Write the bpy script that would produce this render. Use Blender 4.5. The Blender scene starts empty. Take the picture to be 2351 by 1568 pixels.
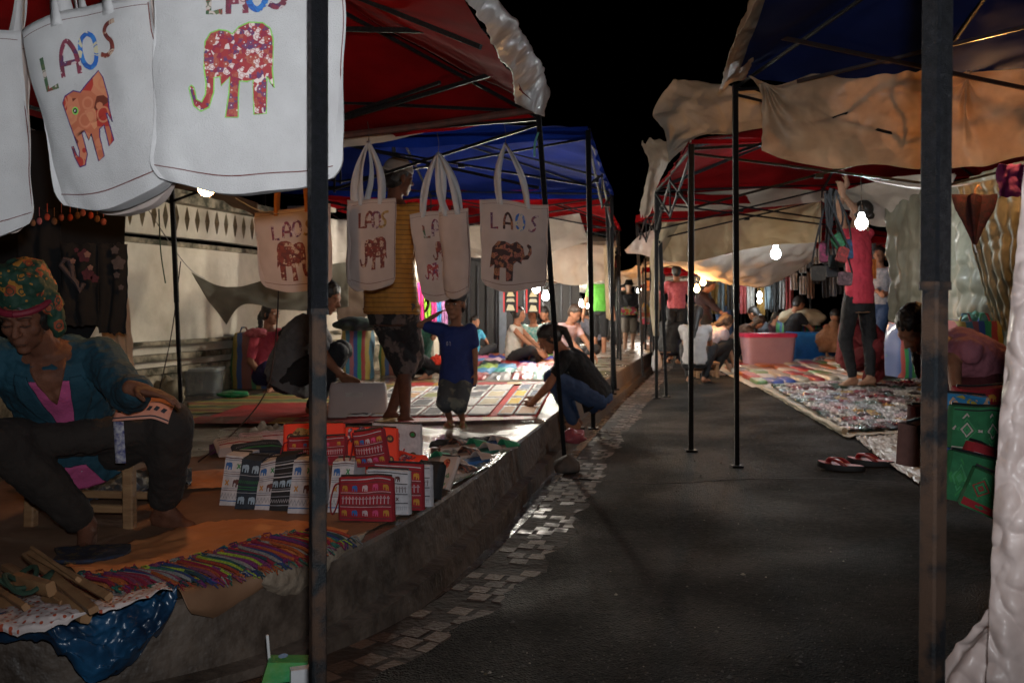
import bpy, bmesh, math, random
from mathutils import Vector, Matrix, noise, geometry
random.seed(7)
V = Vector
PI = math.pi
C = bpy.context.scene.collection
F, CX, HV, HC = 2200.0, 1175.5, 680.0, 1.02     # focal length and principal point in image units, eye height in metres
UP = V((0, 0, 1))

def slope(Y): return -.019*max(0, min(Y, 60)-9)
def gz(x, Y): return slope(Y) + .05*max(0, min(x, 4.2)-1.7)      # road surface
def pz(x, Y): return .15 + slope(Y)                              # raised pavement
def P(u, v, Y): return V(((u-CX)/F*Y, Y, HC-(v-HV)/F*Y))
def G(u, v, f=gz, dz=0):
    Y = F*HC/(v-HV)
    for i in range(60):
        z = f((u-CX)/F*Y, Y)+dz
        Y = min(70, .5*Y+.5*F*(HC-z)/(v-HV))
    return P(u, v, Y)
def at(u, Y, f=gz, dz=0):
    x = (u-CX)/F*Y
    return V((x, Y, f(x, Y)+dz))
def on(x, Y, f=gz, dz=0): return V((x, Y, f(x, Y)+dz))
def lerp(a, b, t): return a+(b-a)*t
def rnd(a, b): return random.uniform(a, b)
def nz(p, s=1.0, seed=0): return noise.noise(V((p[0]*s+seed*7.3, p[1]*s+seed*3.1, p[2]*s-seed*5.7)))
ORD = ['first', 'second', 'third', 'fourth', 'fifth', 'sixth', 'seventh', 'eighth', 'ninth', 'tenth', 'eleventh', 'twelfth', 'thirteenth',
       'fourteenth', 'fifteenth', 'sixteenth', 'seventeenth', 'eighteenth', 'nineteenth', 'twentieth']

def T(o, label=None, cat=None, group=None, kind=None):
    if label: o['label'] = label
    if cat: o['category'] = cat
    if group: o['group'] = group
    if kind: o['kind'] = kind
    return o
def thing(name, loc, label, cat, group=None, rz=0):
    o = bpy.data.objects.new(name, None); C.objects.link(o)
    o.location = loc; o.rotation_euler = (0, 0, rz); o.empty_display_size = .1
    return T(o, label, cat, group)

class MB:
    def __init__(s): s.v = []; s.f = []; s.m = []
    def add(s, vs, fs, mi=0):
        b = len(s.v); s.v += [V(p) for p in vs]
        for f in fs: s.f.append([b+i for i in f]); s.m.append(mi)
        return s
    def grid(s, fn, nu, nv, mi=0, closed=False):
        vs = [fn(i/nu, j/nv) for j in range(nv+1) for i in range(nu+1)]
        w = nu+1
        mf = mi if callable(mi) else (lambda i, j: mi)
        b = len(s.v); s.v += [V(p) for p in vs]
        for j in range(nv):
            for i in range(nu):
                s.f.append([b+j*w+i, b+j*w+i+1, b+(j+1)*w+i+1, b+(j+1)*w+i]); s.m.append(mf(i, j))
        return s
    def box(s, c, d, mi=0, ax=None):
        c = V(c); d = V(d)/2
        X, Y, Z = ax or (V((1, 0, 0)), V((0, 1, 0)), UP)
        vs = [c+X*(sx*d.x)+Y*(sy*d.y)+Z*(sz*d.z) for sz in (-1, 1) for sy in (-1, 1) for sx in (-1, 1)]
        return s.add(vs, [(0, 2, 3, 1), (4, 5, 7, 6), (0, 1, 5, 4), (2, 6, 7, 3), (0, 4, 6, 2), (1, 3, 7, 5)], mi)
    def bar(s, a, b, w, mi=0, h=None, rot=0, ch=.12):                 # square tube with chamfered corners
        a = V(a); b = V(b); d = (b-a).normalized(); X = d.cross(UP if abs(d.z) < .9 else V((0, 1, 0))).normalized(); Yv = d.cross(X)
        if rot: X, Yv = X*math.cos(rot)+Yv*math.sin(rot), Yv*math.cos(rot)-X*math.sin(rot)
        h = h or w; k = 1-ch*2
        pr = [(1, k), (k, 1), (-k, 1), (-1, k), (-1, -k), (-k, -1), (k, -1), (1, -k)]
        vs = [p+X*(x*w/2)+Yv*(y*h/2) for p in (a, b) for x, y in pr]
        n = 8
        return s.add(vs, [(i, (i+1) % n, n+(i+1) % n, n+i) for i in range(n)]+[tuple(range(n-1, -1, -1)), tuple(range(n, 2*n))], mi)
    def tube(s, pts, r, n=8, mi=0, cap=True):
        pts = [V(p) for p in pts]; rs = r if isinstance(r, (list, tuple)) else [r]*len(pts)
        b = len(s.v); N = None
        for i, p in enumerate(pts):
            d = (pts[min(i+1, len(pts)-1)]-pts[max(i-1, 0)]).normalized()
            if N is None: N = d.cross(UP if abs(d.z) < .9 else V((1, 0, 0))).normalized()
            else: N = (N-d*N.dot(d)).normalized()
            B = d.cross(N)
            s.v += [p+(N*math.cos(2*PI*k/n)+B*math.sin(2*PI*k/n))*rs[i] for k in range(n)]
        for i in range(len(pts)-1):
            for k in range(n):
                s.f.append([b+i*n+k, b+i*n+(k+1) % n, b+(i+1)*n+(k+1) % n, b+(i+1)*n+k]); s.m.append(mi)
        if cap:
            s.f.append([b+k for k in range(n-1, -1, -1)]); s.m.append(mi)
            e = b+(len(pts)-1)*n; s.f.append([e+k for k in range(n)]); s.m.append(mi)
        return s
    def ell(s, c, X, Yv, Z, n=14, m=9, mi=0):
        c = V(c); b = len(s.v)
        s.v.append(c+Z)
        for j in range(1, m):
            t = PI*j/m
            for k in range(n):
                a = 2*PI*k/n; s.v.append(c+Z*math.cos(t)+(X*math.cos(a)+Yv*math.sin(a))*math.sin(t))
        s.v.append(c-Z); e = len(s.v)-1
        for k in range(n):
            s.f.append([b, b+1+k, b+1+(k+1) % n]); s.m.append(mi)
            s.f.append([e, e-n+(k+1) % n, e-n+k]); s.m.append(mi)
        for j in range(m-2):
            for k in range(n):
                o = b+1+j*n; s.f.append([o+k, o+n+k, o+n+(k+1) % n, o+(k+1) % n]); s.m.append(mi)
        return s
    def cap(s, a, b, ra, rb=None, n=12, mi=0):                         # tapered capsule
        a = V(a); b = V(b); rb = ra if rb is None else rb; d = b-a; L = d.length
        if L < 1e-5: return s.ell(a, V((ra, 0, 0)), V((0, ra, 0)), V((0, 0, ra)), n, 7, mi)
        d /= L; pts = []; rs = []
        for k in range(5):
            t = PI/2*(k/4); pts.append(a-d*ra*math.cos(t)); rs.append(max(ra*math.sin(t), ra*.02))
        for k in range(1, 5):
            pts.append(a+d*L*k/5); rs.append(ra+(rb-ra)*k/5)
        for k in range(5):
            t = PI/2*(k/4); pts.append(b+d*rb*math.sin(t)); rs.append(max(rb*math.cos(t), rb*.02))
        return s.tube(pts, rs, n, mi)
    def loft(s, secs, n=20, mi=0, e=1.0):
        b = len(s.v)
        for c, X, Yv in secs:
            for k in range(n):
                a = 2*PI*k/n; ca, sa = math.cos(a), math.sin(a)
                s.v.append(V(c)+X*(math.copysign(abs(ca)**e, ca))+Yv*(math.copysign(abs(sa)**e, sa)))
        for i in range(len(secs)-1):
            for k in range(n): s.f.append([b+i*n+k, b+i*n+(k+1) % n, b+(i+1)*n+(k+1) % n, b+(i+1)*n+k]); s.m.append(mi)
        s.f.append([b+k for k in range(n-1, -1, -1)]); s.m.append(mi)
        o = b+(len(secs)-1)*n; s.f.append([o+k for k in range(n)]); s.m.append(mi)
        return s
    def build(s, name, mats, parent=None, origin=None, local=False, smooth=True, solid=0, recalc=False, sharp=40):
        if not isinstance(mats, (list, tuple)): mats = [mats]
        if parent is not None and not local:
            org = parent_world(parent)
        elif local: org = V((0, 0, 0))
        elif origin is not None: org = V(origin)
        else:
            org = V((sum(p.x for p in s.v)/len(s.v), sum(p.y for p in s.v)/len(s.v), min(p.z for p in s.v)))
        me = bpy.data.meshes.new(name); me.from_pydata([p-org for p in s.v], [], s.f)
        for m in mats: me.materials.append(m)
        me.polygons.foreach_set('material_index', s.m)
        if recalc:
            bm = bmesh.new(); bm.from_mesh(me); bmesh.ops.remove_doubles(bm, verts=bm.verts, dist=1e-5); bmesh.ops.recalc_face_normals(bm, faces=bm.faces); bm.to_mesh(me); bm.free()
        if smooth:
            me.shade_smooth()
            if sharp: me.set_sharp_from_angle(angle=math.radians(sharp))
        o = bpy.data.objects.new(name, me); C.objects.link(o)
        if parent is not None: o.parent = parent
        elif not local: o.location = org
        if solid:
            md = o.modifiers.new('s', 'SOLIDIFY'); md.thickness = solid; md.offset = 0
        return o
def parent_world(p):
    w = V((0, 0, 0)); q = p
    while q is not None: w = w+q.location; q = q.parent
    return w

def ribbon(mb, pts, w, fn, mi=0, closed=False):                    # flat strip along 2-D points, mapped by fn(x, z)
    n = len(pts); L = []
    for i, p in enumerate(pts):
        a = pts[i-1] if (i > 0 or closed) else p
        b = pts[(i+1) % n] if (i < n-1 or closed) else p
        d = V((b[0]-a[0], b[1]-a[1])); d = d.normalized() if d.length > 1e-6 else V((1, 0))
        nn = V((-d.y, d.x))*(w/2); L.append((p, nn))
    b = len(mb.v)
    for p, nn in L:
        mb.v += [V(fn(p[0]+nn.x, p[1]+nn.y)), V(fn(p[0]-nn.x, p[1]-nn.y))]
    for i in range(n if closed else n-1):
        j = (i+1) % n; mb.f.append([b+2*i, b+2*i+1, b+2*j+1, b+2*j]); mb.m.append(mi)
def smoothp(pts, k=4, closed=False):
    n = len(pts); out = []
    R = range(n) if closed else range(n-1)
    for i in R:
        g = (lambda q: pts[q % n]) if closed else (lambda q: pts[max(0, min(n-1, q))])
        a, b, c, d = [V(g(i+q)) for q in (-1, 0, 1, 2)]
        for j in range(k):
            t = j/k
            out.append(.5*((2*b)+(c-a)*t+(2*a-5*b+4*c-d)*t*t+(3*b-a-3*c+d)*t*t*t))
    if not closed: out.append(V(pts[-1]))
    return out
def polyfill(mb, pts, fn, mi=0, div=1):
    tri = geometry.tessellate_polygon([[V((p[0], p[1], 0)) for p in pts]])
    bm = bmesh.new(); vs = [bm.verts.new((p[0], p[1], 0)) for p in pts]
    for t in tri:
        try: bm.faces.new([vs[i] for i in t])
        except ValueError: pass
    if div: bmesh.ops.subdivide_edges(bm, edges=bm.edges[:], cuts=div, use_grid_fill=True)
    bm.verts.index_update(); b = len(mb.v)
    mb.v += [V(fn(v.co.x, v.co.y)) for v in bm.verts]
    for f in bm.faces: mb.f.append([b+v.index for v in f.verts]); mb.m.append(mi)
    bm.free()
def crom(a, b, c, d, t): return .5*((2*b)+(c-a)*t+(2*a-5*b+4*c-d)*t*t+(3*b-a-3*c+d)*t*t*t)
def surf(ctrl, u, v):
    nr, nc = len(ctrl), len(ctrl[0])
    y = v*(nr-1); j = min(int(y), nr-2); ty = y-j
    x = u*(nc-1); i = min(int(x), nc-2); tx = x-i
    cl = lambda q, n: max(0, min(n-1, q))
    rows = []
    for dj in (-1, 0, 1, 2):
        r = ctrl[cl(j+dj, nr)]
        rows.append(crom(*[r[cl(i+di, nc)] for di in (-1, 0, 1, 2)], tx))
    return crom(*rows, ty)
def sheet(name, label, cat, ctrl, mat, amp=.015, fs=4, res=(60, 40), group=None, solid=.0015, up=False, seed=0, edge=0, pleat=None, parent=None, fine=.25, ties=()):
    """a cloth or plastic sheet through a grid of control points, with folds of amplitude amp"""
    ctrl = [[V(p) for p in r] for r in ctrl]
    n = ((ctrl[-1][-1]-ctrl[0][0]).cross(ctrl[0][-1]-ctrl[-1][0])).normalized()
    asp = (ctrl[0][-1]-ctrl[0][0]).length/max(.01, (ctrl[-1][0]-ctrl[0][0]).length)
    def fn(u, v):
        if edge:
            v = v+edge*nz((u*9, 0, seed), 1)*abs(v-.5)*2; u = u+edge*.4*nz((0, v*9, seed+4), 1)*abs(u-.5)*2
        uu = min(1, max(0, u)); vv = min(1, max(0, v))
        p = surf(ctrl, uu, vv)+(surf(ctrl, 1, vv)-surf(ctrl, 0, vv))*(u-uu)+(surf(ctrl, uu, 1)-surf(ctrl, uu, 0))*(v-vv)
        d = .7*nz(p, fs, seed)+.5*(abs(nz(p, fs*2.3, seed+3))*2-.5)+fine*.7*(abs(nz(p, fs*4.5, seed+5))*2-.4)+fine*.22*abs(nz(p, fs*11, seed+9))
        if pleat: d += pleat[1]*math.sin(u*pleat[0]*PI+2*nz((u*3, v*1.5, seed), 1))*(.4+.6*v)
        for tu, tv, ta in ties:
            du, dv = (u-tu)*asp, v-tv; rr_ = math.hypot(du, dv)
            d += ta*math.sin(math.atan2(dv, du)*9+2*nz((tu*9, rr_*2, seed), 1))*math.exp(-rr_*1.6)*min(1, rr_*6)
        if up: return p+UP*(abs(d)*amp)
        return p+n*(d*amp)
    mb = MB().grid(fn, *res)
    o = mb.build(name, mat, parent=parent, solid=solid, sharp=0)
    if parent is None: T(o, label, cat, group)
    return o

# ---------------------------------------------------------------- materials
MATS = {}
def mat(name, col, rough=.7, col2=None, scale=8, bump=0, bs=60, trans=0, metal=0, coat=0, spec=.5, detail=4, lo=.35, hi=.65, stretch=None, rough2=None, alpha=1, sheen=0, crease=0, cs=9):
    if name in MATS: return MATS[name]
    m = bpy.data.materials.new(name); m.use_nodes = True; nt = m.node_tree; N = nt.nodes; L = nt.links
    b = N['Principled BSDF']; b.inputs['Roughness'].default_value = rough; b.inputs['Metallic'].default_value = metal
    b.inputs['Coat Weight'].default_value = coat; b.inputs['Coat Roughness'].default_value = .15
    b.inputs['Specular IOR Level'].default_value = spec; b.inputs['Sheen Weight'].default_value = sheen
    tc = N.new('ShaderNodeTexCoord'); mp = N.new('ShaderNodeMapping'); L.new(tc.outputs['Object'], mp.inputs[0])
    if stretch: mp.inputs['Scale'].default_value = stretch
    nt['mp'] = mp.name
    c2 = col2 or tuple(c*.72 for c in col)
    n1 = N.new('ShaderNodeTexNoise'); n1.inputs['Scale'].default_value = scale; n1.inputs['Detail'].default_value = detail; n1.inputs['Roughness'].default_value = .6
    L.new(mp.outputs[0], n1.inputs['Vector'])
    r = N.new('ShaderNodeValToRGB'); r.color_ramp.elements[0].position = lo; r.color_ramp.elements[1].position = hi
    r.color_ramp.elements[0].color = (*c2, 1); r.color_ramp.elements[1].color = (*col, 1)
    L.new(n1.outputs['Fac'], r.inputs[0]); L.new(r.outputs[0], b.inputs['Base Color'])
    if rough2 is not None:
        rr = N.new('ShaderNodeMapRange'); rr.inputs['From Min'].default_value = lo; rr.inputs['From Max'].default_value = hi
        rr.inputs['To Min'].default_value = rough2; rr.inputs['To Max'].default_value = rough
        L.new(n1.outputs['Fac'], rr.inputs['Value']); L.new(rr.outputs[0], b.inputs['Roughness'])
    if bump:
        n2 = N.new('ShaderNodeTexNoise'); n2.inputs['Scale'].default_value = bs; n2.inputs['Detail'].default_value = 3
        L.new(mp.outputs[0], n2.inputs['Vector'])
        bp = N.new('ShaderNodeBump'); bp.inputs['Strength'].default_value = bump; bp.inputs['Distance'].default_value = .01
        L.new(n2.outputs['Fac'], bp.inputs['Height']); L.new(bp.outputs[0], b.inputs['Normal'])
        if crease:
            n3 = N.new('ShaderNodeTexNoise'); n3.noise_type = 'RIDGED_MULTIFRACTAL'; n3.inputs['Scale'].default_value = cs; n3.inputs['Detail'].default_value = 5; n3.inputs['Roughness'].default_value = .55; n3.inputs['Distortion'].default_value = .8
            L.new(mp.outputs[0], n3.inputs['Vector']); b2 = N.new('ShaderNodeBump'); b2.inputs['Strength'].default_value = crease; b2.inputs['Distance'].default_value = .012
            L.new(n3.outputs['Fac'], b2.inputs['Height']); L.new(bp.outputs[0], b2.inputs['Normal']); L.new(b2.outputs[0], b.inputs['Normal'])
    out = N['Material Output']; last = b.outputs[0]
    if trans:
        t = N.new('ShaderNodeBsdfTranslucent'); mx = N.new('ShaderNodeMixShader'); mx.inputs[0].default_value = trans
        L.new(r.outputs[0], t.inputs['Color']); L.new(last, mx.inputs[1]); L.new(t.outputs[0], mx.inputs[2]); last = mx.outputs[0]
    if alpha < 1:
        t = N.new('ShaderNodeBsdfTransparent'); mx = N.new('ShaderNodeMixShader'); mx.inputs[0].default_value = alpha
        L.new(t.outputs[0], mx.inputs[1]); L.new(last, mx.inputs[2]); last = mx.outputs[0]
    L.new(last, out.inputs['Surface'])
    MATS[name] = m
    return m
def stripes(name, cols, scale=6, axis=0, rough=.6, wob=.03, cross=None, coat=0, trans=0):
    """hard-edged bands along one axis, optionally with darker weave bands across"""
    if name in MATS: return MATS[name]
    m = mat(name, cols[0], rough, coat=coat, trans=trans); nt = m.node_tree; N = nt.nodes; L = nt.links; b = N['Principled BSDF']; mp = N[nt['mp']]
    sx = N.new('ShaderNodeSeparateXYZ'); L.new(mp.outputs[0], sx.inputs[0])
    nn = N.new('ShaderNodeTexNoise'); nn.inputs['Scale'].default_value = 9; L.new(mp.outputs[0], nn.inputs['Vector'])
    w = N.new('ShaderNodeMath'); w.operation = 'MULTIPLY_ADD'; w.inputs[1].default_value = wob; L.new(nn.outputs['Fac'], w.inputs[0]); L.new(sx.outputs[axis], w.inputs[2])
    q = N.new('ShaderNodeMath'); q.operation = 'MULTIPLY'; q.inputs[1].default_value = scale; L.new(w.outputs[0], q.inputs[0])
    fr = N.new('ShaderNodeMath'); fr.operation = 'FRACT'; L.new(q.outputs[0], fr.inputs[0])
    r = N.new('ShaderNodeValToRGB'); r.color_ramp.interpolation = 'CONSTANT'; e = r.color_ramp.elements
    e[0].color = (*cols[0], 1); e[1].position = 1/len(cols); e[1].color = (*cols[1], 1)
    for i, c in enumerate(cols[2:]):
        x = e.new((i+2)/len(cols)); x.color = (*c, 1)
    L.new(fr.outputs[0], r.inputs[0]); src = r.outputs[0]
    wv = N.new('ShaderNodeTexWave'); wv.bands_direction = 'Z' if axis != 2 else 'X'; wv.inputs['Scale'].default_value = (cross or 30); wv.inputs['Distortion'].default_value = 1
    L.new(mp.outputs[0], wv.inputs['Vector'])
    mx = N.new('ShaderNodeMix'); mx.data_type = 'RGBA'; mx.blend_type = 'MULTIPLY'; mx.inputs['Factor'].default_value = .35
    L.new(src, mx.inputs['A']); L.new(wv.outputs['Color'], mx.inputs['B']); L.new(mx.outputs['Result'], b.inputs['Base Color'])
    if trans:
        for k in N:
            if k.type == 'BSDF_TRANSLUCENT': L.new(mx.outputs['Result'], k.inputs['Color'])
    return m
def batik(name, cols, scale=40, rough=.75, kind='F1', rnd_=.8):
    """printed cloth: cells of several colours with pale dots"""
    if name in MATS: return MATS[name]
    m = mat(name, cols[0], rough, bump=.15, bs=400); nt = m.node_tree; N = nt.nodes; L = nt.links; b = N['Principled BSDF']; mp = N[nt['mp']]
    v = N.new('ShaderNodeTexVoronoi'); v.inputs['Scale'].default_value = scale; v.inputs['Randomness'].default_value = rnd_; L.new(mp.outputs[0], v.inputs['Vector'])
    r = N.new('ShaderNodeValToRGB'); r.color_ramp.interpolation = 'CONSTANT'; e = r.color_ramp.elements
    n = len(cols); e[0].color = (*cols[0], 1); e[1].position = 1/n; e[1].color = (*cols[1 % n], 1)
    for i in range(2, n):
        x = e.new(i/n); x.color = (*cols[i], 1)
    sp = N.new('ShaderNodeSeparateColor'); L.new(v.outputs['Color'], sp.inputs[0]); L.new(sp.outputs[0], r.inputs[0])
    r2 = N.new('ShaderNodeValToRGB'); r2.color_ramp.interpolation = 'CONSTANT'; e2 = r2.color_ramp.elements
    e2[0].color = (*cols[-1], 1); e2[0].position = 0; e2[1].position = .16; e2[1].color = (0, 0, 0, 1)
    x = e2.new(.40); x.color = (*cols[0], 1); x = e2.new(.5); x.color = (0, 0, 0, 1)
    L.new(v.outputs['Distance'], r2.inputs[0])
    g = N.new('ShaderNodeMath'); g.operation = 'GREATER_THAN'; g.inputs[1].default_value = .003
    bw = N.new('ShaderNodeRGBToBW'); L.new(r2.outputs[0], bw.inputs[0]); L.new(bw.outputs[0], g.inputs[0])
    mx = N.new('ShaderNodeMix'); mx.data_type = 'RGBA'; L.new(g.outputs[0], mx.inputs['Factor']); L.new(r.outputs[0], mx.inputs['A']); L.new(r2.outputs[0], mx.inputs['B'])
    L.new(mx.outputs['Result'], b.inputs['Base Color'])
    return m
def glow(name, col, st):
    if name in MATS: return MATS[name]
    m = bpy.data.materials.new(name); m.use_nodes = True; nt = m.node_tree; b = nt.nodes['Principled BSDF']
    b.inputs['Base Color'].default_value = (.8, .8, .8, 1); b.inputs['Emission Color'].default_value = (*col, 1); b.inputs['Emission Strength'].default_value = st
    MATS[name] = m; return m
canvas = mat('canvas', (.60, .595, .60), .9, (.50, .49, .495), 5, .5, 420, trans=.12, crease=.25, cs=7, spec=.2)
canvas2 = mat('canvas_pink', (.60, .50, .46), .9, (.50, .41, .37), 5, .5, 420, trans=.2, crease=.3, cs=8, spec=.2)
thread = mat('brown_thread', (.13, .035, .03), .8)
green_th = mat('lime_thread', (.25, .6, .12), .8)
purple_th = mat('plum_thread', (.09, .03, .16), .8)
black_paint = mat('black_paint', (.007, .0075, .010), .34, (.0025, .003, .004), 70, .7, 430, rough2=.6, spec=.22)
rust_paint = mat('rusted_paint', (.05, .028, .018), .7, (.006, .008, .010), 13, .45, 480, spec=.22, lo=.44, hi=.58, rough2=.4, detail=10)
dark_metal = mat('dark_metal', (.035, .033, .035), .45, (.05, .02, .015), 30, .3, 40, metal=.5)
rust_bar = mat('rust_bar', (.09, .03, .022), .7, (.04, .018, .015), 15, .3, 40)
red_cloth = mat('red_awning', (.27, .005, .008), .85, (.17, .003, .005), 2.2, .3, 6, trans=.3, crease=.6, cs=2.5, detail=8, spec=.08)
blue_cloth = mat('blue_awning', (.005, .017, .15), .9, (.003, .010, .085), 2.2, .3, 6, trans=.3, crease=.6, cs=2.5, detail=8, spec=.08)
navy_cloth = mat('navy_awning', (.012, .028, .15), .8, (.008, .018, .09), 2.2, .3, 6, trans=.25, crease=.6, cs=2.5, detail=8, spec=.08)
plastic = mat('milky_plastic', (.56, .46, .42), .42, (.36, .29, .25), 5, .2, 22, trans=.4, coat=.15, detail=8, crease=.9, cs=6, stretch=(1, 1, .45))
plastic_warm = mat('tan_plastic', (.72, .58, .44), .42, (.55, .42, .30), 4, .2, 18, trans=.5, coat=.12, detail=8, crease=1.0, cs=9, spec=.35)
plastic_grey = mat('grey_plastic', (.30, .29, .22), .5, (.16, .16, .12), 4, .2, 16, trans=.35, coat=.05, detail=8, crease=.7, cs=4, stretch=(1, 1, .5), spec=.3)
cream_sheet = mat('cream_sheet', (.56, .48, .34), .7, (.44, .36, .24), 2, .2, 16, trans=.35, detail=8, crease=.8, cs=8, spec=.3)
white_sheet = mat('white_sheet', (.64, .57, .50), .7, (.48, .42, .35), 2.5, .2, 16, trans=.4, detail=8, crease=.8, cs=8, spec=.3)
wood = mat('pale_wood', (.30, .17, .08), .6, (.20, .10, .045), 6, .3, 40, stretch=(1, 1, 6))
skin_t = mat('tan_skin', (.33, .155, .09), .62, (.24, .105, .06), 14, .25, 260, spec=.25)
skin_d = mat('brown_skin', (.155, .062, .036), .62, (.10, .038, .022), 16, .35, 240, spec=.22)
skin_p = mat('light_skin', (.45, .27, .18), .62, (.36, .20, .13), 14, .25, 260, spec=.25)
hair_m = mat('black_hair', (.010, .008, .007), .5, (.015, .011, .009), 60, .4, 150, stretch=(1, 1, .15))
hair_b = mat('brown_hair', (.05, .03, .02), .45, (.03, .018, .012), 60, .8, 150, stretch=(1, 1, .15))
# ---------------------------------------------------------------- setting
def asphalt():
    m = mat('asphalt', (.019, .0165, .015), .75, (.004, .0036, .0033), 34, 0, detail=12, lo=.40, hi=.68, spec=.13)
    nt = m.node_tree; N = nt.nodes; L = nt.links; b = N['Principled BSDF']; mp = N[nt['mp']]
    v = N.new('ShaderNodeTexVoronoi'); v.inputs['Scale'].default_value = 130; L.new(mp.outputs[0], v.inputs['Vector'])
    n = N.new('ShaderNodeTexNoise'); n.inputs['Scale'].default_value = 75; n.inputs['Detail'].default_value = 10; L.new(mp.outputs[0], n.inputs['Vector'])
    a = N.new('ShaderNodeMath'); a.operation = 'MULTIPLY_ADD'; a.inputs[1].default_value = .8; L.new(n.outputs['Fac'], a.inputs[0]); L.new(v.outputs['Distance'], a.inputs[2])
    bp = N.new('ShaderNodeBump'); bp.inputs['Strength'].default_value = 1; bp.inputs['Distance'].default_value = .009
    L.new(a.outputs[0], bp.inputs['Height']); L.new(bp.outputs[0], b.inputs['Normal'])
    n3 = N.new('ShaderNodeTexNoise'); n3.inputs['Scale'].default_value = 1.3; n3.inputs['Detail'].default_value = 6; L.new(mp.outputs[0], n3.inputs['Vector'])
    rr = N.new('ShaderNodeMapRange'); rr.inputs['From Min'].default_value = .4; rr.inputs['From Max'].default_value = .62; rr.inputs['To Min'].default_value = .68; rr.inputs['To Max'].default_value = .95
    L.new(n3.outputs['Fac'], rr.inputs['Value']); L.new(rr.outputs[0], b.inputs['Roughness'])
    return m
# the edge of the pavement, read off the picture as points on the ground
EDGE = [(-9.0, 1.2), (-4.0, 2.12), (-2.5, 2.38)]+[tuple(G(u, v, pz)[:2]) for u, v in ((0, 1432), (200, 1412), (400, 1378), (560, 1345), (690, 1306), (800, 1262), (900, 1212), (1000, 1152), (1090, 1092), (1160, 1035), (1225, 985))]
x_, y_ = EDGE[-1]
EDGE += [(x_+.17*k+.02*k, y_+.9*k) for k in (1, 2, 4, 7, 12, 20, 40, 70)]
EDGE = [V((a, b, 0)) for a, b in EDGE]
EDGE_S = smoothp(EDGE, 8)
for _ in range(12): EDGE_S = [EDGE_S[0]]+[(EDGE_S[i-1]+EDGE_S[i]*2+EDGE_S[i+1])/4 for i in range(1, len(EDGE_S)-1)]+[EDGE_S[-1]]
def offs(d):
    out = []
    for i, p in enumerate(EDGE_S):
        t = (EDGE_S[min(i+1, len(EDGE_S)-1)]-EDGE_S[max(i-1, 0)]).normalized()
        out.append(p+V((t.y, -t.x, 0))*d)
    return out
LINES = {d: offs(d) for d in (-.0, .012, .035, .10, .105, .27, .30, .56)}
def strip(da, za, db, zb, mb, mi=0, f=slope, jit=0):
    A, B = LINES[da], LINES[db]
    b = len(mb.v)
    for i, (p, q) in enumerate(zip(A, B)):
        mb.v += [V((p.x, p.y, f(p.y)+za+jit*nz(p, 9))), V((q.x, q.y, f(q.y)+zb+jit*nz(q, 9)))]
    for i in range(len(A)-1): mb.f.append([b+2*i, b+2*i+1, b+2*i+3, b+2*i+2]); mb.m.append(mi)
ROADZ = 0.0
# road: one sheet to the horizon with a trench left for the gutter
mb = MB()
A = LINES[.56]
b0 = len(mb.v)
XS = [0, .15, .4, .8, 1.2, 1.8, 2.4, 3.2, 4.2, 6, 12, 60]
A_ = [A[0]]
for p in A[1:]:
    if p.y > A_[-1].y+.004 and p.x > A_[-1].x: A_.append(p)
A = A_
for p in A:
    for k, dx in enumerate(XS):
        x = p.x+dx+(0 if k else -.035+.07*nz(p, 5)+.035*nz(p, 19)); y = p.y
        mb.v.append(V((x, y, gz(x, y))))
n = len(XS)
for i in range(len(A)-1):
    for k in range(n-1): mb.f.append([b0+i*n+k, b0+i*n+k+1, b0+(i+1)*n+k+1, b0+(i+1)*n+k]); mb.m.append(0)
ASPH = asphalt()
o = mb.build('road', ASPH, origin=(0, 0, 0)); T(o, kind='structure')
g = MB().add([(-160, -60, -2.4), (200, -60, -2.4), (200, 400, -2.4), (-160, 400, -2.4)], [(0, 1, 2, 3)]); g.build('ground', mat('dark_soil', (.03, .025, .02), .9), origin=(0, 0, 0))['kind'] = 'structure'
nr = MB().add([(-30, -8, -.003), (60, -8, -.003), (60, A[0].y+.004, -.003), (-30, A[0].y+.004, -.003)], [(0, 1, 2, 3)])
T(nr.build('road_apron', ASPH, origin=(0, 0, 0)), kind='structure')
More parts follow.
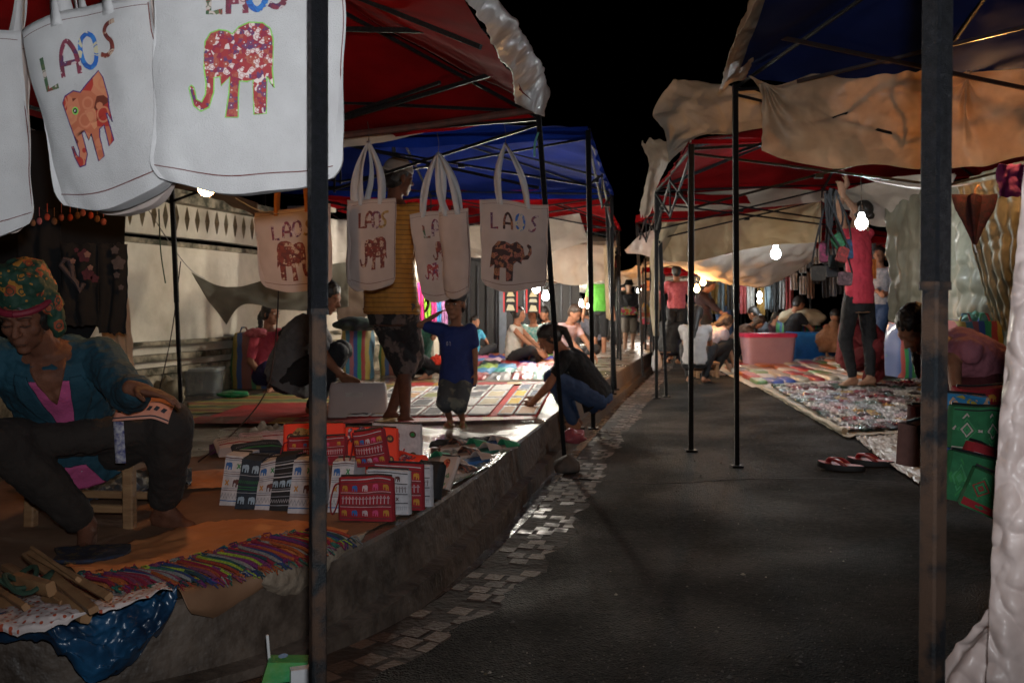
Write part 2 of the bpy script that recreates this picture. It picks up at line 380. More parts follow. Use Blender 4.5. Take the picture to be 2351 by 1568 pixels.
# pavement with its kerb face, gutter trench and row of pavers
def paving():
    m = mat('pavement_slabs', (.13, .095, .07), .5, (.06, .042, .032), 5, 0, detail=8)
    nt = m.node_tree; N = nt.nodes; L = nt.links; b = N['Principled BSDF']; mp = N[nt['mp']]
    br = N.new('ShaderNodeTexBrick'); br.inputs['Scale'].default_value = 1; br.inputs['Brick Width'].default_value = .22; br.inputs['Row Height'].default_value = .075; br.inputs['Mortar Size'].default_value = .006; br.inputs['Mortar Smooth'].default_value = .4
    L.new(mp.outputs[0], br.inputs['Vector'])
    n = N.new('ShaderNodeTexNoise'); n.inputs['Scale'].default_value = 26; n.inputs['Detail'].default_value = 6; L.new(mp.outputs[0], n.inputs['Vector'])
    a = N.new('ShaderNodeMath'); a.operation = 'MULTIPLY_ADD'; a.inputs[1].default_value = -.8; L.new(br.outputs['Fac'], a.inputs[0]); L.new(n.outputs['Fac'], a.inputs[2])
    bp = N.new('ShaderNodeBump'); bp.inputs['Strength'].default_value = .6; bp.inputs['Distance'].default_value = .006
    L.new(a.outputs[0], bp.inputs['Height']); L.new(bp.outputs[0], b.inputs['Normal'])
    n3 = N.new('ShaderNodeTexNoise'); n3.inputs['Scale'].default_value = 2.2; L.new(mp.outputs[0], n3.inputs['Vector'])
    rr = N.new('ShaderNodeMapRange'); rr.inputs['From Min'].default_value = .4; rr.inputs['From Max'].default_value = .6; rr.inputs['To Min'].default_value = .13; rr.inputs['To Max'].default_value = .5
    L.new(n3.outputs['Fac'], rr.inputs['Value']); L.new(rr.outputs[0], b.inputs['Roughness'])
    return m
PAVE = paving()
CONC = mat('kerb_concrete', (.13, .095, .072), .75, (.035, .024, .018), 9, 1.0, 22, detail=8, lo=.3, hi=.7, rough2=.45)
WETC = mat('gutter_concrete', (.09, .055, .042), .35, (.035, .022, .018), 5, .8, 14, detail=8, rough2=.12)
mb = MB()
A = LINES[-.0]; b0 = 0
XS2 = [0, .1, .3, .8, 1.5, 3, 6, 12]
for p in A:
    for dx in XS2:
        x = p.x-dx; y = p.y
        mb.v.append(V((x, y, pz(x, y))))
n = len(XS2)
for i in range(len(A)-1):
    for k in range(n-1): mb.f.append([i*n+k, (i+1)*n+k, (i+1)*n+k+1, i*n+k+1]); mb.m.append(0)
o = mb.build('pavement', PAVE, origin=(0, 0, 0)); T(o, kind='structure')
mb = MB()
strip(-.0, .15, .012, .138, mb); strip(.012, .138, .035, -.055, mb); strip(.035, -.055, .10, -.062, mb); strip(.10, -.062, .105, -.16, mb)
o = mb.build('kerb', CONC, origin=(0, 0, 0)); T(o, kind='structure')
mb = MB(); strip(.105, -.155, .27, -.16, mb); strip(.27, -.16, .30, -.004, mb)
o = mb.build('gutter_channel', WETC, origin=(0, 0, 0)); T(o, kind='structure')
# row of wet pavers between gutter and asphalt: individual bricks merged into the paving strip
mb = MB(); A, B = LINES[.30], LINES[.56]
cum = 0; last = None
brick_m = [mat('paver', (.035, .018, .013), .7, (.030, .016, .012), 16, .8, 60, spec=.3), mat('paver_pale', (.075, .045, .034), .7, (.06, .038, .028), 20, .8, 60, spec=.3), mat('wet_paver', (.06, .032, .025), .42, (.015, .009, .008), 9, .5, 30, rough2=.75, lo=.42, hi=.55, detail=8)]
DRYC = mat('dirty_concrete', (.020, .011, .008), .85, (.009, .006, .005), 14, .8, 40, detail=8, spec=.25)
mbb = MB()
strip(.30, -.0055, .56, -.0045, mbb, jit=.004)
pth = [(A[i], B[i]) for i in range(len(A))]
def along(step):
    acc = 0; out = []
    for i in range(len(pth)-1):
        a0, a1 = pth[i][0], pth[i+1][0]; L_ = (a1-a0).length; t = -acc
        while t+step <= L_+1e-9:
            t += step; k = t/L_
            if t >= 0: out.append((lerp(pth[i][0], pth[i+1][0], k), lerp(pth[i][1], pth[i+1][1], k)))
        acc = L_-t if t > 0 else acc+L_
        acc = acc if acc < step else 0
    return out
def ce_skip(a): return nz(a, 1.7, 4) < -.22 or random.random() < .08
pts = [q for q in along(.075) if q[0].y < 16]
for i in range(len(pts)-1):
    (a, b), (c, d) = pts[i], pts[i+1]
    if (c-a).length > .3: continue
    h = -.0028+rnd(-.0015, .0015); g_ = .06
    for w0, w1 in ((.04, .30), (.36, .64), (.70, .96)) if i % 2 else ((.0, .20), (.26, .52), (.58, .84)):
        if random.random() < (.45 if w0 < .3 else .2): continue
        q = [lerp(a, b, w0), lerp(a, b, w1), lerp(c, d, w1), lerp(c, d, w0)]
        ce = (q[0]+q[1]+q[2]+q[3])/4
        top = [ce+(x-ce)*rnd(.86, .95)+UP*(slope(x.y)+h-x.z) for x in q]; bot = [V((x.x, x.y, slope(x.y)-.02)) for x in q]
        mbb.add(top+bot, [(0, 1, 2, 3), (0, 4, 5, 1), (1, 5, 6, 2), (2, 6, 7, 3), (3, 7, 4, 0)], 3 if (ce.y > 4.0 and nz(ce, 2.3, 8) > -.1) else (1 if random.random() < .65 else 2))
o = mbb.build('paver_strip', [DRYC]+brick_m, origin=(0, 0, 0), smooth=False); T(o, kind='structure')
# tar seam across the road
seam = MB(); sp_ = [G(1330, 1098), G(1500, 1110), G(1700, 1100), G(1880, 1098), G(2060, 1108)]
seam.tube([p+UP*-.001+V((0, .02*nz(p, 6), 0)) for p in smoothp(sp_, 12)], .004, 6)
grit = MB(); random.seed(99)
for i in range(2600):
    Y = 2.5+9*random.random()**1.6; x = rnd(-.5, 3.2)*min(1, Y/5)+.2*Y*.3; s = rnd(.0015, .0055) if i % 23 else rnd(.006, .012)
    q = on(x, Y)
    xc = next((p.x for p in LINES[.56] if p.y > Y), 0)
    if x < xc+.02: continue
    a = rnd(0, 6); X = V((math.cos(a), math.sin(a), 0))*s; Z = V((-math.sin(a), math.cos(a), 0))*s*rnd(.5, 1)
    grit.add([q+X, q+Z, q-X, q-Z, q+UP*s*.7], [(0, 1, 4), (1, 2, 4), (2, 3, 4), (3, 0, 4)], 0 if i % 9 else (1 if i % 2 else 2))
T(grit.build('gravel', [mat('grit', (.06, .055, .05), .8), mat('grit_pale', (.2, .18, .15), .7), mat('leaf_bit', (.06, .045, .02), .8)], origin=(0, 0, 0), smooth=False), 'fine grit and leaf scraps scattered on the asphalt', None, kind='stuff')
T(seam.build('road_crack', mat('tar', (.012, .011, .011), .6), smooth=True), kind='structure')

# ---------------------------------------------------------------- boundary wall on the left
W0 = V((-3.45, 6.4, 0)); WD = V((.27, 1, 0)).normalized(); WN = V((WD.y, -WD.x, 0))
plaster = mat('stained_plaster', (.66, .60, .49), .85, (.40, .35, .26), 1.6, .5, 12, detail=10, lo=.3, hi=.6)
moss = mat('mossy_plaster', (.34, .29, .2), .9, (.05, .045, .025), 7, .8, 16, detail=10, lo=.4, hi=.62)
wall = thing('boundary_wall', (W0.x, W0.y, 0), 'stained white plaster boundary wall with pierced lattice panels on top', 'wall')
def wp(s, z, o=0): return W0+WD*s+WN*o+UP*(pz(0, (W0+WD*s).y)-.15+z)
def wbox(mb, s0, s1, z0, z1, o0, o1, mi=0):
    vs = [wp(s, z, o) for z in (z0, z1) for o in (o0, o1) for s in (s0, s1)]
    mb.add(vs, [(0, 2, 3, 1), (4, 5, 7, 6), (0, 1, 5, 4), (2, 6, 7, 3), (0, 4, 6, 2), (1, 3, 7, 5)], mi)
mb = MB(); wbox(mb, -4, 8.3, .1, 1.5, -.2, 0); mb.build('wall_body', plaster, wall, smooth=False)
mb = MB(); wbox(mb, -4, 8.3, .1, .42, 0, .06); wbox(mb, -4, 8.3, .42, .47, 0, .1); wbox(mb, -4, 8.3, .53, .58, 0, .07); wbox(mb, -4, 8.3, .66, .69, 0, .1); mb.build('base_moulding', moss, wall, smooth=False)
mb = MB(); wbox(mb, -4, 8.3, 1.5, 1.54, -.22, .05); wbox(mb, -4, 8.3, 1.88, 1.96, -.24, .07); wbox(mb, -4, 8.3, 1.96, 2.0, -.2, .03); mb.build('coping', moss, wall, smooth=False)
for k in range(-1, 3):
    mb = MB(); wbox(mb, k*3.9+.66, k*3.9+.90, .1, 2.02, -.25, .06); wbox(mb, k*3.9+.62, k*3.9+.94, 2.02, 2.07, -.28, .17); mb.build('pillar', plaster, wall, smooth=False)
def lattice(s0, s1):
    mb = MB(); n = max(2, round((s1-s0)/.16)); w = (s1-s0)/n; z0, z1 = 1.54, 1.88
    for i in range(n):
        a = s0+i*w; c = a+w/2; zc = (z0+z1)/2
        # four rounded corner pieces leave an open diamond; small drops above and below
        for sx in (-1, 1):
            for sz in (-1, 1):
                e = [(c+sx*w/2, zc+sz*.17), (c+sx*w*.0, zc+sz*.17), (c+sx*w*.0, zc+sz*.115), (c+sx*w*.12, zc+sz*.07), (c+sx*w*.25, zc), (c+sx*w/2, zc)]
                f = [wp(x, z, -.05) for x, z in e]; b = [wp(x, z, -.15) for x, z in e]
                k = len(e); mb.add(f+b, [tuple(range(k)), tuple(range(2*k-1, k-1, -1))]+[(q, (q+1) % k, k+(q+1) % k, k+q) for q in range(k)])
    mb.build('lattice_panel', plaster, wall, smooth=False, recalc=True)
for k in range(-1, 2): lattice(k*3.9+.90, (k+1)*3.9+.66)
# ---------------------------------------------------------------- canopy tents
def truss(parent, a, b, m, drop=.42, w=.017, nm='truss'):
    mb = MB(); a = V(a); b = V(b); c = (a+b)/2; lo = UP*-drop
    mb.bar(a-UP*.03, b-UP*.03, w*1.1)
    mb.bar(a-UP*.06, c+lo*.9, w); mb.bar(a+lo, c-UP*.08, w); mb.bar(c-UP*.08, b+lo, w); mb.bar(c+lo*.9, b-UP*.06, w)
    for q in (.25, .75):
        p = lerp(a, b, q)+lo*.5-UP*.05; mb.box(p, (.05, .05, .03))
    mb.bar(c-UP*.05, c+lo*.95, w*.8)
    return mb.build(nm, m, parent)
def tent(label, tops, bases, peak, cloth, metal, group='canopy tents along the market street', valance=.1, w=.04, sides=(0, 1, 2, 3), split=None, low=None, seed=0, legs=(0, 1, 2, 3), val_sides=(0, 1, 2, 3)):
    tops = [V(t) for t in tops]; bases = [V(t) for t in bases]
    base = sum(bases, V((0, 0, 0)))/4
    t = thing('canopy_tent', base, label, 'tent', group)
    ce = sum(tops, V((0, 0, 0)))/4; pk = V((ce.x, ce.y, peak))
    mb = MB()
    for i in range(4):
        a, b = tops[i]+UP*.03, tops[(i+1) % 4]+UP*.03
        def fn(u, v, a=a, b=b, i=i):
            e = lerp(a, b, u); p = lerp(e, pk, v*.985)
            s = -.07*math.sin(PI*v)*(1-.3*math.cos(2*PI*u))-.05*math.sin(PI*u)*(1-v)
            return p+UP*(s+.02*nz(p, 3, seed)+.035*(abs(nz((u*6+i, v*1.5, seed), 1))-.2)*(1-v*.6))
        mb.grid(fn, 40, 22)
        if valance and i in val_sides:
            out = (lerp(a, b, .5)-ce); out.z = 0; out = out.normalized()
            def fv(u, v, a=a, b=b, out=out):
                e = lerp(a, b, u)-UP*.05*math.sin(PI*u)
                return e+out*(.012+.02*v*math.sin(u*40+seed)+.015*v)-UP*(v*valance*(1+.12*nz(e, 4, seed+2)))
            mb.grid(fv, 40, 4)
    mb.build('canopy', cloth, t, sharp=0)
    for i in legs:
        a, b = bases[i], tops[i]
        if split and split.get(i):
            k = split[i]; m_ = lerp(a, b, k)
            lg = MB().bar(m_, b, w*1.12, rot=.5).build('leg', metal, t)
            MB().bar(a, lerp(a, b, k+.02), w*.96, rot=.5).build('lower_tube', low or metal, lg)
            MB().bar(lerp(a, b, k-.002), lerp(a, b, k+.004), w*1.2, rot=.5).build('collar', low or metal, lg)
        else:
            lg = MB().bar(lerp(a, b, .42), b, w).build('leg', metal, t)
            mb = MB().bar(a, lerp(a, b, .43), w*.84); mb.box(a+UP*.006, (w*2, w*2, .012)); mb.build('lower_tube', metal, lg)
    for i in sides: truss(t, tops[i], tops[(i+1) % 4], metal)
    mb = MB(); hub = pk-UP*.12
    for i in range(4): mb.bar(lerp(tops[i], tops[(i+1) % 4], .5)-UP*.1, hub, .02); mb.bar(tops[i]-UP*.02, hub, .018)
    mb.bar(pk-UP*.02, pk-UP*.5, .035); mb.build('roof_struts', metal, t)
    return t

# red tent over the left pavement
A_nl = V((-.391, 1.93, 2.1)); A_nl_b = V((-.391, 1.93, 0))
A_f = P(1236, 262, 5.45); A_fb = G(1297, 1065)
A_bf = V((-2.41, 6.75, 2.1)); A_bfb = V((P(417, 900, 6.75).x, 6.75, .16)); A_bn = V((-3.1, 3.1, 2.1)); A_bnb = V((-3.1, 3.1, .15))
tA = tent('red canopy tent over the left pavement, behind the hanging tote bags', [A_nl, A_f, A_bf, A_bn], [A_nl_b, A_fb, A_bfb, A_bnb], 2.78, red_cloth, black_paint,
          split={0: .47}, low=rust_paint, w=.031, val_sides=(1, 2), valance=.05, sides=(1, 2, 3))
mb = MB(); mb.bar(P(700, 66, 4.4), P(1122, 74, 4.0), .022); mb.bar(P(700, 300, 5.5), P(1200, 150, 4.75), .022); mb.bar(P(760, 235, 5.6), P(1190, 255, 5.4), .018); mb.bar(P(690, 300, 5.6), P(1010, 190, 4.9), .018); mb.build('roof_bars', black_paint, tA)
bar_a, bar_b = P(1240, 250, 5.35), P(740, 317, 5.6)
MB().tube([bar_a, lerp(bar_a, bar_b, .5)-UP*.01, bar_b, bar_b+(bar_b-bar_a)*.6], .021, 8).build('hanging_rail', rust_bar, tA)
# blue tent behind it
def under(u, v, Y, ru=None): return P(u, v, Y)
bB = G(1362, 985)
tB = tent('blue canopy tent behind the four hanging tote bags', [P(1350, 300, bB.y), P(1404, 440, 10.7), (-3.0, 11.6, 2.35), (-3.35, 8.1, 2.35)],
          [bB, G(1406, 905), on(-3.0, 11.6, pz), on(-3.35, 8.1, pz)], 2.86, blue_cloth, black_paint, seed=3)
tC = tent('second red canopy tent on the left, beyond the blue one', [P(1392, 455, 10.9), P(1420, 520, 14.6), (-1.8, 15.4, 2.2), (-2.5, 11.9, 2.3)],
          [G(1413, 895), at(1425, 14.6), on(-1.8, 15.4, pz), on(-2.5, 11.9, pz)], 2.75, red_cloth, black_paint, seed=5)
# right side
r1 = V((.700, 1.56, 2.35)); r1b = V((.680, 1.56, 0))
r2 = P(1688, 195, 5.9); r2b = G(1692, 1072)
tR1 = tent('dark blue canopy tent nearest on the right side', [r2, r1, (3.7, 1.9, 2.35), P(2560, 150, 5.4)], [r2b, r1b, on(3.7, 1.9), on(3.6, 5.4)], 2.95, navy_cloth, black_paint, w=.033,
           split={1: .44}, low=rust_paint, seed=8, val_sides=(1, 2), valance=.05, sides=(1, 2, 3))
q1 = G(1586, 1036); q2 = G(1507, 915)
tR2 = tent('red canopy tent on the right, over the hanging white bulb', [P(1507, 432, q2.y), P(1587, 332, q1.y), (4.6, 6.5, 2.25), (5.0, 10.3, 2.3)], [q2, q1, on(4.6, 6.5), on(5.0, 10.3)], 2.80, red_cloth, black_paint, seed=9, w=.038, valance=.03)
s1 = G(1530, 911); s2 = G(1476, 865)
tR3 = tent('third canopy tent on the right, dull red beyond the cream sheet', [P(1462, 500, s2.y), P(1512, 455, s1.y), (5.4, 10.9, 2.3), (5.9, 14.5, 2.3)], [s2, s1, on(5.4, 10.9), on(5.9, 14.5)], 2.75, red_cloth, black_paint, seed=11, w=.038)
# far tents narrowing down the street
for k, (Y, uL, uR) in enumerate(((15.2, 1418, 1500), (19.2, 1410, 1482), (24, 1405, 1476), (30, 1404, 1470), (37, 1404, 1464))):
    z = slope(Y)
    cl = [white_sheet, red_cloth, white_sheet, blue_cloth, white_sheet][k]; cr = [red_cloth, white_sheet, red_cloth, white_sheet, red_cloth][k]
    D = Y*.19
    xl, xl2 = (uL-CX)/F*Y, (uL+2-CX)/F*(Y+D); xr, xr2 = (uR-CX)/F*Y, (uR-6-CX)/F*(Y+D)
    H_ = 1.98
    nmL = ['pale', 'red', 'cream', 'blue', 'white'][k]; nmR = ['red', 'pale', 'dark red', 'cream', 'far red'][k]
    tent(f'small far {nmL} canopy tent, {ORD[k]} along the left row beyond the string of bulbs', [(xl, Y, z+H_), (xl2, Y+D, z+H_), (xl2-4, Y+D, z+H_+.1), (xl-4, Y, z+H_+.1)],
         [(xl, Y, z), (xl2, Y+D, z), (xl2-4, Y+D, z+.1), (xl-4, Y, z+.1)], z+2.7, cl, black_paint, sides=(3,), seed=20+k)
    tent(f'small far {nmR} canopy tent, {ORD[k]} along the right row past the walking woman', [(xr2, Y+D, z+H_), (xr, Y, z+H_), (xr+4, Y, z+H_+.1), (xr2+4, Y+D, z+H_+.1)],
         [(xr2, Y+D, z), (xr, Y, z), (xr+4, Y, z), (xr2+4, Y+D, z)], z+2.7, cr, black_paint, sides=(1,), seed=30+k)

# ---------------------------------------------------------------- sheets hung from the tents
def S(name, label, rows, m, Y=None, cat='sheet', **k):
    ctrl = [[P(*(q if len(q) == 3 else (*q, Y))) for q in r] for r in rows]
    return sheet(name, label, cat, ctrl, m, **k)
S('plastic_sheet', 'crumpled clear plastic sheet draped over the right edge of the red canopy', [[(1060, -60, 3.05), (1120, 10, 3.5), (1165, 80, 4.1), (1195, 140, 4.6), (1222, 180, 5.1), (1262, 205, 5.6)],
   [(1095, -60, 3.0), (1150, 10, 3.45), (1200, 75, 4.0), (1225, 125, 4.5), (1248, 165, 5.0), (1266, 215, 5.5)],
   [(1070, 0, 3.0), (1108, 55, 3.45), (1145, 130, 4.0), (1178, 180, 4.5), (1186, 238, 5.0), (1250, 268, 5.40)]], plastic, amp=.020, fs=3.2, edge=.018, seed=2, res=(120, 36))
S('plastic_sheet', 'clear plastic strip hanging over the left edge of the dark blue canopy', [[(1790, -40, 4.0), (1762, 30, 4.5), (1735, 110, 5.2), (1712, 185, 5.85)],
   [(1745, -40, 3.95), (1710, 40, 4.45), (1690, 120, 5.15), (1680, 190, 5.8)],
   [(1748, -10, 3.95), (1695, 80, 4.45), (1668, 150, 5.1), (1652, 215, 5.75)]], plastic_warm, amp=.02, fs=6, edge=.06, seed=4, res=(50, 24))
S('plastic_sheet', 'large tan plastic sheet hung across the back of the dark blue tent', [[(1722, 175, 5.75), (1790, 195, 5.70), (1900, 158, 5.70), (2060, 128, 5.60), (2200, 168, 5.40), (2245, 160, 5.35), (2360, 160, 5.20), (2480, 150, 5.10)],
   [(1748, 215, 5.70), (1800, 250, 5.65), (1900, 225, 5.75), (2060, 210, 5.55), (2190, 225, 5.50), (2240, 225, 5.30), (2360, 215, 5.30), (2480, 220, 5.10)],
   [(1750, 290, 5.72), (1830, 315, 5.60), (1920, 310, 5.70), (2060, 310, 5.65), (2190, 300, 5.40), (2240, 300, 5.40), (2360, 290, 5.15), (2480, 290, 5.10)],
   [(1748, 345, 5.70), (1820, 372, 5.70), (1920, 385, 5.65), (2020, 380, 5.60), (2180, 388, 5.45), (2260, 378, 5.35), (2360, 360, 5.20), (2480, 350, 5.10)]], plastic_warm, amp=.036, fs=2.2, edge=.03, seed=6, res=(180, 90), fine=.3, ties=((.08, .02, 1.0), (.64, .05, 1.2), (.45, -.05, .6)))
S('plastic_sheet', 'pinkish plastic flap over the front corner of the right red tent', [[(1545, 185, 6.9), (1600, 190, 7.0), (1680, 200, 6.9), (1760, 215, 6.9)], [(1500, 255, 6.7), (1570, 240, 6.75), (1650, 245, 6.8), (1760, 265, 6.85)],
   [(1528, 300, 6.55), (1575, 300, 6.6), (1650, 290, 6.7), (1770, 300, 6.8)], [(1535, 375, 6.45), (1575, 335, 6.5), (1630, 308, 6.6), (1770, 318, 6.75)]], white_sheet, amp=.024, fs=3.2, edge=.03, seed=7, res=(80, 60), ties=((1, 0, .8), (0, .9, .7)))
S('plastic_sheet', 'knotted plastic bundle hanging on the pole beside the flap of the right red tent', [[(1475, 330, 7.2), (1495, 322, 7.25), (1530, 325, 7.3), (1560, 318, 7.3)], [(1490, 380, 7.1), (1500, 370, 7.1), (1520, 365, 7.1), (1540, 360, 7.2)],
   [(1480, 430, 7.2), (1490, 425, 7.1), (1500, 425, 7.1), (1508, 430, 7.2)], [(1468, 485, 7.2), (1478, 498, 7.1), (1490, 495, 7.1), (1500, 470, 7.2)]], white_sheet, amp=.04, fs=7, edge=.08, seed=9, res=(30, 40))
S('curtain_sheet', 'white strip of sheet under the back edge of the right red tent', [[(1500, 452), (1640, 440), (1780, 432), (1900, 440)], [(1500, 485), (1640, 484), (1780, 474), (1900, 462)]], white_sheet, Y=10.1, amp=.03, fs=2, seed=10, res=(50, 12))
S('curtain_sheet', 'wide cream sheet sagging across the middle of the right stalls', [[(1510, 510, 10.5), (1600, 503, 10.5), (1720, 488, 10.6), (1885, 460, 10.7)], [(1508, 560, 10.4), (1600, 555, 10.5), (1720, 535, 10.6), (1885, 510, 10.7)],
   [(1512, 598, 10.4), (1600, 600, 10.4), (1720, 570, 10.5), (1885, 555, 10.6)]], cream_sheet, amp=.07, fs=1.5, seed=12, res=(110, 50), ties=((.0, .0, .8), (1.0, .0, .9)))
S('curtain_sheet', 'rumpled sheet lit orange from below by two small bulbs', [[(1500, 598, 11.6), (1600, 592, 11.6), (1720, 570, 11.8), (1880, 540, 11.8)], [(1560, 615, 12.2), (1640, 628, 12.2), (1740, 610, 12.2), (1870, 580, 12.2)],
   [(1600, 630, 12.9), (1680, 655, 12.8), (1780, 650, 12.7), (1880, 590, 12.5)]], white_sheet, amp=.06, fs=1.6, seed=13, res=(80, 30))
S('curtain_sheet', 'grey white sheet slung behind the bright white bulb', [[(1885, 455, 9.6), (1960, 430, 9.4), (2060, 405, 9.0), (2190, 400, 8.4)], [(1930, 470, 9.6), (1990, 480, 9.6), (2080, 470, 9.2), (2190, 450, 8.4)],
   [(1960, 490, 9.7), (2010, 520, 9.6), (2090, 515, 9.2), (2190, 505, 8.4)]], white_sheet, amp=.06, fs=1.5, seed=14, res=(80, 50), ties=((.0, .0, 1.0), (.95, .0, .6)))
S('curtain_sheet', 'twisted yellowish cloth tied around the pole left of the orange bulbs', [[(1510, 520, 9.9), (1535, 510, 9.8), (1560, 512, 9.9)], [(1492, 590, 10), (1502, 592, 9.9), (1520, 590, 10)], [(1496, 640, 10), (1504, 640, 9.9), (1514, 640, 10)],
   [(1492, 700, 10), (1502, 705, 9.9), (1514, 702, 10)], [(1500, 770, 10), (1508, 775, 9.9), (1512, 770, 10)]], cream_sheet, amp=.04, fs=7, seed=15, res=(16, 50))
S('plastic_sheet', 'plastic flap sticking out over the walking woman from the right row', [[(1432, 575, 12.5), (1470, 540, 12.5), (1510, 525, 12.4)], [(1440, 582, 12.6), (1475, 585, 12.5), (1510, 600, 12.3)]], plastic, amp=.05, fs=4, seed=16, res=(30, 16))
# plastic walls at the back right
S('plastic_wall', 'greenish translucent plastic wall behind the two woven sacks', [[(2035, 480, 9.5), (2110, 440, 8.9), (2200, 420, 7.9), (2300, 380, 7.0), (2420, 360, 6.5)], [(2040, 620, 9.5), (2110, 620, 8.8), (2200, 600, 7.5), (2300, 600, 6.9), (2420, 600, 6.5)],
   [(2045, 770, 9.5), (2110, 790, 8.9), (2200, 790, 7.4), (2300, 790, 7.0), (2420, 800, 6.5)], [(2060, 865, 9.5), (2120, 870, 8.9), (2200, 900, 7.5), (2300, 930, 7.0), (2420, 960, 6.5)]], plastic_grey, amp=.06, fs=2.0, seed=18, res=(150, 110), cat='plastic sheet', pleat=(24, .28), fine=.35)
S('plastic_wall', 'second plastic drape hanging in long folds beside the folded umbrella', [[(2195, 430, 6.9), (2290, 410, 6.7), (2420, 380, 6.3)], [(2235, 560, 6.9), (2300, 560, 6.6), (2420, 560, 6.3)], [(2290, 760, 6.8), (2330, 760, 6.6), (2430, 760, 6.3)]], plastic_grey, amp=.05, fs=2.4, seed=19, res=(110, 110), cat='plastic sheet', pleat=(17, .4), fine=.35)
curtain_pink = mat('pink_curtain', (.78, .66, .62), .45, (.55, .45, .42), 5, .2, 22, trans=.3, coat=.1, detail=8, crease=1.0, cs=13, stretch=(1, 1, .5))
S('pink_plastic_wall', 'milky plastic curtain hanging at the right edge close to the near pole', [[(2352, 360, 1.75), (2400, 350, 1.75), (2500, 340, 1.7), (2640, 330, 1.6)], [(2332, 600, 1.75), (2400, 600, 1.72), (2500, 600, 1.7), (2640, 600, 1.6)],
   [(2310, 800, 1.75), (2380, 800, 1.7), (2500, 800, 1.7), (2640, 800, 1.6)], [(2292, 1000, 1.74), (2370, 1000, 1.7), (2500, 1000, 1.66), (2640, 1000, 1.6)], [(2280, 1200, 1.74), (2370, 1200, 1.68), (2500, 1200, 1.66), (2640, 1200, 1.6)],
   [(2270, 1420, 1.72), (2380, 1420, 1.68), (2500, 1420, 1.64), (2640, 1420, 1.6)], [(2262, 1700, 1.7), (2370, 1700, 1.66), (2500, 1700, 1.62), (2640, 1700, 1.6)]], curtain_pink, amp=.018, fs=5, seed=21, res=(120, 260), cat='plastic sheet', pleat=(5, .6), fine=.9)
S('plastic_hem', 'bunched plastic hem lying on the road at the bottom right', [[(2282, 1400, 1.74), (2330, 1420, 1.78), (2420, 1400, 1.75)], [(2215, 1470, 1.8), (2300, 1490, 1.85), (2420, 1500, 1.8)], [(2165, 1530, 1.85), (2260, 1560, 1.85), (2420, 1560, 1.8)], [(2155, 1640, 1.85), (2260, 1660, 1.85), (2420, 1660, 1.8)]],
  curtain_pink, amp=.04, fs=5, seed=23, res=(90, 90), pleat=(5, .5), cat='plastic sheet')
# left sheets
S('ground_net', 'grey translucent net sheet sagging in front of the stained wall', [[(440, 625, 7.6), (520, 660, 7.7), (620, 640, 7.8), (740, 610, 8.0), (800, 600, 8.2)], [(470, 680, 7.6), (540, 675, 7.7), (640, 690, 7.8), (740, 670, 8.0), (800, 660, 8.1)],
   [(520, 745, 7.7), (560, 700, 7.6), (650, 712, 7.7), (740, 712, 7.9), (800, 705, 8.0)]], mat('grey_net', (.25, .23, .17), .8, (.2, .18, .13), 3, .2, 30, trans=.3, alpha=.82), amp=.05, fs=2.5, seed=25, res=(60, 30), cat='net')
S('curtain_sheet', 'brown tarp ceiling above the lattice of the boundary wall', [[(380, 405, 7.2), (480, 425, 7.2), (590, 470, 7.2)], [(400, 425, 8.2), (500, 455, 8.2), (600, 505, 8.4)]], mat('brown_tarp', (.22, .12, .07), .8, (.16, .08, .05), 3, trans=.3), amp=.04, fs=2, seed=26, res=(30, 12))
S('curtain_sheet', 'pale sheet wall hanging behind the man in the yellow shirt', [[(742, 500, 9.0), (800, 505, 9.2), (900, 500, 9.4), (960, 505, 9.6)], [(742, 600, 9.0), (800, 610, 9.1), (900, 600, 9.4), (960, 600, 9.6)], [(742, 720, 9.0), (800, 715, 9.2), (900, 715, 9.4), (960, 715, 9.6)]], white_sheet, amp=.06, fs=1.8, seed=27, res=(40, 30), pleat=(7, .5))
S('curtain_sheet', 'brown cloth drape with striped hem left of the standing man', [[(770, 640, 8.4), (810, 625, 8.5), (870, 620, 8.6)], [(772, 690, 8.4), (810, 690, 8.5), (870, 680, 8.6)], [(775, 735, 8.4), (810, 738, 8.5), (870, 715, 8.6)]], mat('brown_drape', (.16, .10, .06), .85, (.10, .06, .04), 3), amp=.04, fs=2.5, seed=28, res=(30, 20))
S('curtain_sheet', 'bright white sheet between the two rightmost hanging tote bags', [[(1045, 520, 11.4), (1120, 515, 11.3), (1250, 500, 11.0), (1330, 490, 10.9)], [(1045, 560, 11.4), (1120, 572, 11.3), (1250, 556, 11.2), (1340, 520, 10.9)], [(1045, 580, 11.5), (1110, 592, 11.4), (1250, 580, 11.2), (1350, 556, 11)]], white_sheet, amp=.05, fs=2, seed=29, res=(50, 20))
S('curtain_sheet', 'beige sheet across the back of the left row under the red canopy', [[(1250, 556, 13.4), (1320, 560, 13.4), (1402, 565, 13.4)], [(1250, 600, 13.3), (1320, 605, 13.3), (1405, 608, 13.4)], [(1250, 640, 13.3), (1320, 655, 13.3), (1400, 640, 13.4)]], white_sheet, amp=.06, fs=1.8, seed=30, res=(40, 30))
S('curtain_sheet', 'narrow beige sheet hanging beside the far left poles', [[(1385, 560, 13.2), (1398, 562, 13.2), (1412, 566, 13.2)], [(1388, 640, 13.2), (1398, 642, 13.2), (1410, 645, 13.2)], [(1392, 730, 13.2), (1400, 735, 13.2), (1408, 730, 13.2)]], cream_sheet, amp=.05, fs=3, seed=31, res=(16, 30))
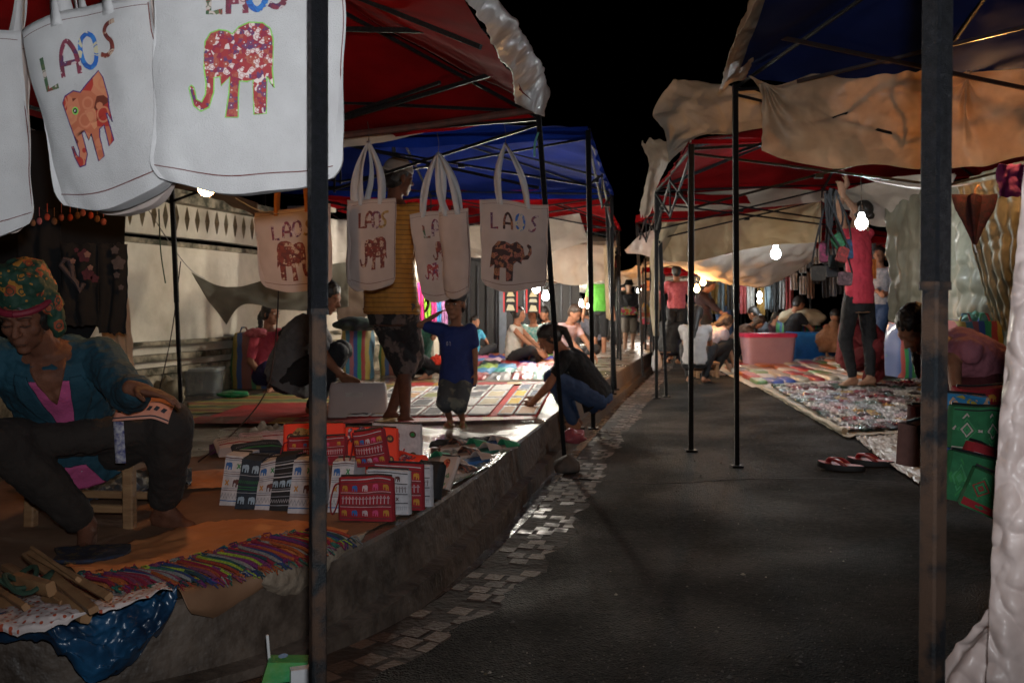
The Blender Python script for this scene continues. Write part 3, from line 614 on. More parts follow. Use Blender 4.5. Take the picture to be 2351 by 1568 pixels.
S('curtain_sheet', 'long pale sheet roof sagging over the string of bulbs', [[(1180, 620, 14.0), (1250, 640, 14.0), (1330, 630, 14.0), (1395, 640, 14.0)], [(1200, 650, 18), (1260, 658, 18), (1330, 650, 18), (1395, 655, 18)], [(1240, 668, 24), (1290, 675, 24), (1340, 672, 24), (1395, 672, 24)]], white_sheet, amp=.12, fs=1, seed=32, res=(40, 30))
S('curtain_sheet', 'dim grey sheet low over the street behind the walking woman', [[(1415, 620, 24), (1455, 612, 24), (1520, 610, 24)], [(1418, 650, 26), (1455, 655, 26), (1520, 650, 26)]], white_sheet, amp=.15, fs=1, seed=33, res=(24, 10))
S('plastic_strip', 'white plastic strip under the back edge of the near red canopy', [[(770, 318, 6.0), (860, 305, 5.95), (980, 285, 5.9), (1100, 262, 5.8)], [(755, 342, 6.0), (860, 330, 5.95), (980, 303, 5.9), (1100, 268, 5.8)]], white_sheet, amp=.015, fs=4, seed=34, res=(40, 8), cat='plastic sheet')
S('curtain_sheet', 'dark cloth backdrop behind the hanging trousers at the left edge', [[(-60, 300, 4.7), (80, 300, 4.7), (280, 300, 4.75)], [(-60, 600, 4.7), (80, 600, 4.7), (282, 600, 4.75)], [(-60, 830, 4.7), (80, 820, 4.7), (200, 790, 4.75)]], mat('black_cloth', (.006, .006, .007), .95, (.003, .003, .004), 5), amp=.03, fs=3, seed=35, res=(30, 30))
S('curtain_sheet', 'tan plastic curtain falling behind the seated old woman', [[(225, 620, 5.2), (262, 618, 5.2), (285, 615, 5.2)], [(235, 760, 5.1), (270, 760, 5.1), (300, 760, 5.1)], [(240, 920, 5.0), (290, 920, 5.0), (325, 920, 5.0)]], plastic_warm, amp=.04, fs=3, seed=36, res=(20, 40), cat='plastic sheet', pleat=(5, .5))

mb = MB(); mb.bar(P(1740, 76, 5.2), P(2360, 205, 5.3), .022); mb.bar(P(1830, 188, 5.5), P(2400, 52, 4.9), .020); mb.box(P(2046, 139, 5.3), (.10, .03, .03)); mb.build('roof_bars', dark_metal, tR1)
# ---------------------------------------------------------------- motifs
E1 = [(1300,300),(1330,250),(1380,235),(1430,245),(1462,265),(1500,225),(1560,200),(1640,203),(1685,235),(1705,300),(1705,480),(1715,575),(1690,540),(1672,510),(1665,710),(1590,712),(1590,530),(1555,540),(1510,535),(1500,600),(1495,722),(1418,722),(1440,600),(1450,510),(1395,555),(1390,505),(1355,510),(1350,590),(1320,670),(1270,690),(1225,660),(1200,560),(1215,545),(1232,560),(1245,625),(1275,640),(1300,600),(1305,540),(1295,450)]
E1 = [((x-1457)/515, (461-y)/515) for x, y in E1]
E0 = [(400,610),(430,575),(500,558),(552,580),(600,540),(700,470),(725,520),(745,640),(745,720),(750,805),(728,750),(718,745),(728,905),(683,928),(680,805),(640,820),(630,860),(628,970),(573,985),(570,830),(538,860),(522,805),(498,810),(500,930),(465,985),(420,990),(395,930),(387,868),(402,868),(415,920),(430,935),(442,900),(430,830),(415,740)]
E0 = [((x-570)/515, (730-y)/515) for x, y in E0]
E2 = [(1640,1125),(1645,1080),(1655,1020),(1690,985),(1730,985),(1765,998),(1800,980),(1835,1005),(1845,1055),(1862,1048),(1870,1020),(1856,1000),(1862,988),(1882,1000),(1886,1040),(1866,1074),(1828,1078),(1828,1100),(1800,1085),(1780,1100),(1775,1180),(1735,1180),(1735,1118),(1700,1118),(1697,1178),(1662,1178),(1668,1105)]
E2 = [((x-1763)/246, (1083-y)/246) for x, y in E2]
EM = [(x, z) for x, z in ((-.5,-.45),(-.36,-.45),(-.36,-.1),(-.2,0),(-.1,-.1),(-.1,-.5),(.1,-.5),(.1,-.2),(.25,-.2),(.25,-.5),(.45,-.5),(.48,.1),(.35,.4),(.0,.45),(-.2,.38),(-.4,.4),(-.52,.2))]
GL = {'L': [[(0, 1), (0, .06), (.42, .06)]],
      'A': [[(0, 0), (.02, .5), (.1, .82), (.25, 1), (.4, .82), (.5, .5), (.52, 0)], [(.03, .36), (.5, .36)]],
      'O': [[(.25, 1), (.06, .85), (0, .5), (.06, .15), (.25, 0), (.44, .15), (.5, .5), (.44, .85), (.25, 1)]],
      'S': [[(.62, 1), (.35, .93), (.22, .75), (.3, .55), (.42, .4), (.4, .15), (.2, .02), (0, .1)]]}
bm_red = batik('batik_red', [(.30, .03, .035), (.22, .02, .05), (.10, .04, .12), (.34, .09, .06), (.30, .03, .035), (.62, .50, .48)], 95)
bm_orange = batik('batik_rust', [(.50, .17, .09), (.50, .17, .09), (.13, .025, .012), (.42, .12, .06), (.52, .20, .10), (.35, .03, .02)], 26)
bm_brown = batik('batik_brown', [(.16, .03, .02), (.12, .02, .015), (.2, .04, .03), (.10, .02, .02), (.45, .33, .25)], 60)
bm_dark = batik('batik_dark_gold', [(.035, .012, .012), (.035, .012, .012), (.30, .12, .06), (.30, .10, .07), (.04, .015, .012)], 48)
bm_green = batik('batik_green', [(.05, .10, .05), (.25, .05, .04), (.10, .13, .06), (.5, .42, .38)], 60)
bm_blue = batik('batik_blue', [(.02, .11, .40), (.03, .16, .45), (.02, .08, .3), (.5, .45, .3)], 40)
bm_plum = batik('batik_plum', [(.14, .03, .05), (.2, .03, .06), (.08, .03, .09), (.5, .4, .4)], 70)
bm_gold = batik('batik_gold', [(.33, .20, .06), (.25, .13, .04), (.4, .28, .12), (.10, .05, .02)], 60)

def tote(label, hook, top, W, H, yaw, roll=0, letters=None, eleph=None, strap=canvas, body=canvas, group='white elephant tote bags hanging on the stalls', thick=.03, seed=0, str_w=.028, wire=True, spread=.2, hem=True, taper=.06):
    """top = centre of the bag mouth; the bag hangs below it, straps run up to hook"""
    top = V(top); hook = V(hook)
    t = thing('tote_bag', top, label, 'tote bag', group)
    R = Matrix.Rotation(yaw, 3, 'Z') @ Matrix.Rotation(roll, 3, 'Y')
    def depth(x, z, side):                                        # z from 0 (top) down to -H
        s = max(-1, min(1, 2*x/W)); q = min(1, -z/H)
        d = thick*(1-s**4)*(.35+.65*math.sin(PI*min(1, q*.9+.05)))
        return -side*(d)+.020*nz((x*4, z*3, side), 1.0, seed)+.007*math.sin((x*.8+z*.7)*22+seed+3*nz((x*5, z*5, 0), 1))*q*(1-abs(s)**3)+.010*(abs(nz((x*9+z*4, z*7, side), 1, seed+3))-.2)+.0015*nz((x*24, z*24, side), 1, seed+3)
    def lim(x, z):
        q = -z/H; w = 1-taper*q
        if q > .9: w -= .10*((q-.9)/.1)**2
        return x*w+.012*nz((0, z*6, seed+(1 if x > 0 else 5)), 1)*abs(2*x/W)
    def edge(x, z): return z+.016*math.sin(x*9+seed)*(1+z/H)+.010*nz((x*6, 1, seed), 1)*(1+z/H)-(.035*(1-(2*x/W)**2)+.012*nz((x*7, 0, seed), 1))*max(0, (-z/H))**3
    def S_(x, z, side=1, o=0): return R @ V((lim(x, z), depth(x, z, side)-side*o, edge(x, z)))
    mb = MB(); nu, nv = 30, 34
    mb.grid(lambda u, v: S_((u-.5)*W, -v*H, 1), nu, nv)
    mb.grid(lambda u, v: S_((.5-u)*W, -v*H, -1), nu, nv)
    for sx in (-.5, .5):
        mb.grid(lambda u, v, sx=sx: lerp(S_(sx*W, -v*H, 1), S_(sx*W, -v*H, -1), u), 1, nv)
    mb.grid(lambda u, v: lerp(S_((u-.5)*W, -H, 1), S_((u-.5)*W, -H, -1), v), nu, 1)
    bb = mb.build('bag_body', body, t, local=True, solid=.0015, sharp=50, recalc=True)
    if hem:
        mb = MB()
        for k in range(2):
            pts = [((i/30-.5)*W*.985, -H+.03+.02*k) for i in range(31)] if k == 0 else [(W*.488, -H*i/24+0) for i in range(1, 24)]
            ribbon(mb, pts, .0022, lambda x, z: S_(x, z, 1, .0022))
        ribbon(mb, [((i/30-.5)*W*.985, -.022) for i in range(31)], .0015, lambda x, z: S_(x, z, 1, .002))
        mb.build('seam_stitching', thread, bb, local=True, sharp=0)
    for i, (side, sx) in enumerate(((1, -1), (1, 1))):
        pass
    hk = hook-top
    for side in (1, -1):
        mb = MB()
        aL = S_(-spread*W, -.03, side, .002); aR = S_(spread*W, -.03, side, .002)
        tp = hk+R @ V((0, -side*.008, 0))
        X = R @ V((1, 0, 0))
        def path(s):
            if s < .5: k = s/.5; a = aL; sg = -1
            else: k = (1-s)/.5; a = aR; sg = 1
            e = k**.85
            p = lerp(a, tp, k)+X*(sg*(math.sin(PI*k)*.022*(1 if side > 0 else 1.5)))
            return p, k
        n = 30; b = len(mb.v)
        for j in range(n+1):
            p, k = path(j/n)
            wv = X*(str_w/2*(1-.55*k**3))+(R @ V((0, 1, 0)))*(.010*math.sin(k*5+side+seed))
            mb.v += [p-wv, p+wv]
        for j in range(n): mb.f.append([b+2*j, b+2*j+1, b+2*j+3, b+2*j+2]); mb.m.append(0)
        mb.build('strap', strap, t, local=True, solid=.002, sharp=0)
    if wire: MB().tube([hk-UP*.01, hk+V((.004, 0, .05)), hk+V((-.006, 0, .11))], .0018, 5).build('wire_hook', dark_metal, t, local=True)
    for (ch, x, z, h, th, m) in (letters or []):
        mb = MB()
        for st in GL[ch]:
            pp = [V((x+px*h, z+pz_*h)) for px, pz_ in st]
            sm = smoothp([V((p.x, p.y, 0)) for p in pp], 4) if ch != 'L' else [V((p.x, p.y, 0)) for p in pp]
            ribbon(mb, [(p.x, p.y) for p in sm], th, lambda a, b_: S_(a, b_, 1, .005))
        mb.build('letter', m, t, local=True, sharp=0)
    for (poly, x, z, s, m, om, fx) in (eleph or []):
        mb = MB(); pl = [(x+px*s*fx, z+pz_*s) for px, pz_ in poly]
        polyfill(mb, pl, lambda a, b_: S_(a, b_, 1, .0055), div=3)
        eo = mb.build('elephant_patch', m, t, local=True, sharp=0)
        if om:
            mb = MB(); ribbon(mb, pl, .0028*(s/.17)**.5, lambda a, b_: S_(a, b_, 1, .0066), closed=True); mb.build('patch_outline', om, eo, local=True, sharp=0)
        if poly is E0:
            mb = MB(); ex, ez = x-.16*s, z+.10*s
            for r, mi in ((.026, 0), (.017, 1), (.008, 2)):
                k = 14; vs = [S_(ex+r*s*3*.6*math.cos(2*PI*i/k), ez+r*s*3*.6*math.sin(2*PI*i/k), 1, .0075+.0006*mi) for i in range(k)]
                mb.add(vs, [tuple(range(k))], mi)
            mb.build('eye_patch', [green_th, hair_m, canvas], eo, local=True, smooth=False)
    return t

def bagat(label, u, vt, vb, wpx, Y, yaw, roll=0, hookp=None, **k):
    s = Y/F; H = (vb-vt)*s; top = P(u, vt, Y)
    return tote(label, P(*hookp, Y) if hookp else top+UP*.3, top, wpx*s, H, yaw, roll, **k)
q = 1/1000
# near bags on the street edge of the red tent
Yb = 2.1; s_ = Yb/F
def L4(cx, zt, h, gap, ms, dz=(0, 0, 0, 0), th=.011, word='LAOS'):
    return [(c, cx+(i-1.5)*gap-.25*h, zt+dz[i], h, th, ms[i]) for i, c in enumerate(word)]
bagat('large white tote bag with a deep red elephant, just left of the near pole', 572, -42, 408, 428, 2.1, .10, .0, letters=L4(-.0, -.088, .072, .043, [bm_green, bm_plum, bm_blue, bm_plum], dz=(.0, -.002, .006, .012), th=.013),
      eleph=[(E1, -.031, -.203, .184, bm_red, green_th, 1)], hookp=(572, -360), seed=1, thick=.035, taper=.0)
bagat('large white tote bag with an orange floral elephant and a sewn eye', 198, 32, 448, 335, 2.2, -.22, -.22, letters=L4(-.020, -.140, .078, .050, [bm_green, bm_plum, bm_blue, bm_brown], dz=(-.030, -.012, -.004, .012), th=.011),
      eleph=[(E0, -.022, -.245, .178, bm_orange, purple_th, 1)], hookp=(150, -250), seed=2, thick=.035, taper=.0)
bagat('second white tote bag peeking out behind the orange floral elephant bag', 238, 40, 470, 300, 2.34, -.45, -.26, hookp=(180, -250), seed=3, body=canvas2)
bagat('white tote bag cut off at the left edge, hanging beside the orange floral elephant bag', -95, 60, 520, 255, 2.3, .4, -.08, hookp=(-70, -240), seed=4, eleph=[(E1, -.02, -.22, .17, bm_blue, green_th, -1)])
bagat('thin white tote bag seen edge-on between the left edge and the orange floral elephant bag', 10, 75, 505, 110, 2.42, .9, .0, hookp=(15, -240), seed=5, body=canvas2)
# far bags on the rail
pk = canvas2
orange_strap = mat('orange_strap', (.55, .22, .05), .8, (.45, .17, .04), 5, trans=.2)
bagat('tote bag with orange straps and a brown elephant, half behind the near pole', 672, 478, 655, 172, 4.9, .12, -.05, letters=L4(-.005, -.155, .075, .052, [bm_plum, bm_plum, bm_plum, bm_gold], dz=(0, .01, .012, .012), th=.013),
      eleph=[(E1, .0, -.255, .185, bm_brown, None, -1)], hookp=(668, 330), strap=orange_strap, body=pk, seed=6)
bagat('narrow folded tote bag with a dark red elephant, first on the rail', 853, 462, 652, 112, 5.3, -.12, -.02, letters=L4(.012, -.155, .085, .036, [bm_brown, bm_brown, bm_plum, bm_gold], th=.014),
      eleph=[(E1, .012, -.285, .160, bm_brown, None, 1)], hookp=(846, 325), body=pk, seed=7)
MBx = bagat('tote bag layered behind the narrow folded one on the rail', 828, 458, 655, 62, 5.4, .5, .03, hookp=(846, 325), body=pk, seed=17)
bagat('tote bag turned half sideways with a small red elephant below a cut-off word', 990, 492, 680, 98, 5.3, .25, -.12, letters=[('L', -.055, -.14, .075, .013, bm_green), ('A', -.008, -.135, .085, .014, bm_plum), ('S', .05, -.10, .09, .013, bm_brown)],
      eleph=[(E1, .03, -.21, .11, bm_brown, None, 1), (E1, -.04, -.31, .085, bm_red, None, 1)], hookp=(1006, 350), body=pk, seed=8)
bagat('blank side panel tote bag hanging against the half sideways one', 1040, 478, 672, 70, 5.2, -.35, -.06, hookp=(1006, 350), body=pk, seed=18)
bagat('rightmost hanging tote bag with a dark gold elephant raising its trunk', 1180, 465, 655, 158, 5.2, .02, .0, letters=L4(-.0, -.15, .085, .068, [bm_plum, bm_dark, bm_blue, bm_plum], dz=(-.005, -.005, .0, .0), th=.013),
      eleph=[(E2, -.02, -.31, .235, bm_dark, None, 1)], hookp=(1160, 330), body=pk, seed=9)

# ---------------------------------------------------------------- pouches on the pavement
zipm = mat('black_zip', (.012, .012, .014), .5)
FB = {}
def fab(n, c, c2=None): return mat('fabric_'+n, c, .85, c2, 30, .3, 300)
red_f = fab('red', (.30, .012, .02), (.24, .01, .018)); wht_f = fab('white', (.5, .48, .5), (.36, .34, .36)); navy_f = fab('navy', (.018, .028, .045), (.012, .018, .028)); org_f = mat('neon_orange', (.85, .06, .025), .8, (.8, .05, .02), 10, .2, 200)
yel_f = fab('yellow', (.5, .22, .03)); blu_f = fab('blue', (.03, .12, .35)); pnk_f = fab('pink', (.6, .06, .16)); pale_f = fab('pale', (.55, .4, .42)); grn_f = fab('green', (.03, .22, .06)); brn_f = fab('brown', (.10, .035, .03)); blk_f = fab('black', (.012, .012, .014)); gry_f = fab('grey', (.25, .25, .28)); lbl_f = fab('light_blue', (.3, .4, .5))
def pouch(label, pos, yaw, W, H, D, base, rows, tilt=0, strap=None, roll=0, puff=.55, cat='pouch', group='patterned pouches piled on the pavement', name='zip_pouch', zipc=zipm, seed=0, lean=0):
    t = thing(name, pos, label, cat, group, rz=yaw)
    R = Matrix.Rotation(roll, 3, 'Y') @ Matrix.Rotation(tilt, 3, 'X')
    def Sf(x, z, o=0):                                             # front face, z 0..H
        s = max(-1, min(1, 2*x/W)); q = max(0, min(1, z/H))
        y = -D/2*(1-.35*q)-puff*D*.5*(1-s*s)*math.sin(PI*min(1, q+.05))+.006*nz((x*14, z*14, seed), 1)+.003*nz((x*40, z*40, seed), 1)-o
        return R @ V((x*(1-.03*q), y+lean*z, z+(.006*math.sin(x*14+seed)+.012*nz((x*9, seed, 0), 1))*q))
    mb = MB(); n = 14
    mb.grid(lambda u, v: Sf((u-.5)*W, v*H), n, n)
    def Bk(x, z):
        p = V((x*(1-.03*z/H), D/2*(1-.35*z/H)+lean*z, z)); return R @ p
    mb.grid(lambda u, v: Bk((.5-u)*W, v*H), n, n)
    for sx in (-.5, .5):
        mb.grid(lambda u, v, sx=sx: lerp(Sf(sx*W, v*H), Bk(sx*W, v*H), u)+(R @ V((math.copysign(.010, sx)*math.sin(PI*u), 0, 0))), 5, n)
    mb.grid(lambda u, v: lerp(Sf((u-.5)*W, H), Bk((u-.5)*W, H), v)+UP*(.006*math.sin(PI*v)), n, 3)
    mb.grid(lambda u, v: lerp(Sf((u-.5)*W, 0), Bk((u-.5)*W, 0), v), n, 2)
    mats_ = [base]
    def mi(m):
        if m not in mats_: mats_.append(m)
        return mats_.index(m)
    def side(mbx, x0, x1, z, w, m, o=.0012):
        k = 12; ribbon(mbx, [(lerp(x0, x1, i/k), z) for i in range(k+1)], w, lambda a, b: Sf(a, b, o), mi(m))
    for r in rows:
        kind, z, h = r[0], r[1]*H, r[2]*H
        if kind == 'line': side(mb, -W*.49, W*.49, z, h, r[3])
        elif kind == 'band': side(mb, -W*.495, W*.495, z, h, r[3], .0007)
        elif kind == 'zig':
            k = int(W/h*1.2)*2+2; ribbon(mb, [(lerp(-W*.48, W*.48, i/k), z+(h*.5 if i % 2 else -h*.5)) for i in range(k+1)], h*.28, lambda a, b: Sf(a, b, .0014), mi(r[3]))
        elif kind == 'dia':
            m1, m2_ = r[3], r[4]; k = r[5]
            for i in range(k):
                x = lerp(-W*.5, W*.5, (i+.5)/k); hw = W/k*.5
                for f_, mm, wd in ((.95, m1, .07), (.66, m2_, .06), (.40, m1, .06), (.18, m2_, .08)):
                    ribbon(mb, [(x-hw*f_, z), (x, z+h*.5*f_), (x+hw*f_, z), (x, z-h*.5*f_)], h*wd, lambda a, b: Sf(a, b, .0014), mi(mm), closed=True)
        elif kind == 'comb':
            k = max(3, int(W/(h*.45)))
            for i in range(k):
                x = lerp(-W*.47, W*.47, (i+.5)/k)
                ribbon(mb, [(x, z-h*.5), (x, z+h*.2)], h*.10, lambda a, b: Sf(a, b, .0014), mi(r[3]))
                ribbon(mb, [(x-h*.16, z+h*.1), (x, z+h*.42), (x+h*.16, z+h*.1)], h*.09, lambda a, b: Sf(a, b, .0016), mi(r[3]))
        elif kind == 'ele':
            cs = r[3]; k = r[4] if len(r) > 4 else len(cs)
            for i in range(k):
                x = lerp(-W*.5, W*.5, (i+.5)/k); c = cs[i % len(cs)]
                if c is None: continue
                if isinstance(c, tuple):
                    for dx in (-1, 1): ribbon(mb, [(x-dx*h*.22, z-h*.3), (x+dx*h*.22, z+h*.3)], h*.16, lambda a, b: Sf(a, b, .0014), mi(c[0]))
                else: polyfill(mb, [(x+px*h*.92, z+pz_*h) for px, pz_ in EM], lambda a, b: Sf(a, b, .0016), mi(c), div=0)
        elif kind == 'disc':
            for x_, z_, r_, m1, m2 in r[3]:
                for rr, mm, oo in ((r_, m1, .0015), (r_*.62, m2, .0022)):
                    polyfill(mb, [(x_*W+rr*math.cos(2*PI*i/16), z_*H+rr*math.sin(2*PI*i/16)) for i in range(16)], lambda a, b: Sf(a, b, oo), mi(mm), div=0)
        elif kind == 'patch':
            for poly, x_, z_, s, m1, fx in r[3]:
                polyfill(mb, [(x_*W+px*s*fx, z_*H+pz_*s) for px, pz_ in poly], lambda a, b: Sf(a, b, .0018), mi(m1), div=1)
    mb.build('pouch_body', mats_, t, local=True, sharp=45)
    zb = MB(); zb.tube([lerp(Sf(x, H), Bk(x, H), .5)+UP*.007 for x in [(i/10-.5)*W for i in range(11)]], .0055, 6)
    zb.build('zip', zipc, t, local=True)
    if strap:
        a = Sf(-W*.5, H*.9); pts = [a, a+V((-.02, -.01, -.01)), a+V((-.035, -.012, -.07)), a+V((-.03, -.01, -.12)), a+V((-.012, 0, -.08)), a+V((0, 0, -.01))]
        sb = MB(); sp = smoothp(pts, 5); b = len(sb.v)
        for p in sp: sb.v += [p+V((0, -.006, .002)), p+V((0, .006, -.002))]
        for i in range(len(sp)-1): sb.f.append([2*i, 2*i+1, 2*i+3, 2*i+2]); sb.m.append(0)
        sb.build('wrist_strap', strap, t, local=True, solid=.002)
    return t
cyc = [yel_f, blu_f, pale_f, pnk_f, yel_f]
redrows = [('line', .96, .02, wht_f), ('line', .88, .015, brn_f), ('ele', .77, .15, cyc), ('line', .665, .012, pale_f), ('line', .63, .02, brn_f), ('comb', .50, .19, pale_f), ('line', .375, .02, brn_f), ('line', .34, .012, pale_f), ('ele', .2, .15, cyc), ('line', .07, .02, brn_f)]
whtrows = [('line', .95, .02, blk_f), ('ele', .83, .13, [(brn_f,), brn_f]), ('line', .72, .02, blk_f), ('comb', .60, .15, brn_f), ('line', .48, .02, blk_f), ('ele', .37, .13, [brn_f, (brn_f,)]), ('line', .27, .02, blk_f), ('comb', .16, .1, gry_f)]
def GP(u, v): return G(u, v, pz, .012)
def pxm(p): return F/p.y
p = GP(843, 1192); k = 1/pxm(p)
pouch('front red pouch printed with rows of coloured elephants, largest in the pile', p, -.10, 122*k, 96*k, .045, red_f, redrows, strap=red_f, tilt=.05, seed=1)
p = GP(892, 1178); pouch('white printed pouch tucked right behind the front red one', p, -.1, 100*k, 100*k, .04, wht_f, whtrows, seed=2)
p = GP(915, 1168); pouch('second red elephant pouch showing its edge behind the white printed one', p, -.1, 118*k, 108*k, .04, red_f, redrows, seed=3)
p = GP(936, 1160); pouch('rear white printed pouch furthest right in the row of pouches', p, -.1, 118*k, 100*k, .04, wht_f, whtrows, seed=4)
# pouch resting on top
p = GP(853, 1172)+V((0, .06, 104*k)); pouch('small red elephant pouch propped on top of the front red one', p, -.22, 76*k, 84*k, .05, red_f, redrows, roll=-.12, strap=red_f, seed=5, tilt=.12)
p = GP(718, 1160)+V((0, .10, 92*k)); pouch('wide red elephant pouch lying on the row of narrow bags, behind the near pole', p, .02, 142*k, 66*k, .06, red_f, redrows, strap=red_f, seed=6)
# gusset ends standing in a row
gw = [('ele', .80, .16, [blu_f, (grn_f,), brn_f], 2), ('line', .68, .015, gry_f), ('line', .64, .01, brn_f), ('line', .60, .015, gry_f), ('ele', .46, .17, [(yel_f,), brn_f], 2), ('line', .35, .015, gry_f), ('line', .31, .012, brn_f), ('zig', .2, .10, gry_f), ('line', .1, .02, blu_f), ('line', .92, .02, gry_f), ('line', .96, .02, brn_f)]
gd = [('ele', .82, .17, [lbl_f], 2), ('line', .68, .015, gry_f), ('zig', .55, .06, grn_f), ('line', .45, .012, grn_f), ('line', .40, .012, grn_f), ('line', .33, .015, gry_f), ('ele', .18, .16, [lbl_f], 2)]
gk = [('line', .9, .012, gry_f), ('line', .85, .02, wht_f), ('line', .78, .012, gry_f), ('line', .68, .012, gry_f), ('line', .62, .02, wht_f), ('ele', .5, .13, [lbl_f], 3), ('line', .4, .012, gry_f), ('line', .36, .02, wht_f), ('line', .26, .012, gry_f), ('zig', .18, .06, wht_f), ('line', .1, .015, gry_f)]
rowp = [(525, 1158, 44, 100, wht_f, gw, 'white printed pouch standing end-on, leftmost of the row'), (563, 1166, 48, 100, navy_f, gd, 'navy printed pouch standing end-on beside the leftmost white one'), (604, 1168, 40, 98, wht_f, gw, 'white printed pouch standing end-on between two dark ones'),
        (642, 1170, 48, 108, blk_f, gk, 'black and white striped pouch standing end-on in the row'), (686, 1176, 52, 104, wht_f, gw, 'white printed pouch standing end-on just left of the near pole'), (776, 1174, 50, 100, wht_f, gw, 'white printed pouch standing end-on just right of the near pole')]
for i, (u, v, w, h, m, rr, lb) in enumerate(rowp):
    p = GP(u, v); k = 1/pxm(p)
    pouch(lb, p+V((.02, .10, 0)), -.12, w*k*1.06, h*k*1.08, .24, m, rr, puff=.03, seed=10+i, lean=.15, group='pouches standing end-on in a row')
# flat neon bags behind
k = 1/pxm(GP(850, 1080))
def gold(): return bm_gold
p = GP(722, 1090); k = 1/pxm(p)
pouch('neon orange flat bag with a gold elephant, partly behind the near pole', p+UP*.05, .02, 136*k, 92*k, .03, org_f, [('patch', 0, 0, [(E2, -.12, .6, 75*k, bm_gold, 1)]), ('disc', 0, 0, [(-.4, .7, 9*k, brn_f, bm_gold)])], cat='flat bag', name='flat_bag', group='flat elephant bags behind the pouches', seed=20)
p = GP(853, 1098); k = 1/pxm(p)
pouch('neon orange flat bag with a purple floral elephant and round mirrors', p+UP*.03, -.03, 118*k, 100*k, .03, org_f, [('patch', 0, 0, [(E2, -.08, .66, 92*k, bm_plum, -1)]), ('disc', 0, 0, [(.38, .78, 9*k, brn_f, bm_gold), (.38, .3, 9*k, brn_f, bm_gold), (-.36, .3, 9*k, brn_f, bm_plum)])], cat='flat bag', name='flat_bag', group='flat elephant bags behind the pouches', seed=21)
p = GP(912, 1080); k = 1/pxm(p)
pouch('white flat bag with a red elephant and green discs behind the orange ones', p+UP*.03, -.03, 110*k, 92*k, .03, wht_f, [('patch', 0, 0, [(E1, -.12, .55, 66*k, bm_red, -1)]), ('disc', 0, 0, [(.34, .78, 8*k, brn_f, grn_f), (.34, .25, 8*k, brn_f, grn_f)])], cat='flat bag', name='flat_bag', group='flat elephant bags behind the pouches', seed=22)
p = GP(935, 1098); k = 1/pxm(p)
pouch('crumpled neon orange bag lying beside the stack of pouches', p+UP*.02, -.4, 66*k, 48*k, .09, org_f, [('patch', 0, 0, [(E2, 0, .5, 40*k, bm_plum, 1)])], tilt=-.7, cat='flat bag', name='flat_bag', seed=23)
p = GP(975, 1140); k = 1/pxm(p)
pouch('black embroidered bag leaning against the kerb end of the pile', p, -.75, 78*k, 78*k, .06, blk_f, [('disc', 0, 0, [(0, .5, 24*k, pnk_f, gry_f), (.3, .3, 8*k, grn_f, gry_f), (-.3, .4, 6*k, grn_f, pale_f)])], tilt=-.3, cat='embroidered bag', name='embroidered_bag', seed=24)
p = GP(1010, 1120); k = 1/pxm(p)
pouch('cream bag with a red appliqué flower beside the black embroidered bag', p, -.85, 62*k, 74*k, .03, canvas2, [('disc', 0, 0, [(0, .75, 14*k, bm_orange, bm_orange)]), ('comb', .3, .4, grn_f)], tilt=-.45, cat='embroidered bag', name='embroidered_bag', seed=25)
# flat zip purses lying over the rear of the row: cream/red
for i, (u, v, r_, m, lb) in enumerate(((560, 1062, .3, canvas2, 'cream purse with red scrolls lying at the back left of the pouches'), (618, 1046, .25, pale_f, 'pale pink purse lying on the back of the pouch row'), (600, 1075, .28, navy_f, 'dark striped cloth purse lying across the row of pouches'))):
    p = GP(u, v+20)+UP*.10; k = 1/pxm(p)
    pouch(lb, p, .55, 110*k, 50*k, .05, m, [('line', .8, .06, blk_f), ('line', .3, .08, red_f if i != 2 else grn_f), ('zig', .55, .12, red_f if i != 2 else gry_f)], tilt=-1.15, seed=30+i, cat='purse', name='flat_purse', group='purses lying behind the pouch row')
# shoes / slippers with green and white soles lying behind
for i, (u, v, yw) in enumerate(((1000, 1062, .5), (1030, 1078, .6), (1062, 1050, .7), (1090, 1062, .7), (1080, 1030, .8), (1110, 1040, .8), (1040, 1030, .5), (1130, 1022, .9), (1150, 1032, .9), (1015, 1100, .6), (1052, 1092, .6))):
    p = GP(u, v); m1 = [canvas2, fab('teal', (.03, .2, .16)), canvas2, blu_f][i % 4]; m2 = [fab('green2', (.02, .25, .12)), canvas2, bm_dark, canvas2][i % 4]
    t = thing('cloth_slipper', p, f"{['cream and green', 'teal', 'patterned cream', 'blue'][i % 4]} cloth slipper, {ORD[i]} counted outwards from the pouches towards the kerb", 'slipper', 'cloth slippers on the pavement edge', rz=-yw)
    L_ = .24
    out = [(math.cos(a)*(.042+.008*math.cos(2*a+1)), math.sin(a)*L_/2) for a in [2*PI*j/20 for j in range(20)]]
    mb = MB(); mb.add([(x, y, 0) for x, y in out]+[(x, y, .018) for x, y in out], [tuple(range(19, -1, -1)), tuple(range(20, 40))]+[(j, (j+1) % 20, 20+(j+1) % 20, 20+j) for j in range(20)]); mb.build('sole', m1, t, local=True)
    mb = MB(); mb.grid(lambda a, b: V((-.045+.09*a, .005+b*.10, .016+.042*math.sin(PI*a)*(1-.55*b))), 10, 6); mb.build('upper', m2, t, local=True, solid=.003)
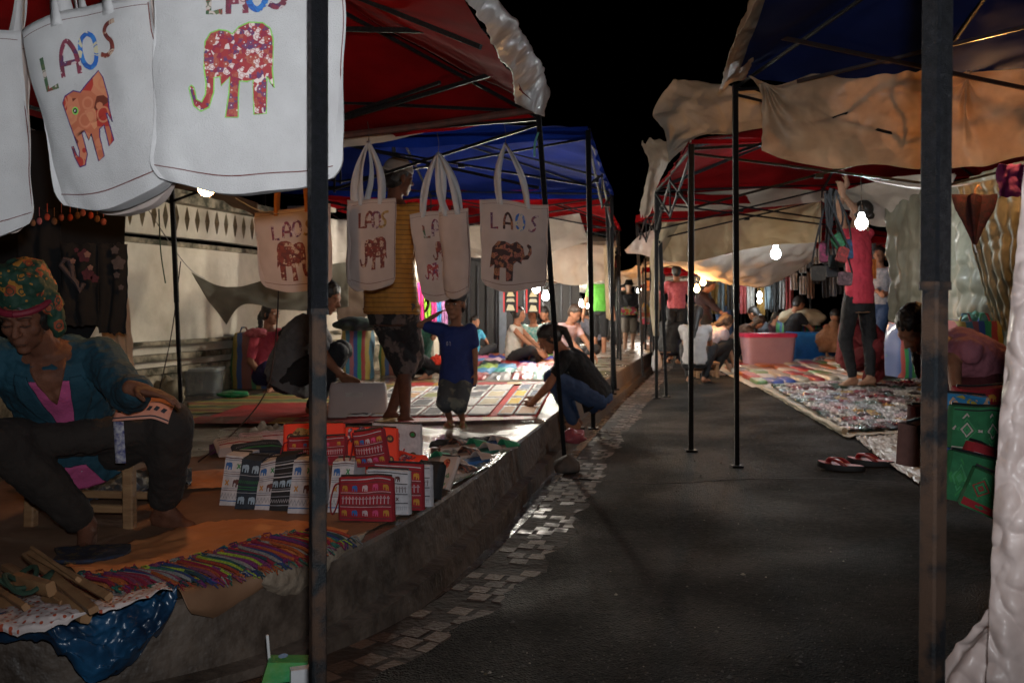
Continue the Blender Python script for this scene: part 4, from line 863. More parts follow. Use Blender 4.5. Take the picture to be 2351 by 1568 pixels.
# ---------------------------------------------------------------- ground sheets and mats
def gmat(name, label, cat, corners, m, f=pz, dz=.006, amp=.012, res=(50, 30), **k):
    """corners given as rows of image points on the ground"""
    ctrl = [[G(u, v, f, dz) for u, v in r] for r in corners]
    return sheet(name, label, cat, ctrl, m, amp=amp, up=True, res=res, **k)
orange_tarp = mat('orange_tarp', (.58, .23, .085), .6, (.40, .15, .05), 3, .5, 8, detail=8)
brown_tarp2 = mat('dull_tarp', (.22, .12, .07), .7, (.13, .065, .035), 3, .5, 8, detail=8)
gmat('ground_tarp', 'wide dull brown tarp spread under the old woman and the pouches', 'tarp', [[(-120, 1120), (250, 1075), (520, 1040), (700, 1020), (820, 1010)], [(-120, 1250), (250, 1190), (520, 1130), (760, 1110), (930, 1090)], [(-120, 1330), (150, 1290), (480, 1240), (730, 1220), (960, 1150)], [(-120, 1400), (180, 1380), (420, 1345), (700, 1280), (960, 1165)]], brown_tarp2, amp=.012, fs=4, seed=40, res=(90, 50))
gmat('orange_tarp', 'crumpled orange tarp in front of the bare feet, under the bracelets', 'tarp', [[(150, 1300), (340, 1235), (520, 1195), (690, 1200), (800, 1218)], [(200, 1335), (380, 1290), (550, 1250), (710, 1240), (790, 1232)], [(260, 1362), (430, 1340), (570, 1315), (690, 1284), (770, 1250)]], orange_tarp, dz=.022, amp=.022, fs=5, seed=41, res=(80, 40))
# brown paper and cloth falling over the kerb
def drape(name, label, cat, top, bot, m, **k):
    a = [G(u, v, pz, .03) for u, v in top]; b = []
    for (u, v), p in zip(bot, a):
        b.append(P(u, v, p.y-.07))
    mid = [lerp(x, y, .35)+V((.02, -.05, .03)) for x, y in zip(a, b)]
    mid2 = [lerp(x, y, .7)+V((.02, -.045, .01)) for x, y in zip(a, b)]
    return sheet(name, label, cat, [a, mid, mid2, b], m, **k)
drape('paper_flap', 'flap of brown packing paper hanging over the kerb', 'paper', [(395, 1345), (470, 1330), (560, 1310), (650, 1290)], [(440, 1408), (480, 1416), (520, 1416), (612, 1340)], mat('brown_paper', (.24, .13, .07), .6, (.18, .09, .05), 4, .3, 12), amp=.006, fs=3, seed=42, res=(40, 20))
drape('frayed_cloth', 'frayed pale sacking cloth over the kerb beside the near pole', 'cloth', [(600, 1300), (660, 1285), (720, 1262), (850, 1215)], [(600, 1345), (650, 1372), (705, 1362), (800, 1275)], mat('sacking', (.30, .24, .18), .9, (.18, .13, .09), 12, .6, 60), amp=.012, fs=8, seed=43, edge=.12, res=(50, 24))
drape('plastic_bag', 'crumpled dark blue plastic bag hanging down the kerb', 'plastic bag', [(-80, 1405), (60, 1410), (190, 1400), (330, 1372), (410, 1345)], [(-80, 1460), (90, 1480), (205, 1560), (290, 1540), (395, 1400)], mat('blue_plastic', (.02, .10, .22), .34, (.006, .022, .055), 8, .3, 30, detail=8, coat=.2, spec=.6, crease=1.0, cs=13), amp=.05, fs=9, seed=44, edge=.06, res=(90, 50), solid=.001)
# dotted cloth bundle
def dotted():
    m = mat('dotted_cloth', (.60, .52, .50), .85, (.5, .42, .41), 6, .3, 90); nt = m.node_tree; N = nt.nodes; L = nt.links; b = N['Principled BSDF']; mp = N[nt['mp']]
    v = N.new('ShaderNodeTexVoronoi'); v.inputs['Scale'].default_value = 44; v.inputs['Randomness'].default_value = .3; v.voronoi_dimensions = '2D'; L.new(mp.outputs[0], v.inputs['Vector'])
    c = N.new('ShaderNodeMath'); c.operation = 'LESS_THAN'; c.inputs[1].default_value = .20; L.new(v.outputs['Distance'], c.inputs[0])
    mx = N.new('ShaderNodeMix'); mx.data_type = 'RGBA'; L.new(c.outputs[0], mx.inputs['Factor']); src = b.inputs['Base Color'].links[0].from_socket
    L.new(src, mx.inputs['A']); mx.inputs['B'].default_value = (.38, .07, .03, 1); L.new(mx.outputs['Result'], b.inputs['Base Color'])
    return m
DOT = dotted()
ctrl = [[G(u, v, pz, dz) for u, v, dz in r] for r in [[(-80, 1335, .03), (60, 1320, .02), (180, 1325, .02), (290, 1345, .02)], [(-80, 1380, .02), (60, 1375, .015), (200, 1370, .015), (340, 1352, .02)], [(-80, 1418, .05), (80, 1400, .07), (220, 1392, .06), (380, 1340, .05)]]]
low = [P(u, v, Y) for u, v, Y in ((-80, 1452, 2.35), (90, 1450, 2.36), (200, 1418, 2.42), (398, 1346, 2.55))]
ctrl.append([lerp(a, b, .6)+V((0, -.03, .01)) for a, b in zip(ctrl[2], low)]); ctrl.append(low)
sheet('dotted_cloth', 'white cloth with orange dots bundled under the wooden sticks', 'cloth', ctrl, DOT, amp=.016, fs=9, seed=45, res=(80, 50))
# wooden sticks
bamboo = mat('pale_stick', (.33, .18, .085), .6, (.22, .11, .05), 8, .3, 40, stretch=(1, 1, 1))
sticks = [((15, 1300), (150, 1385), .036, .05), ((60, 1272), (215, 1400), .030, .09), ((70, 1268), (250, 1370), .026, .11), ((-40, 1372), (100, 1410), .034, .04), ((110, 1362), (200, 1412), .05, .05), ((-30, 1330), (95, 1350), .045, .04),
          ((40, 1330), (118, 1352), .048, .08), ((-20, 1345), (60, 1395), .03, .06), ((75, 1258), (180, 1330), .02, .12), ((150, 1345), (250, 1380), .03, .02)]
for i, (a, b, w, dz) in enumerate(sticks):
    A_ = G(*a, pz, dz+.01); B_ = G(*b, pz, dz+.012)
    mb = MB().bar(A_, B_, w*.8, h=w*.55, rot=.3*i)
    T(mb.build('wooden_stick', bamboo), f"pale wooden stick in the dotted cloth, {ORD[i]} counted across the pile", 'stick', 'wooden sticks piled in the dotted cloth')
rope = mat('green_twine', (.02, .05, .03), .8)
for i in range(2):
    c = G(30+35*i, 1325+8*i, pz, .10)
    mb = MB(); mb.tube([c+V((.06*math.cos(a), .05*math.sin(a), .02*math.sin(a*2+i))) for a in [j*.35 for j in range(19)]], .007, 6)
    T(mb.build('twine_loop', rope), ['loop of dark green twine round the sticks, farther from the dots', 'loop of dark green twine round the sticks, nearer to the dots'][i], 'twine')
# braided bracelets in a row on the tarp
bc = [(.32, .01, .05), (.02, .05, .2), (.4, .05, .02), (.02, .16, .12), (.18, .02, .16), (.3, .3, .3), (.38, .5, .04), (.45, .10, .02), (.01, .06, .08), (.25, .05, .12)]
bcn = ['red', 'navy', 'rust', 'teal', 'plum', 'grey', 'lime', 'orange', 'dark teal', 'rose']
bmats = [mat('cord_'+bcn[i].replace(' ', '_'), tuple(x*.9 for x in c), .8, tuple(x*.4 for x in c), 150, .5, 300) for i, c in enumerate(bc)]
cl = smoothp([V((x, y, 0)) for x, y in ((222, 1338), (300, 1330), (390, 1322), (470, 1308), (540, 1290), (620, 1268), (690, 1248), (775, 1228))], 12)
nB = 64
for i in range(nB):
    p = cl[int(i/(nB-1)*(len(cl)-1))]
    wd = lerp(34, 52, min(1, i/25)) if i < 52 else lerp(52, 26, (i-52)/12)
    a = G(p.x-wd+rnd(-5, 5), p.y-18*wd/50+rnd(-4, 4), pz, .05); b = G(p.x+wd+rnd(-5, 5), p.y+13*wd/50+rnd(-4, 4), pz, .045)
    ci = (i*7+int(rnd(0, 3))) % 10 if i > 18 else random.choice([0, 1, 5, 9, 4, 7])
    mb = MB(); mid = smoothp([a, lerp(a, b, .3)+V((rnd(-.012, .012), 0, .005)), lerp(a, b, .7)+V((rnd(-.012, .012), 0, .008)), b], 4)
    mb.tube(mid, .0062, 5)
    for e, d in ((a, a-b), (b, b-a)):
        d = d.normalized()
        for _ in range(3):
            q1_ = e+d*.018+V((rnd(-.01, .01), rnd(-.01, .01), rnd(-.004, .01))); q2_ = q1_+d*.02+V((rnd(-.015, .015), rnd(-.015, .015), -.01))
            mb.tube([e, q1_, q2_], .0022, 4, 1)
    row = 'left half' if i < nB//2 else 'right half'
    j = i if i < nB//2 else nB-1-i
    lab = f"{bcn[ci]} braided bracelet, number {j+1} from the {'stick pile' if i < nB//2 else 'kerb'} end of the row"
    T(mb.build('braided_bracelet', [bmats[ci], bmats[(ci+3) % 10]]), lab, 'bracelet', 'braided bracelets laid in a row on the orange tarp')
# dark embroidered strip by the foot
k0 = mat('dark_band', (.010, .012, .022), .8)
gmat('embroidered_band', 'folded black embroidered band lying by the old woman\'s foot', 'textile', [[(125, 1262), (200, 1255), (300, 1252)], [(130, 1275), (210, 1270), (300, 1265)], [(120, 1290), (200, 1290), (285, 1275)]], batik('band_print', [(.01, .012, .03), (.012, .012, .02), (.01, .02, .05), (.012, .012, .02), (.09, .06, .02)], 60), dz=.03, amp=.006, res=(30, 12), solid=.012)
# blue cloth and green package behind the stool
gmat('blue_tarp', 'rumpled dull blue plastic behind the legs of the old woman', 'tarp', [[(200, 1090), (330, 1085), (440, 1085)], [(190, 1120), (330, 1115), (440, 1110)], [(200, 1150), (320, 1140), (430, 1125)]], mat('dull_blue_tarp', (.05, .08, .12), .35, (.03, .045, .07), 6, .8, 12, coat=.4), dz=.05, amp=.06, fs=6, seed=47)
gmat('purple_cloth', 'dark purple cloth lying behind the row of pouches', 'cloth', [[(480, 1025), (560, 1015), (640, 1010), (700, 1018)], [(480, 1045), (560, 1040), (640, 1035), (700, 1040)]], fab('purple', (.07, .01, .06)), dz=.03, amp=.04, fs=7, seed=48)
gmat('white_cloth', 'crumpled off-white cloth heaped behind the purple cloth', 'cloth', [[(570, 1000), (620, 985), (680, 990)], [(570, 1020), (620, 1012), (690, 1015)]], fab('offwhite', (.32, .29, .24)), dz=.03, amp=.09, fs=7, seed=49)
gmat('pale_orange_tarp', 'pale orange tarp corner at the back left of the pouches', 'tarp', [[(440, 1085), (500, 1078), (560, 1075)], [(430, 1125), (490, 1120), (540, 1115)]], orange_tarp, dz=.02, amp=.015, seed=50)
gmat('black_cloth_strip', 'black cloth strip lying across the wet paving', 'cloth', [[(990, 1015), (1070, 1008), (1150, 1006)], [(985, 1028), (1070, 1022), (1158, 1016)]], blk_f, dz=.02, amp=.03, fs=8, seed=51)
gmat('green_plastic_sheet', 'green and clear plastic under the cloth slippers', 'plastic sheet', [[(985, 1045), (1080, 1025), (1175, 1015)], [(985, 1090), (1060, 1075), (1165, 1040)], [(960, 1150), (1030, 1118), (1130, 1070)]], mat('green_plastic', (.10, .22, .12), .2, (.22, .25, .22), 6, .8, 14, coat=.6, detail=6), dz=.012, amp=.02, fs=8, seed=52)

# red and yellow bordered mats with cloth samples
ry = stripes('red_yellow_border', [(.35, .012, .01), (.35, .012, .01), (.42, .22, .02), (.35, .012, .01), (.2, .02, .01)], 1.4, 0)
red_mat = mat('red_mat', (.55, .02, .014), .8, (.33, .012, .01), 4, .3, 60)
gmat('striped_mat', 'yellow and green striped plastic mat under the seated sellers', 'mat', [[(430, 925), (600, 905), (800, 890), (1000, 870)], [(430, 945), (600, 925), (800, 905), (1000, 885)], [(430, 952), (620, 938), (830, 918), (1000, 895)]], stripes('yellow_mat', [(.28, .20, .04), (.06, .12, .04), (.28, .2, .04), (.2, .05, .02)], 2.2, 1), dz=.004, amp=.01)
gmat('red_mat', 'plain bright red mat beside the grey-shirted man', 'mat', [[(560, 930), (640, 926), (720, 924)], [(470, 960), (620, 958), (740, 957)]], red_mat, dz=.015, amp=.008)
gmat('bordered_mat', 'long red and yellow bordered edge of the sample mat', 'mat', [[(440, 955), (640, 958), (860, 960), (1230, 956)], [(435, 972), (640, 972), (860, 971), (1232, 962)]], ry, dz=.02, amp=.006)
M0 = [G(900, 893, pz, .01), G(1272, 884, pz, .01), G(1232, 958, pz, .01), G(790, 962, pz, .01)]
def m2(u, v): return lerp(lerp(M0[0], M0[1], u), lerp(M0[3], M0[2], u), v)
mb = MB().grid(lambda u, v: m2(u, v)+UP*(.003*abs(nz(m2(u, v), 6))), 40, 20); T(mb.build('sample_mat', red_mat, solid=.004), 'red mat laid out with rows of cloth squares by the kerb', 'mat')
cs = [('grey', (.09, .09, .10)), ('white', (.60, .58, .55)), ('yellow', (.65, .42, .02)), ('dark grey', (.05, .05, .06)), ('cream', (.50, .42, .28)), ('olive', (.25, .25, .10)), ('pale orange', (.52, .30, .16)), ('slate', (.09, .11, .17))]
csm = [mat('sample_'+n.replace(' ', '_'), c, .75, tuple(x*.8 for x in c), 9, .3, 60) for n, c in cs]
wborder = mat('sample_border', (.72, .71, .70), .8)
pat = [0, 4, 7, 5, 0, 1, 7, 0, 3, 6, 5, 6, 0, 4, 2, 7, 1, 3, 0, 3, 1, 4, 2, 6, 3, 4, 0, 3, 1, 1, 6, 6]
for r in range(4):
    for c in range(8):
        i = r*8+c; u0, u1 = (c+.04)/8, (c+.96)/8; v0, v1 = (r+.05)/4, (r+.95)/4
        if c == 6: u0 += .035
        f = lambda a, b: m2(lerp(u0, u1, a), lerp(v0, v1, b))
        mb = MB(); sd = rnd(0, 50)
        mb.grid(lambda a, b: f(a, b)+UP*(.016+.010*abs(nz((a*3+sd, b*3, 0)))), 8, 8, mi=lambda x, y: 1 if x in (0, 7) or y in (0, 7) else 0)
        o = mb.build('cloth_sample', [csm[pat[i]], wborder], solid=.006)
        T(o, f"{cs[pat[i]][0]} cloth square with white border, {ORD[c]} from the left in the {['farthest', 'second farthest', 'second nearest', 'nearest'][r]} row", 'cloth square', 'cloth squares on the red mat')
gmat('bordered_mat', 'far red and yellow bordered mat edge behind the child', 'mat', [[(930, 878), (1100, 876), (1285, 868)], [(900, 888), (1100, 884), (1280, 880)]], ry, dz=.015, amp=.006)
# folded colourful textiles in packets
tc_ = [('red', (.45, .015, .02)), ('yellow', (.55, .38, .05)), ('sky blue', (.04, .25, .5)), ('pink', (.6, .12, .25)), ('grey', (.28, .28, .29)), ('royal blue', (.02, .04, .35)), ('teal', (.05, .4, .35)), ('white', (.6, .58, .56)), ('violet', (.2, .08, .35)), ('black', (.02, .02, .02)), ('pale pink', (.55, .35, .4)), ('lime', (.3, .45, .08)), ('orange', (.6, .16, .03))]
tcm = [mat('textile_'+n.replace(' ', '_'), c, .45, tuple(x*.8 for x in c), 9, .4, 30, coat=.7) for n, c in tc_]
T0 = [G(1100, 812, pz, .02), G(1278, 806, pz, .02), G(1276, 872, pz, .02), G(1010, 876, pz, .02)]
def t2(u, v): return lerp(lerp(T0[0], T0[1], u), lerp(T0[3], T0[2], u), v)
mb = MB().grid(lambda u, v: t2(u*1.1-.05, v*1.02), 10, 10); T(mb.build('textile_mat', fab('cream_mat', (.4, .36, .3)), solid=.004), 'pale ground sheet under the folded colourful textiles', 'mat')
protos = {}
nr_, nc_ = 8, 5
RN = ['nearest', 'second nearest', 'third nearest', 'fourth nearest', 'fifth nearest', 'third farthest', 'second farthest', 'farthest']
for r in range(nr_):
    for c in range(nc_):
        v = 1-(r+.5)/nr_; u = (c+.5+rnd(-.12, .12))/nc_
        ci = random.randrange(len(tc_)) if r > 0 else [0, 0, 4, 0, 6][c]
        p = t2(u, v); w = (t2(1, v)-t2(0, v)).length/nc_*.92; d = abs(T0[0].y-T0[3].y)/nr_*.9
        key = ci
        if key not in protos:
            mb = MB()
            mb.grid(lambda a, b: V(((a-.5)*(1-.05*math.sin(PI*b)), (b-.5), .09*math.sin(PI*min(1, max(0, b)))**.4*math.sin(PI*(a*.9+.05))**.25+.05*nz((a*4, b*3, ci))+.02*nz((a*11, b*6, ci)))), 14, 10)
            mb.grid(lambda a, b: V((a-.5, b-.5, -.002)), 1, 1)
            o = mb.build('folded_textile', [tcm[ci]], local=True, sharp=0); protos[key] = o
        else:
            o = protos[key].copy(); C.objects.link(o)
        o.location = p+UP*.012; o.scale = (w, d, .42); o.rotation_euler = (0, 0, rnd(-.08, .08)-.05)
        T(o, f"{tc_[ci][0]} folded textile packet, {ORD[c]} from the left in the {RN[r]} row", 'textile', 'folded textiles on the pavement')
# packets on the right-hand mat
MR = [G(1768, 893), G(2125, 876), G(2190, 985), G(1948, 1001)]
MR = [p_+UP*.03 for p_ in MR]
def r2_(u, v): return lerp(lerp(MR[0], MR[1], u), lerp(MR[3], MR[2], u), v)
foil = mat('crumpled_foil', (.42, .38, .33), .35, (.25, .22, .18), 12, .3, 30, detail=8, metal=.15, crease=1, cs=14)
ctrl = [[r2_(u, v)-UP*.018 for u in (-.07, .3, .7, 1.12)] for v in (-.05, .35, .7, 1.03)]
sheet('ground_sheet', 'pale crumpled ground sheet with rolled edge under the glossy packets', 'ground sheet', ctrl, mat('pale_ground_sheet', (.42, .38, .3), .55, (.3, .27, .2), 6, .8, 14), amp=.02, up=True, fs=4, res=(60, 60), seed=60, edge=.02)
edge_ = [r2_(-.06, v)+UP*.02 for v in [i/24 for i in range(25)]]
mb = MB().tube([p_+V((.02*nz(p_, 5)*2, 0, -.012+.01*nz(p_, 7))) for p_ in edge_], [.018+.012*nz(p_, 6, 2) for p_ in edge_], 10); T(mb.build('rolled_mat_edge', mat('pale_roll', (.42, .38, .3), .6, (.28, .24, .17), 10, .8, 20)), 'rolled white edge of the packet mat along the asphalt', 'ground sheet')
pc = [('silver', (.34, .33, .31)), ('pale pink', (.5, .36, .36)), ('dark red', (.25, .02, .03)), ('white', (.6, .57, .52)), ('dark green', (.03, .12, .08)), ('amber', (.4, .22, .06)), ('grey', (.25, .24, .24)), ('black', (.03, .03, .035))]
pm = []
for n, c in pc:
    m = mat('packet_'+n.replace(' ', '_'), c, .16, tuple(x*.6 for x in c), 20, .5, 24, coat=.5, metal=.0, detail=6, spec=.9, lo=.42, hi=.58); pm.append(m)
pr = []
for k in range(4):
    mb = MB(); sd = k*11
    mb.grid(lambda a, b: V((a-.5, b-.5, .2+.30*nz((a*4, b*4, sd))+.13*nz((a*10, b*10, sd))+.03*nz((a*23, b*23, sd))-.3*(abs(a-.5)**4+abs(b-.5)**4)*8*.2)), 16, 16)
    mb.grid(lambda a, b: V((a-.5, b-.5, 0)), 1, 1)
    pr.append(mb)
made = {}
NR, NC = 15, 11
for r in range(NR):
    for c in range(NC):
        ci = random.choice([0, 0, 1, 1, 2, 2, 3, 3, 4, 4, 5, 6, 7]); k = random.randrange(4)
        u = (c+.5)/NC; v = 1-(r+.5)/NR; p_ = r2_(u, v)
        w = (r2_(1, v)-r2_(0, v)).length/NC*.92; d = (r2_(u, 1)-r2_(u, 0)).length/NR*.86
        if (ci, k) not in made:
            o = pr[k].build('glossy_packet', [pm[ci]], local=True, sharp=0); made[ci, k] = o
        else: o = made[ci, k].copy(); C.objects.link(o)
        o.location = p_; o.scale = (w, d, .07); o.rotation_euler = (rnd(-.08, .08), rnd(-.08, .08), rnd(-.25, .25)-.1)
        ro = ORD[r] if r < 20 else str(r)
        T(o, f"{pc[ci][0]} glossy packet, {ORD[c]} across in the {ro} row counted from the near edge", 'packet', 'glossy packets laid in rows')
# second, farther mat with stacks of cards
MF = [G(1650, 842), G(1960, 826), G(2010, 872), G(1735, 888)]
MF = [p_+UP*.02 for p_ in MF]
def f2_(u, v): return lerp(lerp(MF[0], MF[1], u), lerp(MF[3], MF[2], u), v)
ctrl = [[f2_(u, v)-UP*.01 for u in (-.05, .35, .7, 1.05)] for v in (-.03, .35, .7, 1.05)]
sheet('ground_sheet', 'white ground sheet with a blue panel under the farther wares', 'ground sheet', ctrl, mat('white_ground', (.5, .46, .4), .6, (.4, .36, .3), 4, .4, 14), amp=.015, up=True, fs=3, res=(30, 30), seed=61)
pc2 = [('red', (.4, .03, .03)), ('cream', (.5, .42, .3)), ('blue', (.04, .1, .4)), ('orange', (.5, .15, .04)), ('white', (.6, .56, .5)), ('green', (.15, .3, .1)), ('pale blue', (.25, .38, .45))]
pm2 = [mat('ware_'+n.replace(' ', '_'), c, .35, None, 20, .5, 30, coat=.5) for n, c in pc2]
made = {}
for r in range(6):
    for c in range(9):
        ci = 2 if (r == 0 and 0 < c < 3) else random.choice([0, 1, 3, 4, 4, 1, 5, 6])
        u = (c+.5)/9; v = 1-(r+.5)/6; p_ = f2_(u, v); w = (f2_(1, v)-f2_(0, v)).length/9*.85; d = (f2_(u, 1)-f2_(u, 0)).length/6*.75
        if ci not in made:
            mb = MB(); mb.loft([((0, 0, 0), V((.5, 0, 0)), V((0, .5, 0))), ((0, 0, .6), V((.5, 0, 0)), V((0, .5, 0))), ((0, 0, .9), V((.42, 0, 0)), V((0, .42, 0)))], 16, e=.3); o = mb.build('boxed_ware', [pm2[ci]], local=True); made[ci] = o
        else: o = made[ci].copy(); C.objects.link(o)
        o.location = p_; o.scale = (w, d, rnd(.03, .06)); o.rotation_euler = (0, 0, rnd(-.1, .1))
        T(o, f"{pc2[ci][0]} flat boxed item on the far white sheet, {ORD[c]} across, {ORD[r]} row back", 'boxed item', 'boxed items on the far white sheet')
# foil-like sheet by the near right pole
gmat('foil_sheet', 'crumpled shiny sheet running from the packet mat towards the near right pole', 'ground sheet', [[(1965, 1006), (2040, 1000), (2160, 990)], [(2010, 1045), (2080, 1040), (2180, 1035)], [(2110, 1112), (2150, 1105), (2200, 1100)]], foil, f=gz, dz=.01, amp=.035, fs=9, seed=62, res=(60, 60))
# flip-flops
def flip(u, v, yaw, lb):
    p_ = G(u, v); t = thing('flip_flop', p_, lb, 'flip-flop', 'pair of red flip-flops on the asphalt', rz=yaw)
    out = [(math.cos(a)*(.048+.008*math.sin(a)), math.sin(a)*.135) for a in [2*PI*j/24 for j in range(24)]]
    mb = MB(); lay = ((0, 1, 0), (.022, 1.03, 0), (.03, 1.0, 0))
    b = 0
    for z, s, _ in lay: mb.v += [V((x*s, y*s, z+.012*max(0, y/.135)**2)) for x, y in out]
    for l in range(2):
        for j in range(24): mb.f.append([l*24+j, l*24+(j+1) % 24, (l+1)*24+(j+1) % 24, (l+1)*24+j]); mb.m.append(0)
    mb.f.append(list(range(23, -1, -1))); mb.m.append(0)
    mb.build('sole', mat('black_rubber', (.012, .011, .012), .6), t, local=True)
    mb = MB(); k = [V((x*.94, y*.95, .0325+.012*max(0, y/.135)**2)) for x, y in out]; mb.add(k, [tuple(range(24))]); mb.build('footbed', mat('pink_footbed', (.45, .10, .10), .5, (.35, .06, .06), 12), t, local=True, smooth=False)
    mb = MB()
    for sx in (-1, 1):
        pts = smoothp([V((0, .075, .035)), V((sx*.02, .05, .062)), V((sx*.042, .01, .058)), V((sx*.05, -.035, .03))], 6)
        b = len(mb.v)
        for i, q_ in enumerate(pts):
            w = .012+.012*math.sin(PI*i/len(pts)); mb.v += [q_+V((0, w, 0)), q_-V((0, w, 0))]
        for i in range(len(pts)-1): mb.f.append([b+2*i, b+2*i+1, b+2*i+3, b+2*i+2]); mb.m.append(0)
    mb.tube([V((0, .075, .034)), V((0, .072, .05))], .005, 6)
    mb.build('thong_strap', mat('red_strap', (.35, .01, .015), .4, coat=.5), t, local=True, solid=.005)
flip(1930, 1078, 1.05, 'red flip-flop lying nearer on the asphalt, its strap facing left')
flip(1998, 1068, 1.15, 'second red flip-flop, the one closer to the crumpled shiny sheet')
# drink carton in the gutter
p_ = G(650, 1555); t = thing('drink_carton', p_+UP*.0, 'squashed green drink carton with a straw in the gutter beside the near pole', 'drink carton', rz=.35)
mb = MB(); k = [(-.06, -.03), (.055, -.035), (.065, .03), (-.05, .035)]
mb.add([(x, y, 0) for x, y in k]+[(x*.9+.012, y*.85, .055+.012*(x > 0)*-1) for x, y in k], [(3, 2, 1, 0), (4, 5, 6, 7), (0, 1, 5, 4), (1, 2, 6, 5), (2, 3, 7, 6), (3, 0, 4, 7)])
bm_c = mat('green_carton', (.02, .26, .08), .4, (.10, .28, .06), 12, .3, 30); mb.build('carton_body', bm_c, t, local=True, smooth=False)
MB().box((.055, -.052, .018), (.085, .03, .045)).build('carton_end', mat('white_carton', (.6, .6, .62), .4), t, local=True, smooth=False)
for i, (x, z, c_) in enumerate(((-.012, .03, 'L'), (.0, .031, 'A'))): pass
mb = MB()
for j, ch in enumerate(('O', 'S', 'L', 'A')):
    for st in GL[ch]: ribbon(mb, [(-.03+j*.016+a_*.014, .018+b_*.016) for a_, b_ in st], .0028, lambda a_, b_: V((a_, -.0335-.0005+.002*0, b_)))
MB().tube([V((-.035, .01, .05)), V((-.04, .012, .115))], .004, 8).build('straw', mat('white_straw', (.7, .7, .7), .4), t, local=True)
def disc_on(t, c, r, n, m, nm):
    mb = MB(); n = V(n).normalized(); X = n.cross(UP if abs(n.z) < .9 else V((1, 0, 0))).normalized(); Y_ = n.cross(X)
    mb.add([V(c)+X*r*math.cos(2*PI*i/16)+Y_*r*math.sin(2*PI*i/16) for i in range(16)], [tuple(range(16))]); return mb.build(nm, m, t, local=True, smooth=False)
disc_on(t, (.0, .0, .0585), .013, (-.1, -.1, 1), mat('carton_blue', (.05, .3, .6), .4), 'round_mark')
# pink plastic bag and block at the foot of the leaning pole
p_ = G(1318, 1018); mb = MB(); mb.ell((0, 0, .045), V((.085, 0, 0)), V((0, .06, 0)), V((0, 0, .05)), 30, 20)
mb.v = [q_+q_.normalized()*(.03*nz(q_, 25)) for q_ in mb.v]; mb.v = [V((q_.x, q_.y, max(0, q_.z))) for q_ in mb.v]
o = mb.build('crumpled_bag', mat('pink_bag', (.45, .12, .14), .35, (.35, .08, .1), 10, .8, 30, trans=.2), local=True, sharp=0); o.location = p_; T(o, 'crumpled pink plastic bag lying by the crouching woman', 'plastic bag')
p_ = G(1303, 1082); mb = MB(); mb.ell((0, 0, .03), V((.085, 0, 0)), V((0, .075, 0)), V((0, 0, .055)), 16, 10); mb.v = [V((q_.x+.02*nz(q_, 14), q_.y+.02*nz(q_, 14, 3), max(0, q_.z*(1+.3*nz(q_, 12, 5))))) for q_ in mb.v]
o = mb.build('stone_block', mat('rough_stone', (.09, .07, .06), .8, (.05, .04, .035), 12, .7, 30), local=True, sharp=0); o.location = p_; T(o, 'rough stone block at the foot of the leaning tent pole', 'stone')

# ---------------------------------------------------------------- containers
def tub(name, label, c, W, D, H, m, rim, yaw=0, lidm=None):
    t = thing(name, c, label, 'plastic tub', rz=yaw)
    mb = MB(); mb.loft([((0, 0, .0), V((W*.44, 0, 0)), V((0, D*.44, 0))), ((0, 0, H*.9), V((W*.5, 0, 0)), V((0, D*.5, 0))), ((0, 0, H*.9), V((W*.47, 0, 0)), V((0, D*.47, 0))), ((0, 0, .02), V((W*.41, 0, 0)), V((0, D*.41, 0)))], 28, e=.22); mb.build('tub_body', m, t, local=True, sharp=30)
    mb = MB(); mb.loft([((0, 0, H*.88), V((W*.52, 0, 0)), V((0, D*.52, 0))), ((0, 0, H*.97), V((W*.535, 0, 0)), V((0, D*.535, 0))), ((0, 0, H), V((W*.5, 0, 0)), V((0, D*.5, 0)))], 28, e=.22); mb.build('rim', rim, t, local=True, sharp=30)
    return t
c = G(1758, 838); k = c.y/F
tub('storage_tub', 'pale pink plastic tub with a bright pink rim', c+V((0, -.1, 0)), 116*k, .40, 74*k, mat('pink_tub', (.36, .22, .27), .4, (.31, .19, .24), 3), mat('hot_pink', (.55, .04, .12), .4), .08)
c = G(1848, 828); k = c.y/F
tub('storage_tub', 'bright blue plastic tub beside the pink one', c+V((0, -.1, 0)), 82*k, .40, 66*k, mat('blue_tub', (.01, .12, .40), .4), mat('blue_rim', (.015, .15, .45), .4), -.05)
c = G(468, 905, pz); k = c.y/F
tub('clear_box', 'clear plastic storage box against the stained wall', c, 78*k, .3, 62*k, mat('clear_box', (.4, .42, .4), .2, alpha=.35), mat('clear_rim', (.45, .47, .45), .25, alpha=.7), 0)
wv1 = stripes('woven_blue_red', [(.03, .08, .3), (.03, .3, .12), (.35, .05, .05), (.4, .3, .06), (.05, .2, .3), (.3, .1, .12)], 4.0, 0, cross=50, coat=.3)
wv2 = stripes('woven_yellow_green', [(.25, .08, .06), (.06, .2, .08), (.38, .28, .06), (.05, .1, .25), (.25, .08, .05)], 4.4, 0, cross=50, coat=.3)
wv3 = stripes('woven_green_red', [(.04, .25, .08), (.05, .1, .28), (.35, .06, .05), (.03, .3, .1), (.04, .12, .25)], 7, 0, cross=50, coat=.3)
